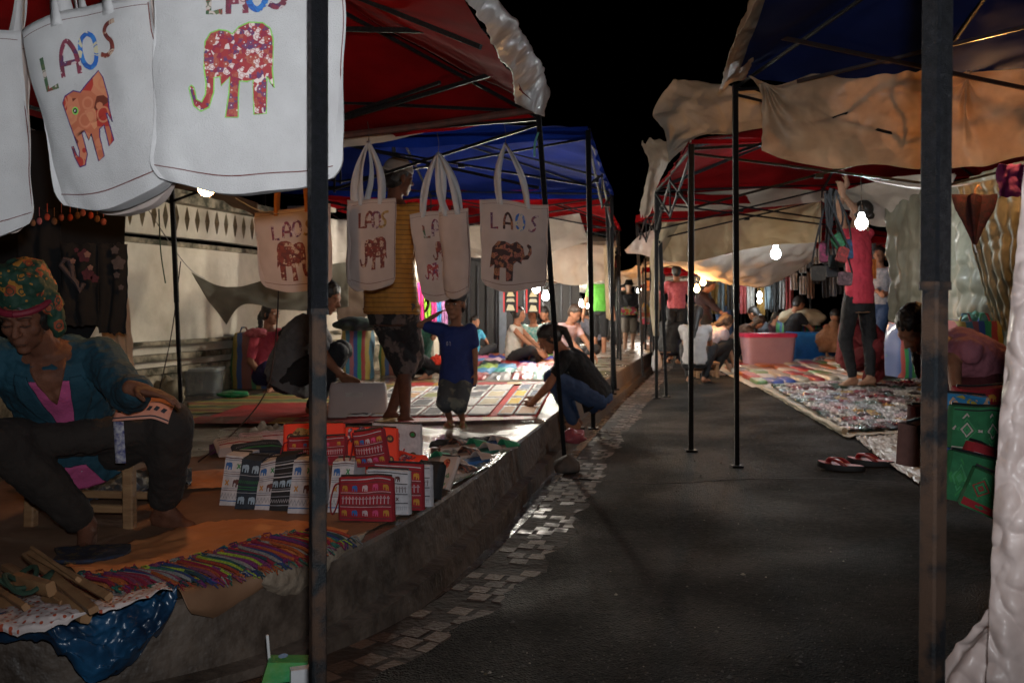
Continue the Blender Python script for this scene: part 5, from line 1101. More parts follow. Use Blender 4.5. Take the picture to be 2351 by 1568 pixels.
def sack(label, u, v, wpx, hpx, f, m, Y=None, D=.35, dz=0, top=None, cat='woven bag', yaw=0):
    c = G(u, v, f, dz) if Y is None else P(u, v, Y); k = c.y/F; W = wpx*k; H = hpx*k
    t = thing('woven_sack', c, label, cat, 'striped woven sacks behind the sellers', rz=yaw)
    mb = MB(); secs = []
    for i in range(9):
        q_ = i/8; s = 1+.06*math.sin(PI*q_)-(.12*q_**6); secs.append(((0, D/2, H*q_), V((W/2*s, 0, 0)), V((0, D/2*s, 0))))
    mb.loft(secs, 40, e=.45); mb.v = [q_+V((.02*nz(q_, 6, 1), .02*nz(q_, 6, 2), .012*nz(q_, 5, 3)*(q_.z > .05))) for q_ in mb.v]
    mb.build('sack_body', m, t, local=True, sharp=50)
    mb = MB()
    for sx in (-.2, .2): mb.tube([V((sx*W-.04, D*.3, H*.99)), V((sx*W-.02, D*.3, H+.05)), V((sx*W+.02, D*.3, H+.05)), V((sx*W+.04, D*.3, H*.99))], .008, 6)
    mb.build('handles', m, t, local=True)
    return t
sack('big striped sack with yellow and green bands beside the pink-shirted girl', 570, 893, 86, 128, pz, wv2)
sack('tall blue and red striped sack left of the standing man', 815, 872, 70, 122, pz, wv1)
sack('second striped sack wedged behind the legs of the standing man', 905, 862, 70, 105, pz, wv2)
sack('tall green and blue striped sack near the right plastic wall', 2098, 868, 62, 125, gz, wv3, Y=7.9)
sack('rounded striped sack behind the bent-over woman', 2255, 860, 110, 122, gz, wv1, Y=6.6)
sack('green striped bag behind the blue tub', 1840, 772, 92, 40, gz, wv3, Y=15.3)
def blob(name, label, cat, c, r, m, amp=.12, fs=6, n=(48, 30), solid=0):
    mb = MB(); mb.ell((0, 0, 0), V((r[0], 0, 0)), V((0, r[1], 0)), V((0, 0, r[2])), *n); mx = max(r)
    a_ = max(amp, .3)
    mb.v = [q_*(1+a_*.9*nz(q_, .22/mx*3, 1)+a_*.7*(abs(nz(q_, .22/mx*8, 2))*2-.4)+a_*.3*abs(nz(q_, .22/mx*18, 5))) for q_ in mb.v]
    mb.v = [V((q_.x, q_.y, max(q_.z, -r[2]*.75))) for q_ in mb.v]
    o = mb.build(name, m, local=True, sharp=0); o.location = c; T(o, label, cat); return o
blob('plastic_bundle', 'pink net bag on top of the yellow and green striped sack', 'bag', P(590, 765, 8.8), (.09, .08, .05), mat('pink_net', (.4, .08, .1), .6), .3)
blob('plastic_bundle', 'teal plastic bag on top of the rounded striped sack', 'bag', P(2240, 735, 6.8), (.09, .08, .06), mat('teal_bag', (.05, .22, .18), .4, coat=.4), .3)
blob('white_sack', 'big pale sack slumped on the green striped bag', 'sack', P(1845, 730, 15.2), (.33, .2, .16), cream_sheet, .15)
blob('green_bag', 'bright green plastic bag on the mat below the wall', 'bag', G(540, 905, pz, .03), (.12, .08, .035), mat('green_bag', (.02, .25, .08), .4, coat=.4), .25)
blob('black_bundle', 'black bundle behind the head of the pink-shirted girl', 'bundle', P(690, 765, 8.9), (.16, .12, .12), blk_f, .15)
blob('black_bundle', 'dark bag heap above the striped sack by the standing man', 'bundle', P(825, 745, 8.3), (.18, .14, .07), mat('dark_heap', (.03, .05, .035), .7, (.02, .02, .03), 12), .3)
blob('white_bag_round', 'round white bag against the stained wall', 'bag', G(385, 905, pz, .1), (.13, .1, .12), mat('old_bag', (.25, .2, .12), .8, (.15, .12, .07), 6), .15)
# white board held by grey-shirted man
w_ = thing('white_board', G(820, 958, pz), 'long white paper package held by the grey-shirted man', 'paper package', rz=.0)
c = G(820, 958, pz); k = c.y/F; mb = MB(); mb.loft([((0, .04, 0), V((138*k/2, 0, 0)), V((0, .05, 0))), ((0, .05, 66*k), V((130*k/2, 0, 0)), V((0, .05, 0))), ((0, .05, 78*k), V((124*k/2, 0, 0)), V((0, .03, 0)))], 28, e=.3); mb.build('package_body', mat('package_white', (.42, .36, .35), .6, (.36, .3, .29), 3), w_, local=True)
MB().box((-.02, -.012, 52*k), (.12, .004, .03)).build('paper_label', mat('paper_label', (.5, .45, .42), .6), w_, local=True, smooth=False)

# old woman's stool and low bench, crouching seller's stool
def stool(label, c, W, D, H, yaw=0):
    t = thing('wooden_stool', c, label, 'stool', rz=yaw)
    MB().box((0, 0, H-.012), (W, D, .024)).build('seat', wood, t, local=True, smooth=False)
    for sx in (-1, 1):
        for sy in (-1, 1): MB().bar(V((sx*(W/2-.025), sy*(D/2-.025), 0)), V((sx*(W/2-.03), sy*(D/2-.03), H-.024)), .04).build('leg', wood, t, local=True)
    for sy in (-1, 1): MB().bar(V((-W/2+.045, sy*(D/2-.03), .08)), V((W/2-.045, sy*(D/2-.03), .08)), .028).build('stretcher', wood, t, local=True)
    return t
st_c = on(-1.60, 3.70, pz); stool('low wooden stool under the old woman', st_c, .44, .30, .25, -.1)
c = G(1625, 868); stool('small wooden stool under the woman in the white blouse', c+V((0, .1, 0)), .30, .25, .2)
# green and blue packages near stool
MB_ = MB(); MB_.loft([((0, 0, 0), V((.09, 0, 0)), V((0, .07, 0))), ((0, 0, .1), V((.09, 0, 0)), V((0, .07, 0)))], 16, e=.3); o = MB_.build('green_packet', fab('mint', (.05, .3, .18)), local=True); o.location = G(105, 1130, pz); T(o, 'mint green packet under the stool of the old woman', 'packet')

# ---------------------------------------------------------------- hanging clothes, banners, bags
def hang_cloth(name, label, u0, u1, v0, v1, Y, m, cat='garment', group=None, amp=.02, notch=0, motifs=None, seed=0, **k):
    ctrl = [[P(lerp(u0, u1, a), lerp(v0, v1, b), Y) for a in (0, .33, .66, 1)] for b in (0, .33, .66, 1)]
    t = thing(name, P((u0+u1)/2, v1, Y), label, cat, group)
    o = sheet('cloth', '', '', ctrl, m, amp=amp, fs=5, seed=seed, parent=t, res=(24, 40), edge=.05, pleat=(4, .8), **k)
    return t
def motif(t, pts, m, nm='embroidery'):
    for (u, v, Y, r) in pts:
        mb = MB(); c = P(u, v, Y); n = 20; mb.add([c+V((math.cos(2*PI*i/n)*r*(1+.18*math.sin(i*PI/2)), -.02, math.sin(2*PI*i/n)*r*(1+.18*math.sin(i*PI/2)))) for i in range(n)], [tuple(range(n))])
        mb.build(nm, m, t, smooth=False)
trouser = mat('black_trouser', (.005, .005, .006), .95)
tr = hang_cloth('hanging_trousers', 'black embroidered trousers hanging nearest the wall at the left', 226, 292, 560, 765, 4.4, trouser, group='black embroidered trousers hung at the left', seed=1)
motif(tr, [(268, 575, 4.38, .018), (276, 605, 4.38, .03), (272, 632, 4.38, .014), (282, 660, 4.38, .012)], fab('mauve', (.06, .05, .055)))
tr = hang_cloth('hanging_trousers', 'black trousers with pink flower embroidery hanging behind the headscarf', 140, 226, 560, 748, 4.3, trouser, group='black embroidered trousers hung at the left', seed=2)
motif(tr, [(205, 585, 4.27, .014), (212, 615, 4.27, .012), (172, 600, 4.27, .012)], fab('petal', (.22, .12, .10)))
motif(tr, [(198, 588, 4.275, .028), (206, 630, 4.275, .026), (222, 640, 4.275, .018), (180, 575, 4.275, .010)], fab('plumred', (.07, .014, .026)), 'flower_patch')
mb = MB(); mb.tube([P(150+18*math.cos(a*.9), 640-46*math.sin(a), 4.27) for a in (0, .6, 1.2, 1.8, 2.4)]+[P(176, 650, 4.27), P(184, 668, 4.27), P(192, 650, 4.27)], .012, 6); mb.build('trunk_patch', fab('greyrose', (.06, .045, .05)), tr)
tr = hang_cloth('hanging_trousers', 'plain black trousers hanging at the far left edge', 40, 140, 480, 740, 4.35, trouser, group='black embroidered trousers hung at the left', seed=3)
for i in range(12):
    u = 62+i*16+rnd(-4, 4); c = P(u, 488+rnd(0, 26), 4.2)
    mb = MB(); mb.tube([V((0, 0, .06)), V((0, 0, .02))], .002, 5); mb.ell((0, 0, .0), V((.013, 0, 0)), V((0, .008, 0)), V((0, 0, .016)), 10, 7)
    o = mb.build('bead_charm', [fab('charm_red', (.3, .04, .02)), fab('charm_brown', (.14, .07, .04)), fab('charm_rose', (.25, .08, .1))][i % 3], local=True); o.location = c
    T(o, f"{['red', 'brown', 'rose'][i % 3]} hanging charm under the near tote bags, {ORD[i]} from the left", 'charm', 'charms hanging above the headscarf')
# bright garments behind the man and child
for i, (u0, u1, v0, v1, c_, nm) in enumerate(((958, 974, 650, 735, (.6, .03, .2), 'hot pink'), (974, 990, 668, 735, (.25, .5, .03), 'lime green'), (990, 1006, 650, 745, (.55, .04, .2), 'magenta'), (1003, 1016, 660, 745, (.05, .25, .5), 'sky blue'), (1014, 1028, 665, 745, (.45, .2, .4), 'lilac'))):
    hang_cloth('hanging_scarf', f'{nm} scarf hanging between the man and the child', u0, u1, v0, v1, 9.6, fab('scarf'+str(i), c_), 'scarf', 'bright scarves hanging behind the man', amp=.015, seed=10+i)
# banners
for i, (u, v0, v1) in enumerate(((1172, 655, 716), (1224, 655, 718))):
    Y = 13.0; t = thing('wall_banner', P(u, v1, Y), ['black banner with red border, nearer the standing child', 'black banner with red border and a pale mountain, farther from the child'][i], 'banner', 'black embroidered banners with red borders')
    w = 15
    MB().box(P(u, (v0+v1)/2, Y), (w*2*Y/F, .01, (v1-v0)*Y/F)).build('banner_cloth', blk_f, t, smooth=False)
    mb = MB()
    for sx in (-1, 1): mb.box(P(u+sx*w, (v0+v1)/2, Y-.01), (3.2*Y/F, .012, (v1-v0+2)*Y/F))
    mb.build('red_border', mat('banner_red', (.5, .02, .02), .7), t, smooth=False)
    mb = MB(); cc = P(u, lerp(v0, v1, .3), Y-.012)
    mb.add([P(u-9, lerp(v0, v1, .42), Y-.012), P(u+9, lerp(v0, v1, .42), Y-.012), P(u+3, lerp(v0, v1, .18), Y-.012), P(u, lerp(v0, v1, .1), Y-.012), P(u-3, lerp(v0, v1, .2), Y-.012)], [(0, 1, 2, 3, 4)])
    mb.add([P(u-10, lerp(v0, v1, .95), Y-.012), P(u+10, lerp(v0, v1, .95), Y-.012), P(u+6, lerp(v0, v1, .75), Y-.012), P(u-5, lerp(v0, v1, .72), Y-.012)], [(0, 1, 2, 3)])
    mb.add([P(u-10, lerp(v0, v1, .62), Y-.012), P(u+10, lerp(v0, v1, .62), Y-.012), P(u+7, lerp(v0, v1, .5), Y-.012), P(u-7, lerp(v0, v1, .5), Y-.012)], [(0, 1, 2, 3)])
    mb.build('embroidered_scene', mat('banner_gold', (.5, .4, .18), .7, (.35, .35, .3), 9), t, smooth=False)
# shoulder bags on the right tent
hk = P(1905, 432, 8.2)
for i, (u, v, w, h, c_, nm, Y) in enumerate(((1890, 580, 20, 46, (.35, .03, .12), 'pink', 8.0), (1925, 553, 30, 34, (.02, .22, .08), 'bright green', 7.9), (1934, 585, 26, 36, (.38, .02, .02), 'red', 7.85), (1950, 572, 14, 46, (.02, .1, .25), 'blue', 8.0), (1878, 628, 34, 36, (.05, .04, .03), 'dark brown', 8.05), (1920, 600, 36, 30, (.02, .04, .04), 'black', 8.1), (1910, 622, 30, 30, (.03, .025, .03), 'charcoal', 8.15), (1940, 640, 34, 32, (.25, .14, .17), 'dusty rose', 8.1))):
    Y += .55; k = Y/F; t = thing('shoulder_bag', P(u, v+h/2, Y), f'{nm} shoulder bag in the bunch hanging left of the red-topped woman', 'shoulder bag', 'shoulder bags hanging from the right tent')
    mb = MB(); c = P(u, v, Y); tl = [0, .6, -.3, .1, 0, 0, .1, -.1][i]; X = V((math.cos(tl), 0, math.sin(tl))); Z = V((-math.sin(tl), 0, math.cos(tl)))
    mb.loft([(c+V((0, -.02, 0)), X*(w*k/2*.92), Z*(h*k/2*.92)), (c+V((0, -.008, 0)), X*(w*k/2), Z*(h*k/2)), (c+V((0, .008, 0)), X*(w*k/2), Z*(h*k/2)), (c+V((0, .02, 0)), X*(w*k/2*.92), Z*(h*k/2*.92))], 24, e=.35)
    mb.build('bag_body', batik('sb'+str(i), [tuple(x*f_ for x in c_) for f_ in (.3, .3, .18, .3, .6)], 50), t)
    hh = hk+V((rnd(-.06, .08), rnd(-.05, .05), -.02*(i % 3)))
    mb = MB()
    for sx in (-1, 1): mb.tube(smoothp([c+X*(sx*w*k*.45)+Z*(h*k*.45), lerp(c, hh, .5)+V((sx*.05, 0, 0)), hh], 5), .0085, 6)
    mb.build('bag_strap', blk_f, t)
# dark goods on the back wall of the right stalls
random.seed(21)
for i in range(26):
    u = 1822+(i % 13)*18+rnd(-4, 4); r_ = i//13; v0 = [560, 625][r_]+rnd(-12, 12); Y = 15.0
    cc_ = random.choice([('black', (.02, .02, .025)), ('grey', (.16, .16, .18)), ('brown', (.12, .07, .05)), ('patterned white', (.4, .38, .38)), ('navy', (.03, .04, .09)), ('rust', (.3, .1, .04))])
    hang_cloth('hanging_goods', f"{cc_[0]} cloth bag on the rack behind the red-topped woman, {ORD[i % 13]} across, {['upper', 'lower'][r_]} row", u-8, u+8, v0, v0+rnd(34, 60), Y, fab('rack_'+cc_[0].split()[0], cc_[1]), 'hanging bag', 'cloth bags on the rack at the back', amp=.02, seed=40+i)
# dim garments along the far right row
for i in range(12):
    u = 1625+i*17+rnd(-4, 4); cc_ = [('white', (.22, .21, .19)), ('dark red', (.2, .03, .03)), ('grey', (.2, .2, .2)), ('black', (.02, .02, .02)), ('pale blue', (.12, .16, .18)), ('ochre', (.2, .11, .02))][(i*5) % 6]
    hang_cloth('hanging_garment', f"{cc_[0]} garment hanging far back beyond the orange bulbs, {ORD[i]} in line", u-9, u+9, 640+rnd(-6, 10), 715+rnd(-8, 10), 15.5, fab('garm_'+cc_[0].replace(' ', '_'), cc_[1]), 'garment', 'garments hanging beyond the orange bulbs', amp=.03, seed=70+i)
# folded umbrella
t = thing('folded_umbrella', P(2238, 560, 6.2), 'dark red checked umbrella hanging folded by the right plastic wall', 'umbrella')
mb = MB(); Y = 6.2; secs = []
for i, (v, r_) in enumerate(((450, .13), (458, .128), (480, .112), (510, .07), (540, .035), (562, .012))):
    secs.append((P(2238, v, Y), V((r_, 0, 0)), V((0, r_*.5, 0))))
mb.loft(secs, 48); c_ = P(2238, 500, Y)
mb.v = [V((c_.x+(q_.x-c_.x)*(1+.28*math.sin((i % 48)*PI/4)), c_.y+(q_.y-c_.y)*(1+.28*math.sin((i % 48)*PI/4)), q_.z+(.008*math.sin((i % 48)*PI/4) if i < 96 else 0))) for i, q_ in enumerate(mb.v)]
mb.build('umbrella_canopy', batik('umb', [(.05, .008, .012), (.025, .005, .008), (.07, .01, .015), (.02, .005, .01), (.03, .006, .01)], 40, kind='x'), t)
MB().tube([P(2242, 580, Y), P(2236, 560, Y)], .006, 8).build('umbrella_tip', mat('steel', (.5, .5, .5), .3, metal=1), t)
MB().tube([P(2238, 452, Y), P(2238, 436, Y), P(2246, 426, Y), P(2252, 434, Y)], .009, 8).build('umbrella_handle', wood, t)
hang_cloth('hanging_garment', 'purple garment hanging above the right plastic wall', 2290, 2360, 378, 452, 5.9, fab('magenta_g', (.12, .006, .09)), amp=.04, seed=95)
hang_cloth('hanging_garment', 'small orange cloth hanging behind the white bulb', 1995, 2012, 595, 640, 9.9, fab('orange_g', (.6, .2, .04)), amp=.02, seed=96)
# bags stacked at the lower right
gb = batik('green_diamonds', [(.02, .16, .06), (.03, .22, .08), (.02, .12, .05), (.12, .26, .14), (.32, .36, .26)], 45)
def sbag(label, u, v, Y, W, H, D, m, rows, yaw, tilt=0, roll=0, **k):
    return pouch(label, P(u, v, Y), yaw, W, H, D, m, rows, tilt=tilt, roll=roll, cat='cloth bag', name='cloth_bag', group='bright cloth bags heaped by the near right pole', **k)
grn2 = fab('leaf_green', (.05, .26, .10)); dia = [('dia', .47, .78, canvas2, grn2, 2), ('line', .93, .03, blk_f), ('line', .04, .03, canvas2)]
sbag('green bag with pale diamond weave in the heap at the right', 2232, 1030, 3.3, .17, .14, .08, fab('dgreen', (.02, .16, .06)), dia, -.1, roll=.10, seed=1)
sbag('blue printed bag lying above the green diamond bag', 2205, 952, 3.5, .18, .07, .10, batik('bluepr', [(.03, .2, .4), (.02, .15, .35), (.03, .2, .4), (.4, .3, .05), (.5, .3, .2)], 30), [('line', .2, .2, red_f)], 0, roll=.05, seed=2)
sbag('green bag with a faded red flower at the bottom of the heap', 2222, 1152, 3.1, .17, .15, .08, fab('dgreen', (.02, .16, .06)), [('dia', .5, .8, grn_f, grn2, 3), ('disc', 0, 0, [(.15, .5, .030, red_f, pnk_f)])], -.15, roll=.2, seed=3)
sbag('red bag showing between the green ones', 2260, 1085, 3.25, .16, .09, .09, red_f, redrows[3:], .1, roll=.25, seed=4)
sbag('dark red bag under the arms of the bent-over woman', 2255, 925, 3.6, .2, .06, .12, red_f, [('ele', .5, .5, [pnk_f, yel_f, pale_f])], 0, seed=5)
sbag('brown bag with black lining standing just left of the near right pole', 2108, 1062, 3.2, .10, .14, .10, fab('rosebrown', (.16, .08, .07)), [('line', .5, .08, brn_f)], .6, roll=-.1, seed=6)
sbag('dark red bag partly hidden by the near right pole', 2135, 1000, 3.5, .14, .11, .10, fab('maroon', (.10, .012, .015)), [], 0, seed=7)
sbag('blue edged bag under the green diamond bag', 2190, 1060, 3.4, .16, .16, .08, fab('nblue', (.015, .08, .22)), [], 0, seed=8)
sbag('red trimmed green bag lying lowest by the plastic curtain', 2262, 1175, 3.0, .15, .12, .10, fab('dgreen', (.02, .16, .06)), [('line', .15, .2, red_f), ('dia', .6, .6, grn2, red_f, 2)], -.5, roll=.35, seed=9)
# wares around right tub
blob('brown_box_heap', 'brown cloth bundle behind the blue tub', 'bundle', P(1918, 780, 14.4), (.25, .15, .25), fab('tanbox', (.26, .13, .07)), .15)
blob('small_wares', 'jumbled bowls and jars beyond the boxed items', 'wares', G(1905, 832), (.22, .15, .10), batik('jumble', [(.2, .2, .2), (.3, .28, .25), (.1, .08, .06), (.35, .1, .08), (.5, .5, .5)], 22), .35)
# far left cluttered wares lit by the bulbs
random.seed(5)
for i in range(14):
    u = 1170+i*13+rnd(-5, 5); v = 788+rnd(-14, 10)
    o = blob('trinket', f"{['pale', 'silver', 'pink', 'beige'][i % 4]} trinket heap beyond the folded textiles, {ORD[i]} from the left", 'trinkets', G(u, v, pz, .05), (.10, .1, .06), [fab('pale_t', (.5, .45, .4)), mat('silver_t', (.6, .6, .6), .25, metal=.8), fab('pink_t', (.5, .3, .35)), fab('beige_t', (.45, .35, .22))][i % 4], .4); o['group'] = 'trinket heaps beyond the textiles'
# motorbike-dark shapes behind (dark doorway)
t = thing('shopfront', on(-.5, 15.6, pz), 'dark shopfront with a folding metal grille behind the child and the banners', 'shopfront')
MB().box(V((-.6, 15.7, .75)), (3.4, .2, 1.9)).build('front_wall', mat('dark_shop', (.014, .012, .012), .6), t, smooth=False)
mb = MB()
for i in range(22): mb.bar(V((-2.2+i*.15, 15.55, 0)), V((-2.2+i*.15, 15.55, 1.5)), .025)
mb.build('grille', mat('grille', (.04, .04, .045), .35, metal=.6), t)
MB().box(V((-.15, 15.5, .75)), (.12, .14, 1.7)).build('door_post', mat('blue_grey_post', (.10, .12, .15), .6), t, smooth=False)
# ---------------------------------------------------------------- people
def ik(a, tgt, l1, l2, pole):
    a = V(a); tgt = V(tgt); d = tgt-a; L = min(d.length, (l1+l2)*.995); L = max(L, abs(l1-l2)*1.02+.001); dn = d.normalized()
    x = (l1*l1-l2*l2+L*L)/(2*L); h = math.sqrt(max(0, l1*l1-x*x)); p = V(pole); p = (p-dn*p.dot(dn))
    p = p.normalized() if p.length > 1e-4 else dn.cross(UP).normalized()
    return a+dn*x+p*h, a+dn*L
from mathutils.bvhtree import BVHTree
def proj(o, pts, d, off=.003):
    """lay points onto the finished surface of o, looking along d"""
    bpy.context.view_layer.update(); tr = BVHTree.FromObject(o, bpy.context.evaluated_depsgraph_get()); d = V(d).normalized(); out = []; last = None
    for p in pts:
        h = tr.ray_cast(V(p)-d*.6, d, 1.2)[0]
        if h is None: h = last if last is not None else V(p)
        else: last = h
        out.append(h-d*off)
    return out
def patch(o, name, fn, nu, nv, d, m, parent, off=.004, th=.004):
    mb = MB().grid(fn, nu, nv); mb.v = proj(o, mb.v, d, off)
    return mb.build(name, m, parent, local=True, solid=th, sharp=0)
def cloud(sz):
    n = 'folds%.2f' % sz
    t = bpy.data.textures.get(n)
    if not t: t = bpy.data.textures.new(n, 'CLOUDS'); t.noise_scale = sz; t.noise_depth = 2; t.noise_type = 'HARD_NOISE'
    return t
def finish(o, vox, sm=4, disp=0, ds=.12):
    m = o.modifiers.new('r', 'REMESH'); m.mode = 'VOXEL'; m.voxel_size = vox; m.use_smooth_shade = True
    m = o.modifiers.new('s', 'SMOOTH'); m.iterations = sm; m.factor = .5
    if disp:
        m = o.modifiers.new('d', 'DISPLACE'); m.texture = cloud(ds); m.strength = disp*.9; m.mid_level = .35; m.texture_coords = 'LOCAL'
        m = o.modifiers.new('e', 'DISPLACE'); m.texture = cloud(ds*.42); m.strength = disp*.28; m.mid_level = .35; m.texture_coords = 'LOCAL'
def hand(mb, w, d, tv, nn, s, curl=.5, fr=.0085, spread=.12):
    """palm and five separate fingers: w wrist, d direction, tv towards the thumb, nn palm side"""
    d = d.normalized(); tv = (tv-d*tv.dot(d)).normalized(); nn = d.cross(tv)*(1 if d.cross(tv).dot(nn) > 0 else -1)
    mb.ell(w+d*.05*s, d*.058*s, tv*.041*s, nn*.016*s, 16, 10); mb.cap(w-d*.02*s, w+d*.03*s, .026*s, .024*s)
    for i, (o, L) in enumerate(((.030, .072), (.010, .080), (-.011, .074), (-.030, .058))):
        p = w+d*.088*s+tv*o*s; a = 0; dd = (d+tv*(o*spread*8)).normalized(); r = fr*s*(1 if i < 3 else .88)
        c = curl*(.8+.15*i)
        mb.cap(w+d*.05*s+tv*o*.9*s, p, r*1.15, r*1.05, 8)
        for j, f_ in enumerate((.45, .3, .25)):
            a += c*(.5+.3*j); q = p+(dd*math.cos(a)+nn*math.sin(a))*L*s*f_; mb.cap(p, q, r*(1-.08*j), r*(.93-.08*j), 8); p = q
    p = w+d*.02*s+tv*.03*s; q = p+(d*.62+tv*.7+nn*.25).normalized()*.042*s; mb.cap(p, q, fr*1.25*s, fr*1.1*s, 8)
    r_ = q+(d*.9+tv*.25+nn*.35).normalized()*.034*s; mb.cap(q, r_, fr*1.1*s, fr*.9*s, 8)
def person(label, H, base, pel, neck, face, feet, hands, kp=None, ep=None, skin=skin_t, top=None, bottom=None, sleeve=.5, legcov=1.0, hair='short', hairm=hair_m, hat=None, vox=.011, hs=None, look=None,
           topvox=None, hem=.10, curl=.5, toes=None, shoe=None, fat=1.0, group='people in the night market', handdir=None, eyes=False, face_detail=True, shirt_len=None, skirt=None, loose=.0, longt=False, headoff=None, thumb=None, hu_=None):
    base = V(base); t = thing('person', base, label, 'person', group)
    S = H/1.7; hs = hs or S; L = lambda p: V(p)-base
    pel = L(pel); neck = L(neck); fh = V((face[0], face[1], 0)).normalized(); side = fh.cross(UP)     # person's right
    td = (neck-pel).normalized()
    fr = (fh-td*fh.dot(td)).normalized()                             # torso front
    if fr.length < .1: fr = fh
    look = V(look if look is not None else (face[0], face[1], face[2] if len(face) > 2 else 0)).normalized()
    hside = look.cross(UP).normalized(); hu = hside.cross(look) if hu_ is None else V(hu_)
    Lt = (neck-pel).length; bend = -fr*.03*S
    def spine(k): return lerp(pel, neck, k)+bend*math.sin(PI*k)
    sh = [spine(.90)+side*.155*S*sg*fat**.5 for sg in (1, -1)]
    hip = [pel+side*.085*S*sg for sg in (1, -1)]
    kp = kp or [fh, fh]; ep = ep or [-fh+side*.4, -fh-side*.4]
    kn = []; an = []; el = []; wr = []
    for i in range(2):
        k, a = ik(hip[i], L(feet[i]), .425*S, .41*S, kp[i]); kn.append(k); an.append(a)
        e, w = ik(sh[i], L(hands[i]), .29*S, .255*S, ep[i]); el.append(e); wr.append(w)
    def torso(mb, g, k0, k1, extra=0):
        secs = []
        prof = ((-.18, .125, .095), (-.06, .155, .118), (.12, .150, .115), (.35, .128, .100), (.6, .145, .110), (.78, .158, .108), (.9, .150, .085), (.97, .105, .070), (1.02, .062, .058))
        for k, w, d in prof:
            if k < k0-.001 or k > k1+.001: continue
            ff = fat if k < .95 else 1
            secs.append((spine(k) if k >= 0 else pel+td*(k*Lt), side*(w*S*ff+g), fr*(d*S*ff+g+(extra if k < .4 else 0))))
        mb.loft(secs, 22)
    # body: one continuous surface
    mb = MB(); torso(mb, 0, -.18, 1.02)
    hc = neck+td*.03*S+hu*.135*hs+look*.022*hs
    if headoff is not None: hc = hc+V(headoff)
    mb.cap(neck-td*.03*S, hc-hu*.06*hs-look*.02*hs, .056*S, .052*hs)
    def hp(x, y, z): return hc+hside*x*hs+look*y*hs+hu*z*hs
    def he(c, r, n=18, m=12, b=None): (b or mb).ell(hp(*c), hside*r[0]*hs, look*r[1]*hs, hu*r[2]*hs, n, m)
    he((0, -.012, .032), (.074, .094, .086)); he((0, .022, -.035), (.059, .064, .074)); he((0, .06, -.092), (.024, .022, .018)); he((.035, .052, -.018), (.027, .026, .028)); he((-.035, .052, -.018), (.027, .026, .028))
    if face_detail:
        mb.cap(hp(0, .082, .018), hp(0, .105, -.018), .008*hs, .013*hs, 8); he((.012, .094, -.022), (.009, .009, .008), 8, 6); he((-.012, .094, -.022), (.009, .009, .008), 8, 6)
        he((0, .086, -.052), (.024, .010, .0065), 10, 6); he((0, .084, -.064), (.021, .010, .007), 10, 6)
        for sx in (-1, 1):
            mb.cap(hp(sx*.016, .083, .036), hp(sx*.05, .070, .036), .008*hs, .007*hs, 8); he((sx*.031, .078, .012), (.016, .011, .009), 10, 6)
            he((sx*.076, -.005, -.005), (.010, .018, .031), 10, 8)
    for i in range(2):
        mb.cap(spine(.86)+side*(1, -1)[i]*.08*S, sh[i], .06*S, .056*S); mb.cap(sh[i], el[i], .050*S*fat**.5, .038*S); mb.cap(el[i], wr[i], .039*S, .026*S)
        d = (wr[i]-el[i]).normalized()
        if handdir and handdir[i]: d = V(handdir[i]).normalized()
        tv = V(thumb[i]) if thumb and thumb[i] else fh-side*(1, -1)[i]*.6; nn = -UP
        cu = curl[i] if isinstance(curl, (list, tuple)) else curl
        hand(mb, wr[i], d, tv, nn, S, cu, max(.0085, vox*.72/S))
        mb.cap(hip[i], kn[i], .083*S*fat, .056*S); mb.cap(kn[i], an[i], .055*S, .036*S)
        mb.cap(lerp(kn[i], an[i], .28)-(V(kp[i]).normalized())*.018*S, lerp(kn[i], an[i], .6), .046*S, .036*S)
        td_ = V(toes[i]).normalized() if toes else (fh+side*(1, -1)[i]*.25).normalized(); ts = td_.cross(UP)
        z0 = an[i].z-.055*S
        a0 = V((an[i].x, an[i].y, z0))
        mb.cap(an[i], a0-td_*.04*S+UP*.012*S, .036*S, .030*S); mb.cap(a0-td_*.03*S, a0+td_*.12*S-UP*.012*S, .032*S, .026*S); mb.cap(an[i]-UP*.01*S, a0+td_*.10*S-UP*.008*S, .034*S, .02*S)
        for j in range(5):
            o = (-.026+.013*j)*S*(1 if i == 0 else -1); q0 = a0+td_*.12*S+ts*o-UP*.020*S; mb.cap(q0, q0+td_*(.045-.006*j)*S, (.0115-.0012*j)*S+.001, (.0105-.001*j)*S+.001, 8)
    o = mb.build('body', skin, t, local=True, sharp=0); finish(o, vox, 3); shirt_o = None
    tvx = topvox or max(vox, .009)
    if top:
        g = (.016+loose)*S; mb = MB(); torso(mb, g, -.06-(.12 if hem > .12 else 0), .97, extra=.01*S+loose)
        if shirt_len:
            a = pel+td*.02; mb.loft([(pel+td*(.1*Lt), side*(.15*S*fat+g), fr*(.12*S*fat+g)), (pel-UP*shirt_len*S, side*(.165*S*fat+g), fr*(.13*S*fat+g))], 20)
        for i in range(2):
            mb.cap(spine(.86)+side*(1, -1)[i]*.07*S, sh[i], .07*S+loose*.5, .066*S+loose*.5)
            if sleeve > 0:
                if sleeve <= 1: mb.cap(sh[i], lerp(sh[i], el[i], sleeve), .062*S+loose, (.058-.008*sleeve)*S+loose)
                else: mb.cap(sh[i], el[i], .062*S+loose, .052*S+loose); mb.cap(el[i], lerp(el[i], wr[i], sleeve-1), .052*S+loose, .042*S+loose)
        o = mb.build('shirt', top, t, local=True, sharp=0); finish(o, tvx, 4, .022*S, .09); shirt_o = o
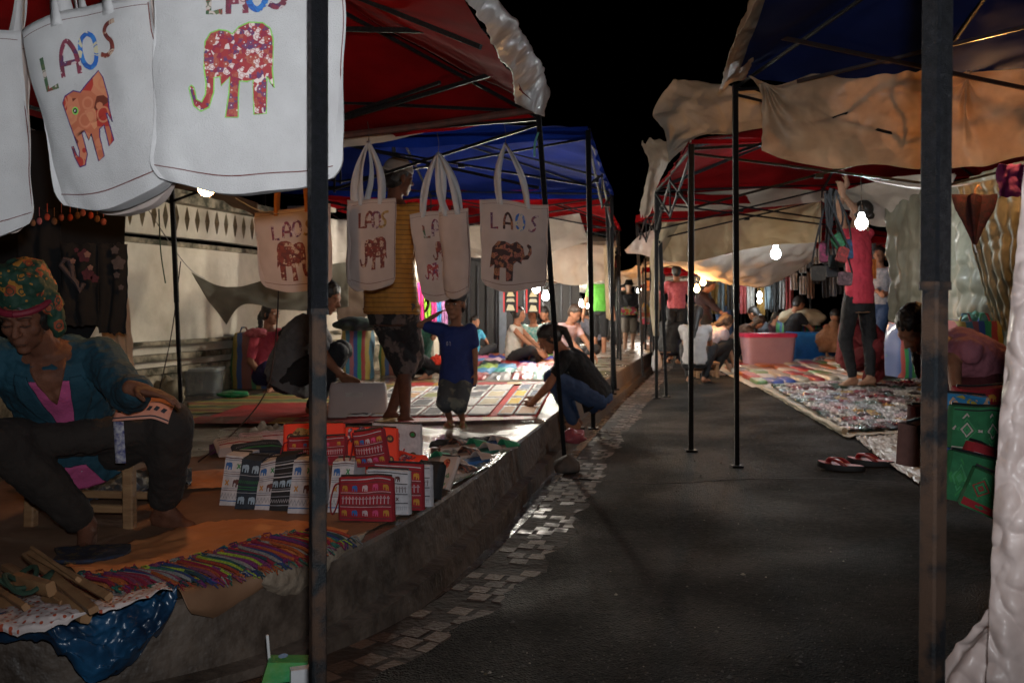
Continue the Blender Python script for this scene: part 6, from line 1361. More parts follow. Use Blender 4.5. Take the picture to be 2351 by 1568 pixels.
    if bottom:
        g = (.012+(.01 if loose else 0))*S; mb = MB()
        mb.loft([(pel-td*.17*Lt, side*(.12*S*fat+g), fr*(.095*S*fat+g)), (pel-td*.02, side*(.158*S*fat+g), fr*(.12*S*fat+g)), (pel+td*.16*Lt, side*(.145*S*fat+g), fr*(.108*S*fat+g)), (pel+td*.24*Lt, side*(.13*S*fat+g), fr*(.10*S*fat+g))], 22)
        lw = skirt or 0
        for i in range(2):
            f1 = min(1, legcov*2); mb.cap(hip[i], lerp(hip[i], kn[i], f1), .092*S*fat+g*.6, (.064+.022*(1-f1))*S+g+lw)
            if legcov > .5:
                f2 = (legcov-.5)*2; mb.cap(kn[i], lerp(kn[i], an[i], f2), .064*S+g+lw, (.055-.014*f2)*S+g*.7+lw)
            if skirt and i == 0:
                for q in (.3, .6, .9): mb.cap(lerp(hip[0], kn[0], q), lerp(hip[1], kn[1], q), .06*S, .06*S)
        o = mb.build('trousers' if legcov > .6 else 'shorts', bottom, t, local=True, sharp=0); finish(o, tvx, 4, .020*S, .10)
    if hair:
        mb = MB()
        he((0, -.020, .048), (.083, .096, .086), b=mb); he((0, -.045, .0), (.078, .070, .085), b=mb)
        if hair in ('long', 'tail', 'bun'):
            he((.055, -.02, .0), (.030, .055, .06), b=mb); he((-.055, -.02, .0), (.030, .055, .06), b=mb)
        if hair == 'long':
            back = -fr
            pts = [hp(0, -.06, .0), hp(0, -.085, -.10)-UP*.02, spine(.88)+back*.11*S, spine(.65)+back*.125*S]
            for j in range(3): mb.cap(pts[j], pts[j+1], (.07, .055, .045)[j]*hs, (.055, .045, .02)[j]*hs)
        if hair == 'tail':
            pts = [hp(0, -.11, .03), hp(0, -.15, -.03), hp(0, -.14, -.12)-UP*.03, hp(0, -.12, -.2)-UP*.08]
            for j in range(3): mb.cap(pts[j], pts[j+1], (.028, .032, .026)[j]*hs, (.032, .026, .012)[j]*hs)
        if hair == 'bun': he((0, -.125, .03), (.04, .035, .04), b=mb)
        if hair == 'front':                                            # long hair fallen forward over a bent head
            pts = [hp(.07, .01, .02), hp(.085, .03, -.10), hp(.08, .05, -.2)-UP*.05]
            for sx in (1, -1):
                for j in range(2): mb.cap(hp(sx*.07, .0, .02)if j == 0 else hp(sx*.08, .01, -.09), hp(sx*.08, .01, -.09) if j == 0 else hp(sx*.08, .0, -.1)-UP*.16, (.03, .035)[j]*hs, (.035, .012)[j]*hs)
        o = mb.build('hair', hairm, t, local=True, sharp=0); finish(o, max(.006, vox*.8), 3, .010, .03)
    if eyes:
        for sx in (-1, 1):
            mb = MB(); mb.ell(hp(sx*.031, .0855, .012), hside*.012*hs, look*.006*hs, hu*.0055*hs, 12, 8)
            mb.ell(hp(sx*.031, .0895, .012), hside*.006*hs, look*.0035*hs, hu*.0052*hs, 10, 6, mi=1)
            mb.build('eye', [mat('eye_white', (.55, .5, .46), .3), mat('iris', (.012, .008, .006), .2)], t, local=True)
            mb = MB(); mb.tube([hp(sx*.014, .094, .034), hp(sx*.032, .092, .040), hp(sx*.050, .080, .034)], [.0022*hs, .003*hs, .0015*hs], 6); mb.build('eyebrow', hair_m, t, local=True)
    if shoe:
        for i in range(2):
            td_ = V(toes[i]).normalized() if toes else (fh+side*(1, -1)[i]*.25).normalized(); ts = td_.cross(UP); c = V((an[i].x, an[i].y, an[i].z-.09*S))
            mb = MB(); mb.loft([(c+td_*.045*S-UP*.008, ts*.048*S, td_*.135*S), (c+td_*.045*S+UP*.010, ts*.048*S, td_*.135*S)], 20)
            mb.tube([c+td_*.07*S+ts*.042*S+UP*.012, c+td_*.075*S+ts*.025*S+UP*.05*S, c+td_*.075*S-ts*.025*S+UP*.05*S, c+td_*.07*S-ts*.042*S+UP*.012], .012*S, 6)
            mb.build('sandal', shoe, t, local=True, sharp=50)
    if hat:
        kind, hm, hm2 = hat
        if kind == 'cap':
            mb = MB(); secs = []
            for k in range(7):
                a = k/6*PI/2*.97; secs.append((hp(0, -.014, .052+.100*math.sin(a)), hside*.094*hs*math.cos(a)**.8, look*.110*hs*math.cos(a)**.8))
            mb.loft(secs, 26); mb.build('cap_crown', hm, t, local=True, sharp=60)
            bd = 1 if hm2 != 'back' else -1
            mb = MB(); mb.grid(lambda a, b: hp((a-.5)*.15*(1-.35*b*b), bd*(.088+.075*b-.22*(a-.5)**2)-.01, .066-.006*b-.05*(a-.5)**2*2), 12, 6); mb.build('cap_brim', hm if hm2 == 'back' else hm2, t, local=True, solid=.004, sharp=0)
        if kind == 'bucket':
            mb = MB(); mb.loft([(hp(0, -.01, .03), hside*.135*hs, look*.15*hs), (hp(0, -.01, .06), hside*.092*hs, look*.11*hs), (hp(0, -.012, .12), hside*.078*hs, look*.095*hs), (hp(0, -.012, .145), hside*.06*hs, look*.075*hs)], 24); mb.build('hat', hm, t, local=True, sharp=60)
    return t, dict(hp=hp, base=base, kn=kn, an=an, wr=wr, el=el, sh=sh, hside=hside, look=look, hu=hu, hs=hs, pel=pel, neck=neck, side=side, fr=fr, spine=spine, S=S, shirt=shirt_o)

tops = {}
def ct(n, c, c2=None, **k): return mat('cloth_'+n, c, .85, c2, 6, .35, 120, **k)

# --- the old woman with the headscarf
teal = mat('teal_shirt', (.006, .052, .082), .85, (.004, .032, .05), 3, .35, 90)
p3 = lambda u, v, Y: P(u, v, Y)
ow, K = person('old woman in a teal shirt and green flowered headscarf seated on a low stool, sewing', 1.66, on(-1.5, 3.5, pz), P(170, 1030, 3.58), P(108, 800, 3.28), (.28, -1, 0), [G(200, 1205, pz, .08), G(375, 1165, pz, .08)+V((0, .02, 0))],
   [P(-75, 1010, 3.0), P(312, 893, 2.95)], kp=[V((-.45, -1, .9)), V((.45, -.8, 1.2))], ep=[V((-1, .3, -.2)), V((.35, .4, -1))], skin=skin_d, top=teal, bottom=mat('dark_brown_trouser', (.022, .015, .011), .92, (.015, .010, .008), 6, .4, 90), sleeve=1.80, legcov=.93, hair='bun',
   vox=.0055, topvox=.007, look=(.10, -1, -.50), curl=[.4, .3], handdir=[None, V((1, -.2, -.18))], fat=1.14, loose=.014, toes=[V((.30, -1, 0)), V((1, -.45, 0))], shirt_len=.02, headoff=(-.025, -.02, -.02), thumb=[None, V((0, -1, .1))], skirt=.004)
hp, hside, look, hu, hs = K['hp'], K['hside'], K['look'], K['hu'], K['hs']
# headscarf: wrapped cloth with a knot, red band at the brow
scarf = batik('scarf', [(.006, .035, .02), (.006, .035, .02), (.005, .03, .016), (.22, .04, .012), (.008, .04, .02), (.28, .12, .015)], 34)
mb = MB(); mb.ell(hp(0, -.035, .075), hside*.100*hs, look*.112*hs, hu*.085*hs, 24, 16); mb.ell(hp(0, -.05, .13), hside*.08*hs, look*.085*hs, hu*.06*hs, 20, 12)
mb.cap(hp(-.085, -.02, .05), hp(-.105, .01, -.04), .035*hs, .028*hs); mb.cap(hp(-.06, .03, .13), hp(.05, .0, .15), .035*hs, .045*hs); mb.cap(hp(-.095, .0, .03), hp(-.10, .015, -.06), .03*hs, .018*hs)
o = mb.build('headscarf', scarf, ow, local=True, sharp=0); finish(o, .007, 3, .02, .05)
mb = MB(); mb.tube([hp(math.sin(a)*.088, math.cos(a)*.104-.02, .062-.01*math.cos(a)) for a in [k/24*2*PI for k in range(25)]], .012*hs, 8); mb.build('headscarf_band', mat('crimson_band', (.17, .005, .02), .7), ow, local=True)
for sx in (-1, 1):
    mb = MB(); mb.tube([hp(sx*.014, .090, .010), hp(sx*.031, .0915, .006), hp(sx*.047, .083, .010)], [.0012, .002, .0012], 6); mb.build('closed_eyelid', mat('lid_line', (.03, .015, .012), .7), ow, local=True)
    mb = MB(); mb.tube([hp(sx*.014, .094, .038), hp(sx*.032, .093, .043), hp(sx*.052, .080, .038)], [.0015, .0022, .001], 6); mb.build('eyebrow', hair_m, ow, local=True)
mb = MB(); mb.tube([hp(-.022, .0935, -.058), hp(0, .0975, -.0575), hp(.022, .0935, -.058)], .0012, 6); mb.build('mouth_line', mat('lid_line', (.03, .015, .012), .7), ow, local=True)
# pink vest, collar flaps, buttons, bangle
fr, sd, sp, S = K['fr'], K['side'], K['spine'], K['S']
pink = ct('pink_vest', (.45, .07, .20))
sh_o = K['shirt']
patch(sh_o, 'vest', lambda a, b: sp(.90-.54*b)-sd*(.005+.035*b+(a-.5)*(.062*(1-b)**.7+.006)*2), 12, 18, -fr, pink, ow, .005, .003)
patch(sh_o, 'neckline', lambda a, b: sp(.99-.27*b)-sd*(.004+.012*b+(a-.5)*(.058*(1-b)+.002)*2), 12, 18, -fr, skin_d, ow, .010, .003)
patch(sh_o, 'vest_hem', lambda a, b: sp(.16-.20*b)-sd*(.085*(a-.5)*2*(.4+.6*b)+.03), 12, 10, -fr, pink, ow, .006, .006)
for sx in (-1, 1):
    def lap(a, b, sx=sx):
        inner = .062*(1-b)**.8+.004; w = .075*math.sin(PI*min(1, b*1.05+.12))**.7*(1-.5*b)
        return sp(.93-.55*b)-sd*(.005+.035*b+sx*(inner+w*a))
    patch(sh_o, 'collar', lap, 6, 18, -fr, teal, ow, .013, .006)
for k in (.30, .12):
    q = proj(sh_o, [sp(k)-sd*.045], -fr, .006)[0]; mb = MB(); mb.ell(q, sd*.007, fr*.003, UP*.007, 12, 6); mb.build('button', mat('shell_button', (.5, .5, .5), .2), ow, local=True)
w = K['wr'][1]; d = (K['wr'][1]-K['el'][1]).normalized(); X = d.cross(UP).normalized(); Y_ = d.cross(X)
mb = MB(); mb.tube([w-d*.02+(X*math.cos(a)+Y_*math.sin(a))*.034 for a in [k/16*2*PI for k in range(17)]], .0022, 6); mb.build('bangle', mat('silver_wire', (.5, .45, .4), .3, metal=1), ow, local=True)
# embroidery piece on her knee
c = K['base']+K['kn'][1]
pm_ = mat('peach_print', (.55, .25, .18), .8, (.5, .2, .14), 10); 
def kn_cloth(u, v): return c+V((-.15+.19*u, -.03-.10*v, .098+.014*u-.065*v*v-.05*max(0, u-.7)**1.2*2))
mb = MB().grid(kn_cloth, 16, 10); eo = mb.build('embroidery_cloth', pm_, solid=.002, sharp=0); T(eo, 'peach coloured embroidery piece with navy letters draped over the old woman\'s knee', 'embroidery')
mb = MB(); bo = c-eo.location
for j in range(7):
    for (z0, m_) in ((.15, 0), (.72, 1)):
        ribbon(mb, [(.06+.13*j, z0), (.06+.13*j+.07, z0+.02)], .14 if m_ else .05, lambda a, b: kn_cloth(a, b)+UP*.003-eo.location, m_)
ribbon(mb, [(i/12, .95) for i in range(13)], .035, lambda a, b: kn_cloth(a, b)+UP*.003-eo.location, 1); ribbon(mb, [(i/12, .5) for i in range(13)], .025, lambda a, b: kn_cloth(a, b)+UP*.003-eo.location, 1)
mb.build('navy_embroidery', [red_f, navy_f], eo, local=True, sharp=0)
mb = MB(); q0 = kn_cloth(.04, 1)-eo.location
mb.grid(lambda a, b: q0+V((.035*a+.012*b, -.01-.01*b, -.14*b)), 3, 10); mb.build('hanging_strip', mat('strip_print', (.4, .38, .4), .8, (.05, .05, .15), 60), eo, local=True, solid=.002)

# --- standing man in the yellow shirt
yel_s = mat('yellow_polo', (.50, .22, .035), .8, (.42, .18, .03), 4, .3, 60)
nt = yel_s.node_tree; N = nt.nodes; Lk = nt.links; wv = N.new('ShaderNodeTexWave'); wv.bands_direction = 'Z'; wv.inputs['Scale'].default_value = 9.5; wv.inputs['Distortion'].default_value = 1.2; wv.inputs['Detail Scale'].default_value = .6; Lk.new(N[nt['mp']].outputs[0], wv.inputs['Vector'])
rr = N.new('ShaderNodeMapRange'); rr.inputs['From Min'].default_value = .0; rr.inputs['From Max'].default_value = .12; Lk.new(wv.outputs['Fac'], rr.inputs['Value']); mx = N.new('ShaderNodeMix'); mx.data_type = 'RGBA'; Lk.new(rr.outputs[0], mx.inputs['Factor']); src = N['Principled BSDF'].inputs['Base Color'].links[0].from_socket
mx.inputs['A'].default_value = (.16, .06, .02, 1); Lk.new(src, mx.inputs['B']); Lk.new(mx.outputs['Result'], N['Principled BSDF'].inputs['Base Color'])
camo = mat('camo', (.13, .09, .075), .9, (.02, .017, .016), 7, .2, 90, detail=3, lo=.52, hi=.56)
b = G(905, 965, pz); Y = b.y; k = Y/F
person('man in striped yellow polo and camouflage shorts, back turned, holding the child\'s hand', 1.72, b, P(900, 705, Y), P(905, 465, Y), (.45, .9, 0), [P(905, 945, Y+.02)+V((-.02, .0, 0)), P(930, 955, Y-.12)], [P(990, 728, Y-.12), P(845, 690, Y+.05)],
   ep=[V((.6, .5, -.3)), V((-1, -.2, 0))], kp=[V((.4, 1, 0)), V((.4, 1, 0))], top=yel_s, bottom=camo, sleeve=.62, legcov=.56, hair='short', hat=('cap', ct('cap_grey', (.28, .24, .21)), 'back'), look=(.85, .55, -.12), vox=.008, fat=1.12, shirt_len=.05, loose=.01, skirt=.018, shoe=mat('black_leather', (.015, .013, .013), .25, coat=.8),
   toes=[V((.7, -.3, 0)), V((1, -.45, 0))], skin=skin_d, handdir=[V((.15, -.1, -1)), V((0, 0, -1))])
# --- the child
b = G(1047, 978, pz); Y = b.y; k = Y/F
navy_t = ct('navy_tee', (.012, .03, .16))
ch, K = person('small child in a blue T-shirt, patterned shorts and yellow-fronted cap facing the camera', .92, b, P(1050, 868, Y), P(1047, 745, Y), (-.12, -1, 0), [P(1033, 962, Y), P(1062, 965, Y)], [P(1003, 722, Y+.02), P(1092, 858, Y-.05)],
   ep=[V((-.2, -.2, -1)), V((1, .3, 0))], top=navy_t, bottom=mat('child_shorts', (.14, .15, .13), .9, (.05, .06, .07), 9, lo=.5, hi=.56), sleeve=.6, legcov=.60, hair='short', hat=('cap', mat('dark_cap', (.03, .035, .045), .8), mat('cap_peak', (.04, .045, .05), .8)),
   vox=.0055, hs=.86, shirt_len=.10, loose=.016, skirt=.016, shoe=mat('green_sandal', (.10, .16, .04), .5, (.35, .08, .05), 18), eyes=True, look=(-.30, -1, -.05), skin=skin_t, fat=1.3, group='people in the night market')
hp = K['hp']
mb = MB(); mb.grid(lambda a, b: hp((a-.5)*.095, .102-.25*(a-.5)**2*.5-.045*b*b, .072+.06*b), 8, 6); mb.build('cap_patch', mat('yellow_patch', (.42, .33, .02), .7), ch, local=True, solid=.002)
mb = MB(); mb.grid(lambda a, b: hp((a-.5)*.045,   .106-.012*b, .080+.012*b+.018*math.sin(PI*a)*b), 8, 3); mb.build('cap_badge', mat('dark_cap', (.03, .035, .045), .8), ch, local=True, solid=.002)
mb = MB()
for j, chh in enumerate('SO'):
    for st in GL[chh]: ribbon(mb, [(.0+j*.02+a*.018, b*.026) for a, b in st], .003, lambda a, b: K['spine'](.62)+K['fr']*.112-K['side']*(.02+a)*-1+K['side']*-.0+UP*b)
mb.build('shirt_print', mat('print_white', (.4, .42, .5), .8), ch, local=True, solid=.001)

# --- crouching woman in black
def squat(label, u, vfoot, vhead, face, f=pz, hw=.0, H=1.55, hand_t=None, lean=.35, Y=None, sit=0, **k):
    """crouching or floor-sitting figure: foot at (u, vfoot)"""
    b = G(u, vfoot, f) if Y is None else at(u, Y, f)
    fh = V((face[0], face[1], 0)).normalized(); sd = fh.cross(UP); S = H/1.7
    if sit:
        pel = b+UP*.13*S-fh*.06; nk = pel+(UP*1+fh*lean*.6).normalized()*.50*S
        ft = [b+fh*.30*S-sd*.10*S+UP*.07, b+fh*.26*S+sd*.12*S+UP*.07]; kp = [V(sd)*1.0+UP*.5, V(-sd)*1.0+UP*.5]
        toes = [-sd, sd]
    else:
        pel = b+UP*.26*S-fh*.20*S; nk = pel+(UP*1+fh*lean).normalized()*.49*S
        ft = [b+sd*.10*S+UP*.085*S, b-sd*.10*S+UP*.085*S]; kp = [fh+UP*.8+sd*.3, fh+UP*.8-sd*.3]; toes = None
    hands = hand_t or [b+fh*.48*S+sd*.08+UP*.10, b+fh*.48*S-sd*.08+UP*.10]
    k.setdefault('ep', [sd+UP*-.4, -sd+UP*-.4]); k.setdefault('look', fh+UP*-.6)
    if toes and 'toes' not in k: k['toes'] = toes
    return person(label, H, b, pel, nk, fh, ft, hands, kp=kp, **k)
blk_s = ct('black_tee', (.009, .009, .010)); jeans = ct('jeans', (.02, .045, .11), (.03, .06, .14)); grey_s = ct('grey_tee', (.12, .12, .125), (.09, .09, .095)); drk = ct('dark_trousers', (.012, .012, .014)); red_s = ct('coral_shirt', (.50, .06, .09))
b = G(1335, 985)
squat('crouching woman in a black T-shirt and jeans with a ponytail, beside the leaning pole', 1318, 985, 740, (-1, .15), f=gz, H=1.54, hair='tail', top=blk_s, bottom=jeans, sleeve=.55, vox=.008, lean=.75, look=(-.9, -.15, -.75),
      hand_t=[P(1230, 915, b.y+.12), P(1222, 925, b.y-.05)], shoe=mat('brown_sandal', (.04, .03, .025), .6), shirt_len=.04)
# --- grey-shirted man behind the near pole
b = G(690, 950, pz)
squat('crouching man in a grey T-shirt with his back bent, half behind the near pole', 725, 950, 740, (1, .1), H=1.72, hair='short', top=grey_s, bottom=drk, sleeve=.7, vox=.009, lean=.45, look=(.95, -.15, -.45), hand_t=[P(795, 872, b.y-.12), P(800, 900, b.y-.25)], fat=1.1, loose=.012, shirt_len=.08, curl=.2, handdir=[V((1, 0, -.2)), V((1, -.1, -.3))])
# --- girl in coral shirt
squat('seated girl in a coral pink shirt with tied-back hair by the striped sack', 622, 893, 745, (.8, -.6), H=1.5, hair='tail', top=red_s, bottom=ct('indigo', (.03, .025, .10)), sleeve=.8, vox=.008, sit=1, lean=.1, look=(.85, -.5, -.05), eyes=True, hand_t=[G(608, 870, pz, .10), G(650, 880, pz, .25)])
grn_s = ct('dark_green_top', (.01, .07, .045))
squat('seated woman in a dark green vest looking down, between the man and the child', 972, 866, 735, (.6, -.7), H=1.52, hair='short', top=grn_s, bottom=drk, sleeve=0, vox=.010, sit=1, lean=.25, look=(.8, -.4, -.5), hand_t=[G(1000, 862, pz, .22), G(1010, 868, pz, .2)])
o = blob('orange_bag', 'small orange bag held by the woman in the green vest', 'bag', P(1003, 828, G(972, 866, pz).y-.25), (.07, .05, .06), org_f, .3)
squat('child in a pale blue shirt sitting behind the standing child', 1092, 825, 742, (.5, .8), H=1.25, hair='short', top=ct('pale_blue', (.06, .33, .48)), bottom=drk, sleeve=.6, vox=.011, sit=1, lean=.1, look=(.7, -.4, 0))
squat('seated girl in a blue T-shirt bending over her wares by the banners', 1148, 812, 742, (.9, -.2), H=1.45, hair='long', top=ct('mid_blue', (.03, .10, .30)), bottom=drk, sleeve=.5, vox=.011, sit=1, lean=.5, look=(.7, -.5, -.6))
squat('woman in a white sleeveless top sitting below the banners', 1190, 775, 712, (.9, -.3), H=1.5, hair='bun', top=ct('white_top', (.5, .47, .42)), bottom=drk, sleeve=0, vox=.013, sit=1, lean=.15, look=(.9, -.3, -.1), Y=13.2)
squat('woman in a teal patterned top sitting to the right of the white-topped woman', 1226, 775, 724, (-.3, -1), H=1.5, hair='bun', top=mat('teal_pattern', (.03, .28, .26), .8, (.4, .45, .4), 30), bottom=drk, sleeve=.6, vox=.013, sit=1, Y=13.6, look=(-.3, -1, -.2))
squat('man in black seated in the distance under the bulbs', 1256, 770, 728, (-.5, -1), H=1.6, hair='short', top=blk_s, bottom=drk, sleeve=.6, vox=.015, sit=1, Y=15.5)
person('distant figure in a pale blouse standing near the string of bulbs', 1.55, at(1262, 17, pz), at(1262, 17, pz, .9), at(1262, 17, pz, 1.35), (-.3, -1, 0), [at(1260, 17, pz, .08), at(1265, 17.1, pz, .08)], [at(1255, 16.8, pz, .95), at(1270, 16.8, pz, .95)], top=ct('dusty_pink', (.4, .3, .3)), bottom=drk, vox=.015)
squat('stooping man with a red-brown head of hair far down the left row', 1303, 800, 735, (.6, -.6), H=1.6, hair='short', hairm=hair_b, top=ct('pale_rose', (.45, .3, .3)), bottom=drk, vox=.015, sit=1, Y=12.5)
squat('large crouching person in a grey and black jacket by the far left poles', 1352, 812, 725, (-.8, .5), f=gz, H=1.75, hair='short', top=ct('grey_jacket', (.14, .13, .16), (.08, .08, .1)), bottom=blk_s, sleeve=1.6, vox=.012, lean=.5, fat=1.3, loose=.03, look=(-.8, .3, -.4))
b = at(1376, 17.5)
person('man in a lime green shirt standing far down the left side', 1.7, b, b+UP*.93, b+UP*1.42, (.2, 1, 0), [b+V((.08, 0, .08)), b+V((-.08, 0, .08))], [b+V((.28, .1, .85)), b+V((-.28, .1, .85))], top=ct('lime_shirt', (.08, .32, .03)), bottom=drk, legcov=.56, sleeve=.6, vox=.013, hat=('cap', ct('khaki', (.2, .17, .12)), 'back'))
# --- woman walking towards the camera
Yw = 19.5; b = at(1444, Yw)
person('woman in a black bucket hat, black sweater and grey shorts walking up the road', 1.50, b, b+UP*.80, b+UP*1.24, (-.05, -1, 0), [b+V((-.09, -.1, .075)), b+V((.09, .12, .10))], [b+V((-.06, -.22, .90)), b+V((.10, -.22, .92))], top=ct('black_sweater', (.012, .011, .013)), bottom=ct('grey_shorts', (.16, .14, .12)), legcov=.42, sleeve=1.9,
       hair='long', hat=('bucket', ct('black_hat', (.01, .01, .011)), None), vox=.011, loose=.02, shirt_len=.06, shoe=mat('brown_sandal', (.04, .03, .025), .6), skin=skin_p, look=(-.05, -1, -.05), eyes=True, hs=.92)
blob('flower_bundle', 'colourful bundle held by the woman in the bucket hat', 'bundle', b+V((-.04, -.33, .88)), (.17, .08, .10), batik('bundle', [(.4, .03, .03), (.1, .35, .08), (.5, .3, .05), (.4, .35, .4), (.4, .05, .1)], 20), .3)
blob('bright_bag', 'bright patterned carrier bag beside the woman in the bucket hat', 'carrier bag', b+V((.33, -.05, .78)), (.14, .06, .22), batik('bundle2', [(.5, .1, .05), (.5, .35, .05), (.4, .4, .35), (.5, .05, .1)], 10), .15)
# right side people
b = at(1553, 15.5); 
person('woman in a pink checked shirt with crossed red straps seen from behind', 1.58, b, b+UP*.92, b+UP*1.33, (.1, 1, 0), [b+V((.09, 0, .08)), b+V((-.09, 0, .08))], [b+V((.25, .2, .95)), b+V((-.25, .2, .95))], top=mat('pink_check', (.5, .12, .14), .85, (.35, .06, .08), 30), bottom=drk, sleeve=1.5, vox=.013, hair='short')
b = at(1664, 16.5)
person('person in an ochre jacket standing beyond the orange bulbs', 1.62, b, b+UP*.92, b+UP*1.36, (.6, .6, 0), [b+V((.09, 0, .08)), b+V((-.09, 0, .08))], [b+V((.25, .2, .95)), b+V((-.25, .2, .95))], top=ct('ochre', (.35, .20, .03)), bottom=jeans, sleeve=1.8, vox=.014, hair='short', loose=.02)
b = at(1518, 20)
person('dark-clothed figure standing behind the twisted cloth', 1.6, b, b+UP*.92, b+UP*1.36, (-.6, .6, 0), [b+V((.09, 0, .08)), b+V((-.09, 0, .08))], [b+V((.25, .2, .95)), b+V((-.25, .2, .95))], top=blk_s, bottom=drk, sleeve=1.8, vox=.015)
squat('crouching woman in black beside the one in the white blouse', 1545, 835, 725, (.55, .75), f=gz, H=1.6, hair='long', top=blk_s, bottom=ct('navy_skirt', (.012, .014, .03)), sleeve=.5, vox=.011, lean=.35, look=(.7, .6, -.3), fat=1.15, skin=skin_p, shirt_len=.08)
blob('pale_handbag', 'pale handbag hanging by the crouching woman in black', 'handbag', G(1508, 832, gz, .16), (.07, .07, .16), ct('pale_bag', (.35, .34, .36)), .15)
bw = G(1625, 862)
squat('crouching woman in a satin white blouse reaching down to the wares', 1632, 862, 735, (.8, .35), f=gz, H=1.6, hair='long', hairm=hair_b, top=mat('satin_blouse', (.46, .37, .38), .35, (.34, .27, .28), 6, .5, 30), bottom=blk_s, sleeve=.2, vox=.009, lean=.85, look=(.7, .35, -.9), loose=.025, skin=skin_p, shirt_len=.10,
      hand_t=[P(1690, 850, bw.y), P(1672, 840, bw.y+.2)], curl=.3)
squat('woman in a white T-shirt with dark straps seen from behind', 1600, 832, 725, (.3, .9), f=gz, H=1.58, hair='long', top=ct('white_tee', (.45, .43, .43)), bottom=drk, sleeve=.5, vox=.012, Y=11.6, lean=.2)
squat('person with dark hair bending over behind the near tent poles', 1625, 800, 705, (.8, -.2), f=gz, H=1.6, hair='short', top=blk_s, bottom=drk, vox=.014, Y=13.5, dz=0, lean=.3) if False else None
b = at(1618, 14.2)
person('standing dark-haired shopper bending towards the rack beyond the orange bulbs', 1.5, b, b+UP*.72, b+UP*1.12, (.6, -.3, 0), [b+V((.09, 0, .08)), b+V((-.09, 0, .08))], [b+V((.3, -.2, .75)), b+V((.25, -.3, .75))], top=ct('plum_dark', (.03, .015, .02)), bottom=drk, sleeve=1.4, vox=.014, hair='long', look=(.6, -.4, -.5))
squat('woman with light brown hair bending low beside the pink tub', 1706, 846, 735, (.9, -.3), f=gz, H=1.55, hair='front', hairm=hair_b, top=ct('taupe', (.10, .06, .045)), bottom=drk, sleeve=.5, vox=.011, lean=.9, look=(.5, -.4, -1), Y=14.9)
squat('man in a grey shirt seated behind the pink tub', 1738, 815, 706, (-.5, .5), f=gz, H=1.65, hair='short', top=ct('mid_grey', (.15, .15, .16)), bottom=drk, sleeve=.8, vox=.012, Y=15.4, sit=1, lean=.1)
squat('person in a dark patterned top seated left of the pale sack', 1775, 815, 715, (.3, -.7), f=gz, H=1.55, hair='long', top=ct('maroon_top', (.09, .025, .03)), bottom=drk, vox=.013, Y=15.8, sit=1)
squat('dark-haired person behind the big pale sack', 1848, 800, 680, (.6, .2), f=gz, H=1.7, hair='short', top=blk_s, bottom=drk, vox=.013, Y=15.2, lean=0)
squat('person sitting low among the wares behind the blue tub', 1920, 835, 730, (-.4, -.8), f=gz, H=1.55, hair='short', top=ct('brick', (.3, .08, .06)), bottom=jeans, vox=.012, Y=14.9, sit=1)
squat('seated woman in a long dark red robe behind the red-topped woman', 2002, 845, 700, (.5, -.6), f=gz, H=1.62, hair='bun', top=ct('dark_red', (.16, .008, .012)), bottom=ct('dark_red2', (.14, .008, .012)), sleeve=1.9, vox=.011, Y=9.9, sit=0, lean=.05, look=(.4, -.8, -.4), loose=.02, fat=1.1)
b = at(2020, 12.5)
person('person in a grey checked shirt standing behind the red-topped woman', 1.6, b, b+UP*.88, b+UP*1.34, (-.5, -.7, 0), [b+V((.09, 0, .08)), b+V((-.09, 0, .08))], [b+V((-.1, -.25, 1.0)), b+V((.0, -.3, 1.0))], top=mat('grey_check', (.35, .33, .35), .8, (.2, .2, .22), 30), bottom=jeans, sleeve=1.3, vox=.013, hair='short')
# standing woman in coral top reaching up
Yr = 9.6; b = on(P(1975, 880, Yr).x, Yr); b.z = P(1975, 882, Yr).z
R2, K = person('barefoot woman in a coral red camisole and black leggings reaching up to hang bags', 1.66, b, P(1972, 688, Yr), P(1962, 520, Yr), (-.35, .9, 0), [P(1998, 864, Yr-.02), P(1958, 866, Yr+.08)], [P(1925, 432, Yr-.2), P(1945, 420, Yr)], ep=[V((1, 0, .6)), V((-.8, 0, -.2))], kp=[V((.3, .6, 0)), V((-.3, .6, 0))],
   top=ct('coral', (.60, .05, .09)), bottom=ct('leggings', (.012, .014, .018)), sleeve=0, legcov=.96, hair='bun', vox=.008, look=(-.4, .5, .5), fat=.92, shirt_len=.0, toes=[V((-.9, -.4, 0)), V((-.9, -.4, 0))], skin=skin_p, handdir=[V((-.2, 0, 1)), V((-.2, 0, 1))])
# bent-over woman in pink at the right
Yp = 4.5; b = on(P(2270, 1000, Yp).x, Yp)
pinkblouse = ct('pink_blouse', (.36, .12, .15), (.30, .10, .13))
person('woman in a dusty pink blouse kneeling and bending far forward over the bag heap', 1.58, b, P(2290, 868, Yp), P(2160, 800, Yp-.05), (-1, -.25, 0), [P(2330, 1010, Yp+.1), P(2330, 1010, Yp-.15)], [P(2195, 905, Yp-.35), P(2165, 905, Yp+.15)], ep=[V((.4, -.4, .4)), V((.2, .6, .2))], kp=[V((-1, 0, .2)), V((-1, 0, .2))],
   top=pinkblouse, bottom=ct('maroon_skirt', (.08, .012, .015)), sleeve=.75, hair='front', vox=.008, look=(-.75, -.2, -.75), loose=.006, curl=.6, hu_=None, fat=1.05)

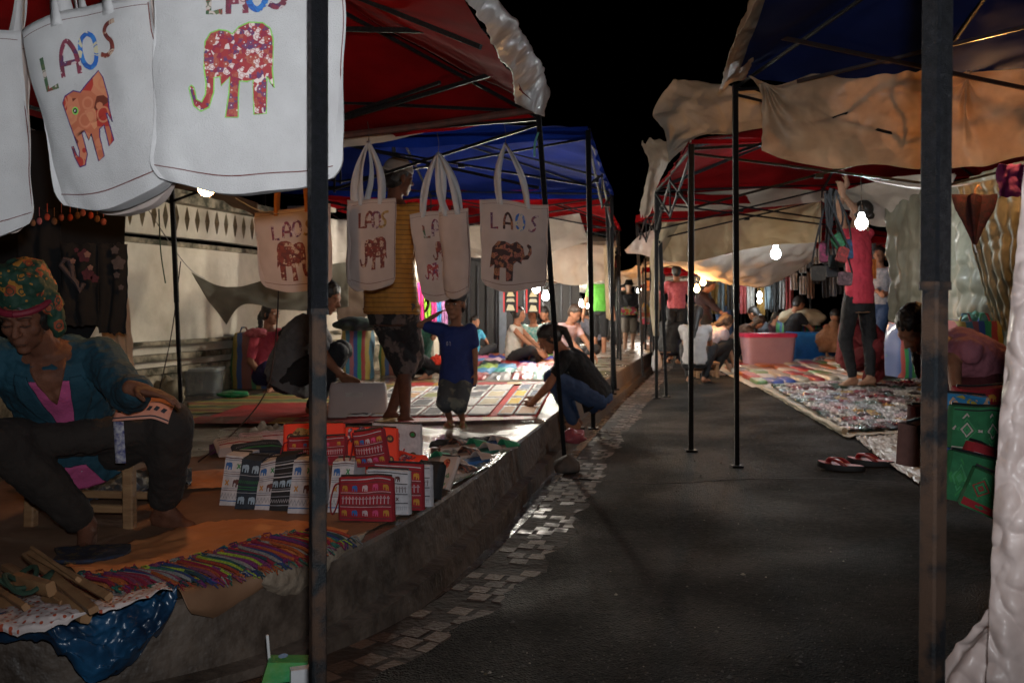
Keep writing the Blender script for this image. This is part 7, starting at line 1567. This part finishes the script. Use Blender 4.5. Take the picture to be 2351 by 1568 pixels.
random.seed(77)
for i, (u, Y, c_, nm, hd) in enumerate(((1488, 23, (.05, .05, .06), 'charcoal', 'short'), (1402, 25, (.02, .03, .08), 'navy', 'short'), (1432, 29, (.2, .18, .16), 'beige', 'bun'), (1462, 31, (.03, .03, .03), 'black', 'short'), (1500, 27, (.12, .02, .03), 'maroon', 'long'), (1419, 22, (.04, .05, .04), 'olive', 'short'), (1447, 36, (.15, .15, .2), 'grey blue', 'short'))):
    b = at(u, Y); sg = 1 if i % 2 else -1
    person(f"distant shopper in a {nm} top, {['behind the walking woman on the road', 'by the far left poles', 'small and far down the middle', 'beyond the bucket hat woman', 'near the dark right row', 'next to the lime green shirt', 'farthest down the lane'][i]}", 1.62, b, b+UP*.9, b+UP*1.36, (.2*sg, sg, 0), [b+V((-.09, -.1*sg, .08)), b+V((.09, .1*sg, .08))], [b+V((-.26, .1, .9)), b+V((.26, .1, .9))], top=ct('shopper_'+nm.replace(' ', '_'), c_), bottom=drk, sleeve=.8, vox=.018, hair=hd, face_detail=False, group='shoppers far down the lane')
# ---------------------------------------------------------------- lamps
def bulb(label, p, col, st, r=.032, cord=None, group='bare bulbs over the stalls'):
    p = V(p); t = thing('light_bulb', p, label, 'light bulb', group)
    mb = MB(); mb.ell((0, 0, 0), V((r, 0, 0)), V((0, r, 0)), V((0, 0, r*1.1)), 16, 12); mb.cap((0, 0, r*.7), (0, 0, r*1.5), r*.6, r*.45, 10)
    mb.build('bulb_glass', glow(f'glow_{col[0]:.2f}_{col[2]:.2f}_{st}', col, st), t, local=True)
    MB().tube([V((0, 0, r*1.75)), V((0, 0, r*2.9))], r*.55, 10).build('socket', mat('black_socket', (.01, .01, .01), .4), t, local=True)
    top = V(cord)-p if cord else V((0, 0, .35))
    MB().tube([V((0, 0, r*2.8)), lerp(V((0, 0, r*2.8)), top, .5)+V((.004, 0, 0)), top], .003, 5).build('cord', mat('black_socket', (.01, .01, .01), .4), t, local=True)
    return t
WHT = (.86, .95, 1.0); WRM = (1.0, .48, .16); NEU = (1.0, .93, .80)
bulb('bright white bulb on a cord in front of the red-topped woman', P(1978, 513, 7.4), WHT, 380, .046, P(1976, 400, 7.4))
bulb('white bulb hanging in front of the orange-lit sheet', P(1781, 583, 10.9), WHT, 330, .055, P(1781, 500, 10.9))
bulb('small orange bulb, upper of the two by the tent pole', P(1614, 649, 12.6), WRM, 600, .036)
bulb('small orange bulb, lower of the two by the tent pole', P(1600, 664, 12.4), WRM, 600, .036)
bulb('white bulb far back among the garments, upper one', P(1744, 678, 15.2), WHT, 130, .035)
bulb('white bulb far back among the garments, lower one', P(1744, 691, 15.1), WHT, 130, .033)
bulb('warm bulb glowing just below the big white tote bag with the deep red elephant', P(474, 430, 3.75), WRM, 240, .034, P(474, 300, 3.75))
bulb('orange bulb hidden behind the tan plastic sheet', P(2290, 262, 5.9), WRM, 600, .036)
bulb('warm bulb hanging over the near mats behind the hanging bags', P(1175, 590, 8.4), NEU, 1150, .036)
bulb('bulb hidden behind the narrow tote bags over the red mat', P(1010, 600, 9.2), NEU, 850, .036)
bulb('white bulb over the bags heaped at the right', P(2390, 470, 4.6), WRM, 60, .034)
for i, (u, v, Y, st) in enumerate(((1231, 663, 11.6, 2600), (1253, 681, 14.0, 2400), (1283, 680, 16.0, 1600), (1290, 691, 17.5, 420), (1302, 693, 19.5, 460), (1310, 702, 22, 520), (1317, 697, 25, 620), (1325, 694, 29, 800), (1334, 698, 33, 900), (1313, 706, 36, 900), (1340, 712, 30, 600), (1346, 702, 38, 900))):
    bulb(f"white bulb, {ORD[i]} in the string running down the left row", P(u, v, Y), (1.0, .93, .80), st*(.4 if Y < 15 else .8), .046+.0019*(Y-11), group='string of bulbs down the left row')
bulb('faint warm bulb far down the right row', P(1512, 640, 22), WRM, 500, .05)
bulb('added white bulb under the far pale canopy behind the walking woman', P(1468, 668, 27), NEU, 700, .07)  # extra bulb added at a guessed spot to brighten the far end
bulb('added warm bulb just right of the bucket hat woman, deep in the right row', P(1486, 674, 24), WRM, 600, .05)  # second added bulb, position guessed, for more light deep in the lane
bulb('bulb under the far white canopy of the left row', P(1385, 640, 15.5), NEU, 150, .034) if False else None
# reflector dish beside the warm bulb
t = thing('lamp_shade', P(385, 402, 3.5), 'warm metal lamp shade peeking out between the two near tote bags', 'lamp shade')
mb = MB(); mb.loft([((0, 0, 0), V((.055, 0, 0)), V((0, .055, 0))), ((0, 0, .06), V((.02, 0, 0)), V((0, .02, 0)))], 20); mb.build('shade', mat('copper', (.5, .2, .08), .35, metal=.8), t, local=True)
# the photographer's flash, just above and beside the lens
ld = bpy.data.lights.new('camera_flash', 'SPOT'); ld.energy = 215; ld.shadow_soft_size = .025; ld.spot_size = math.radians(118); ld.spot_blend = 1; ld.color = (.94, .97, 1.0)
lo = bpy.data.objects.new('camera_flash', ld); C.objects.link(lo); lo.location = (.03, -.02, HC+.11); lo.rotation_euler = (math.radians(105), 0, 0)

# wires strung between the tents
wire_m = mat('wire', (.30, .28, .26), .5)
def wire(label, pts, r=.004, m=wire_m):
    T(MB().tube(smoothp([P(*p) for p in pts], 8), r, 5).build('electric_wire', m, sharp=0), label, 'wire')
wire('twisted pale wire running from the white bulb to the right', [(1978, 400, 8.2), (2000, 412, 8.0), (2060, 425, 7.6), (2130, 432, 7.2), (2260, 420, 6.8)], .009)
wire('thin green vine wire hanging on the stained wall', [(365, 480, 7.0), (368, 560, 7.0), (372, 600, 6.95), (380, 650, 6.9)], .005, mat('vine', (.04, .07, .03), .8))
wire('string stretched slantwise from the wall top to the dark pole', [(320, 450, 7.2), (420, 600, 6.8), (470, 640, 7.2)], .003)
wire('slack cord hanging from the pole to the white round bag', [(415, 600, 6.9), (395, 760, 6.9), (365, 900, 6.9)], .004, dark_metal)
wire('cable dangling below the orange-strapped tote bag towards the pouches', [(640, 665, 5.2), (632, 790, 5.3), (610, 900, 5.2), (540, 990, 5.0), (455, 1060, 4.8)], .004, dark_metal)
wire('pale twisted wire above the lattice wall', [(540, 455, 4.5), (575, 475, 4.5), (600, 485, 4.5), (640, 492, 4.6)], .003)
wire('thin teal ribbon tied to the top of the leaning pole', [(1236, 305, 5.35), (1228, 330, 5.33), (1227, 360, 5.33)], .006, mat('teal_ribbon', (.1, .35, .3), .6))

# ---------------------------------------------------------------- sky and camera
w = bpy.data.worlds.new('World'); bpy.context.scene.world = w; w.use_nodes = True
nt = w.node_tree; bg = nt.nodes['Background']; sky = nt.nodes.new('ShaderNodeTexSky'); sky.sky_type = 'NISHITA'; sky.sun_disc = False; sky.sun_elevation = math.radians(-9); sky.sun_rotation = math.radians(200)
nt.links.new(sky.outputs[0], bg.inputs[0]); bg.inputs['Strength'].default_value = .05
cd = bpy.data.cameras.new('camera'); cam = bpy.data.objects.new('camera', cd); C.objects.link(cam)
cam.location = (0, 0, HC); cam.rotation_euler = (math.radians(90), 0, 0); cd.sensor_width = 36; cd.lens = 36*F/2351; cd.shift_y = -(784-HV)/2351; cd.clip_start = .05; cd.clip_end = 600
cd.dof.use_dof = True; cd.dof.focus_distance = 3.2; cd.dof.aperture_fstop = 6.5
sc = bpy.context.scene; sc.camera = cam
sc.view_settings.view_transform = 'Standard'; sc.view_settings.look = 'None'; sc.view_settings.exposure = 0; sc.view_settings.gamma = 1
sc.cycles.use_denoising = True; sc.cycles.sample_clamp_indirect = 4; sc.cycles.sample_clamp_direct = 60; sc.cycles.max_bounces = 6; sc.cycles.transparent_max_bounces = 12; sc.cycles.caustics_reflective = False; sc.cycles.caustics_refractive = False
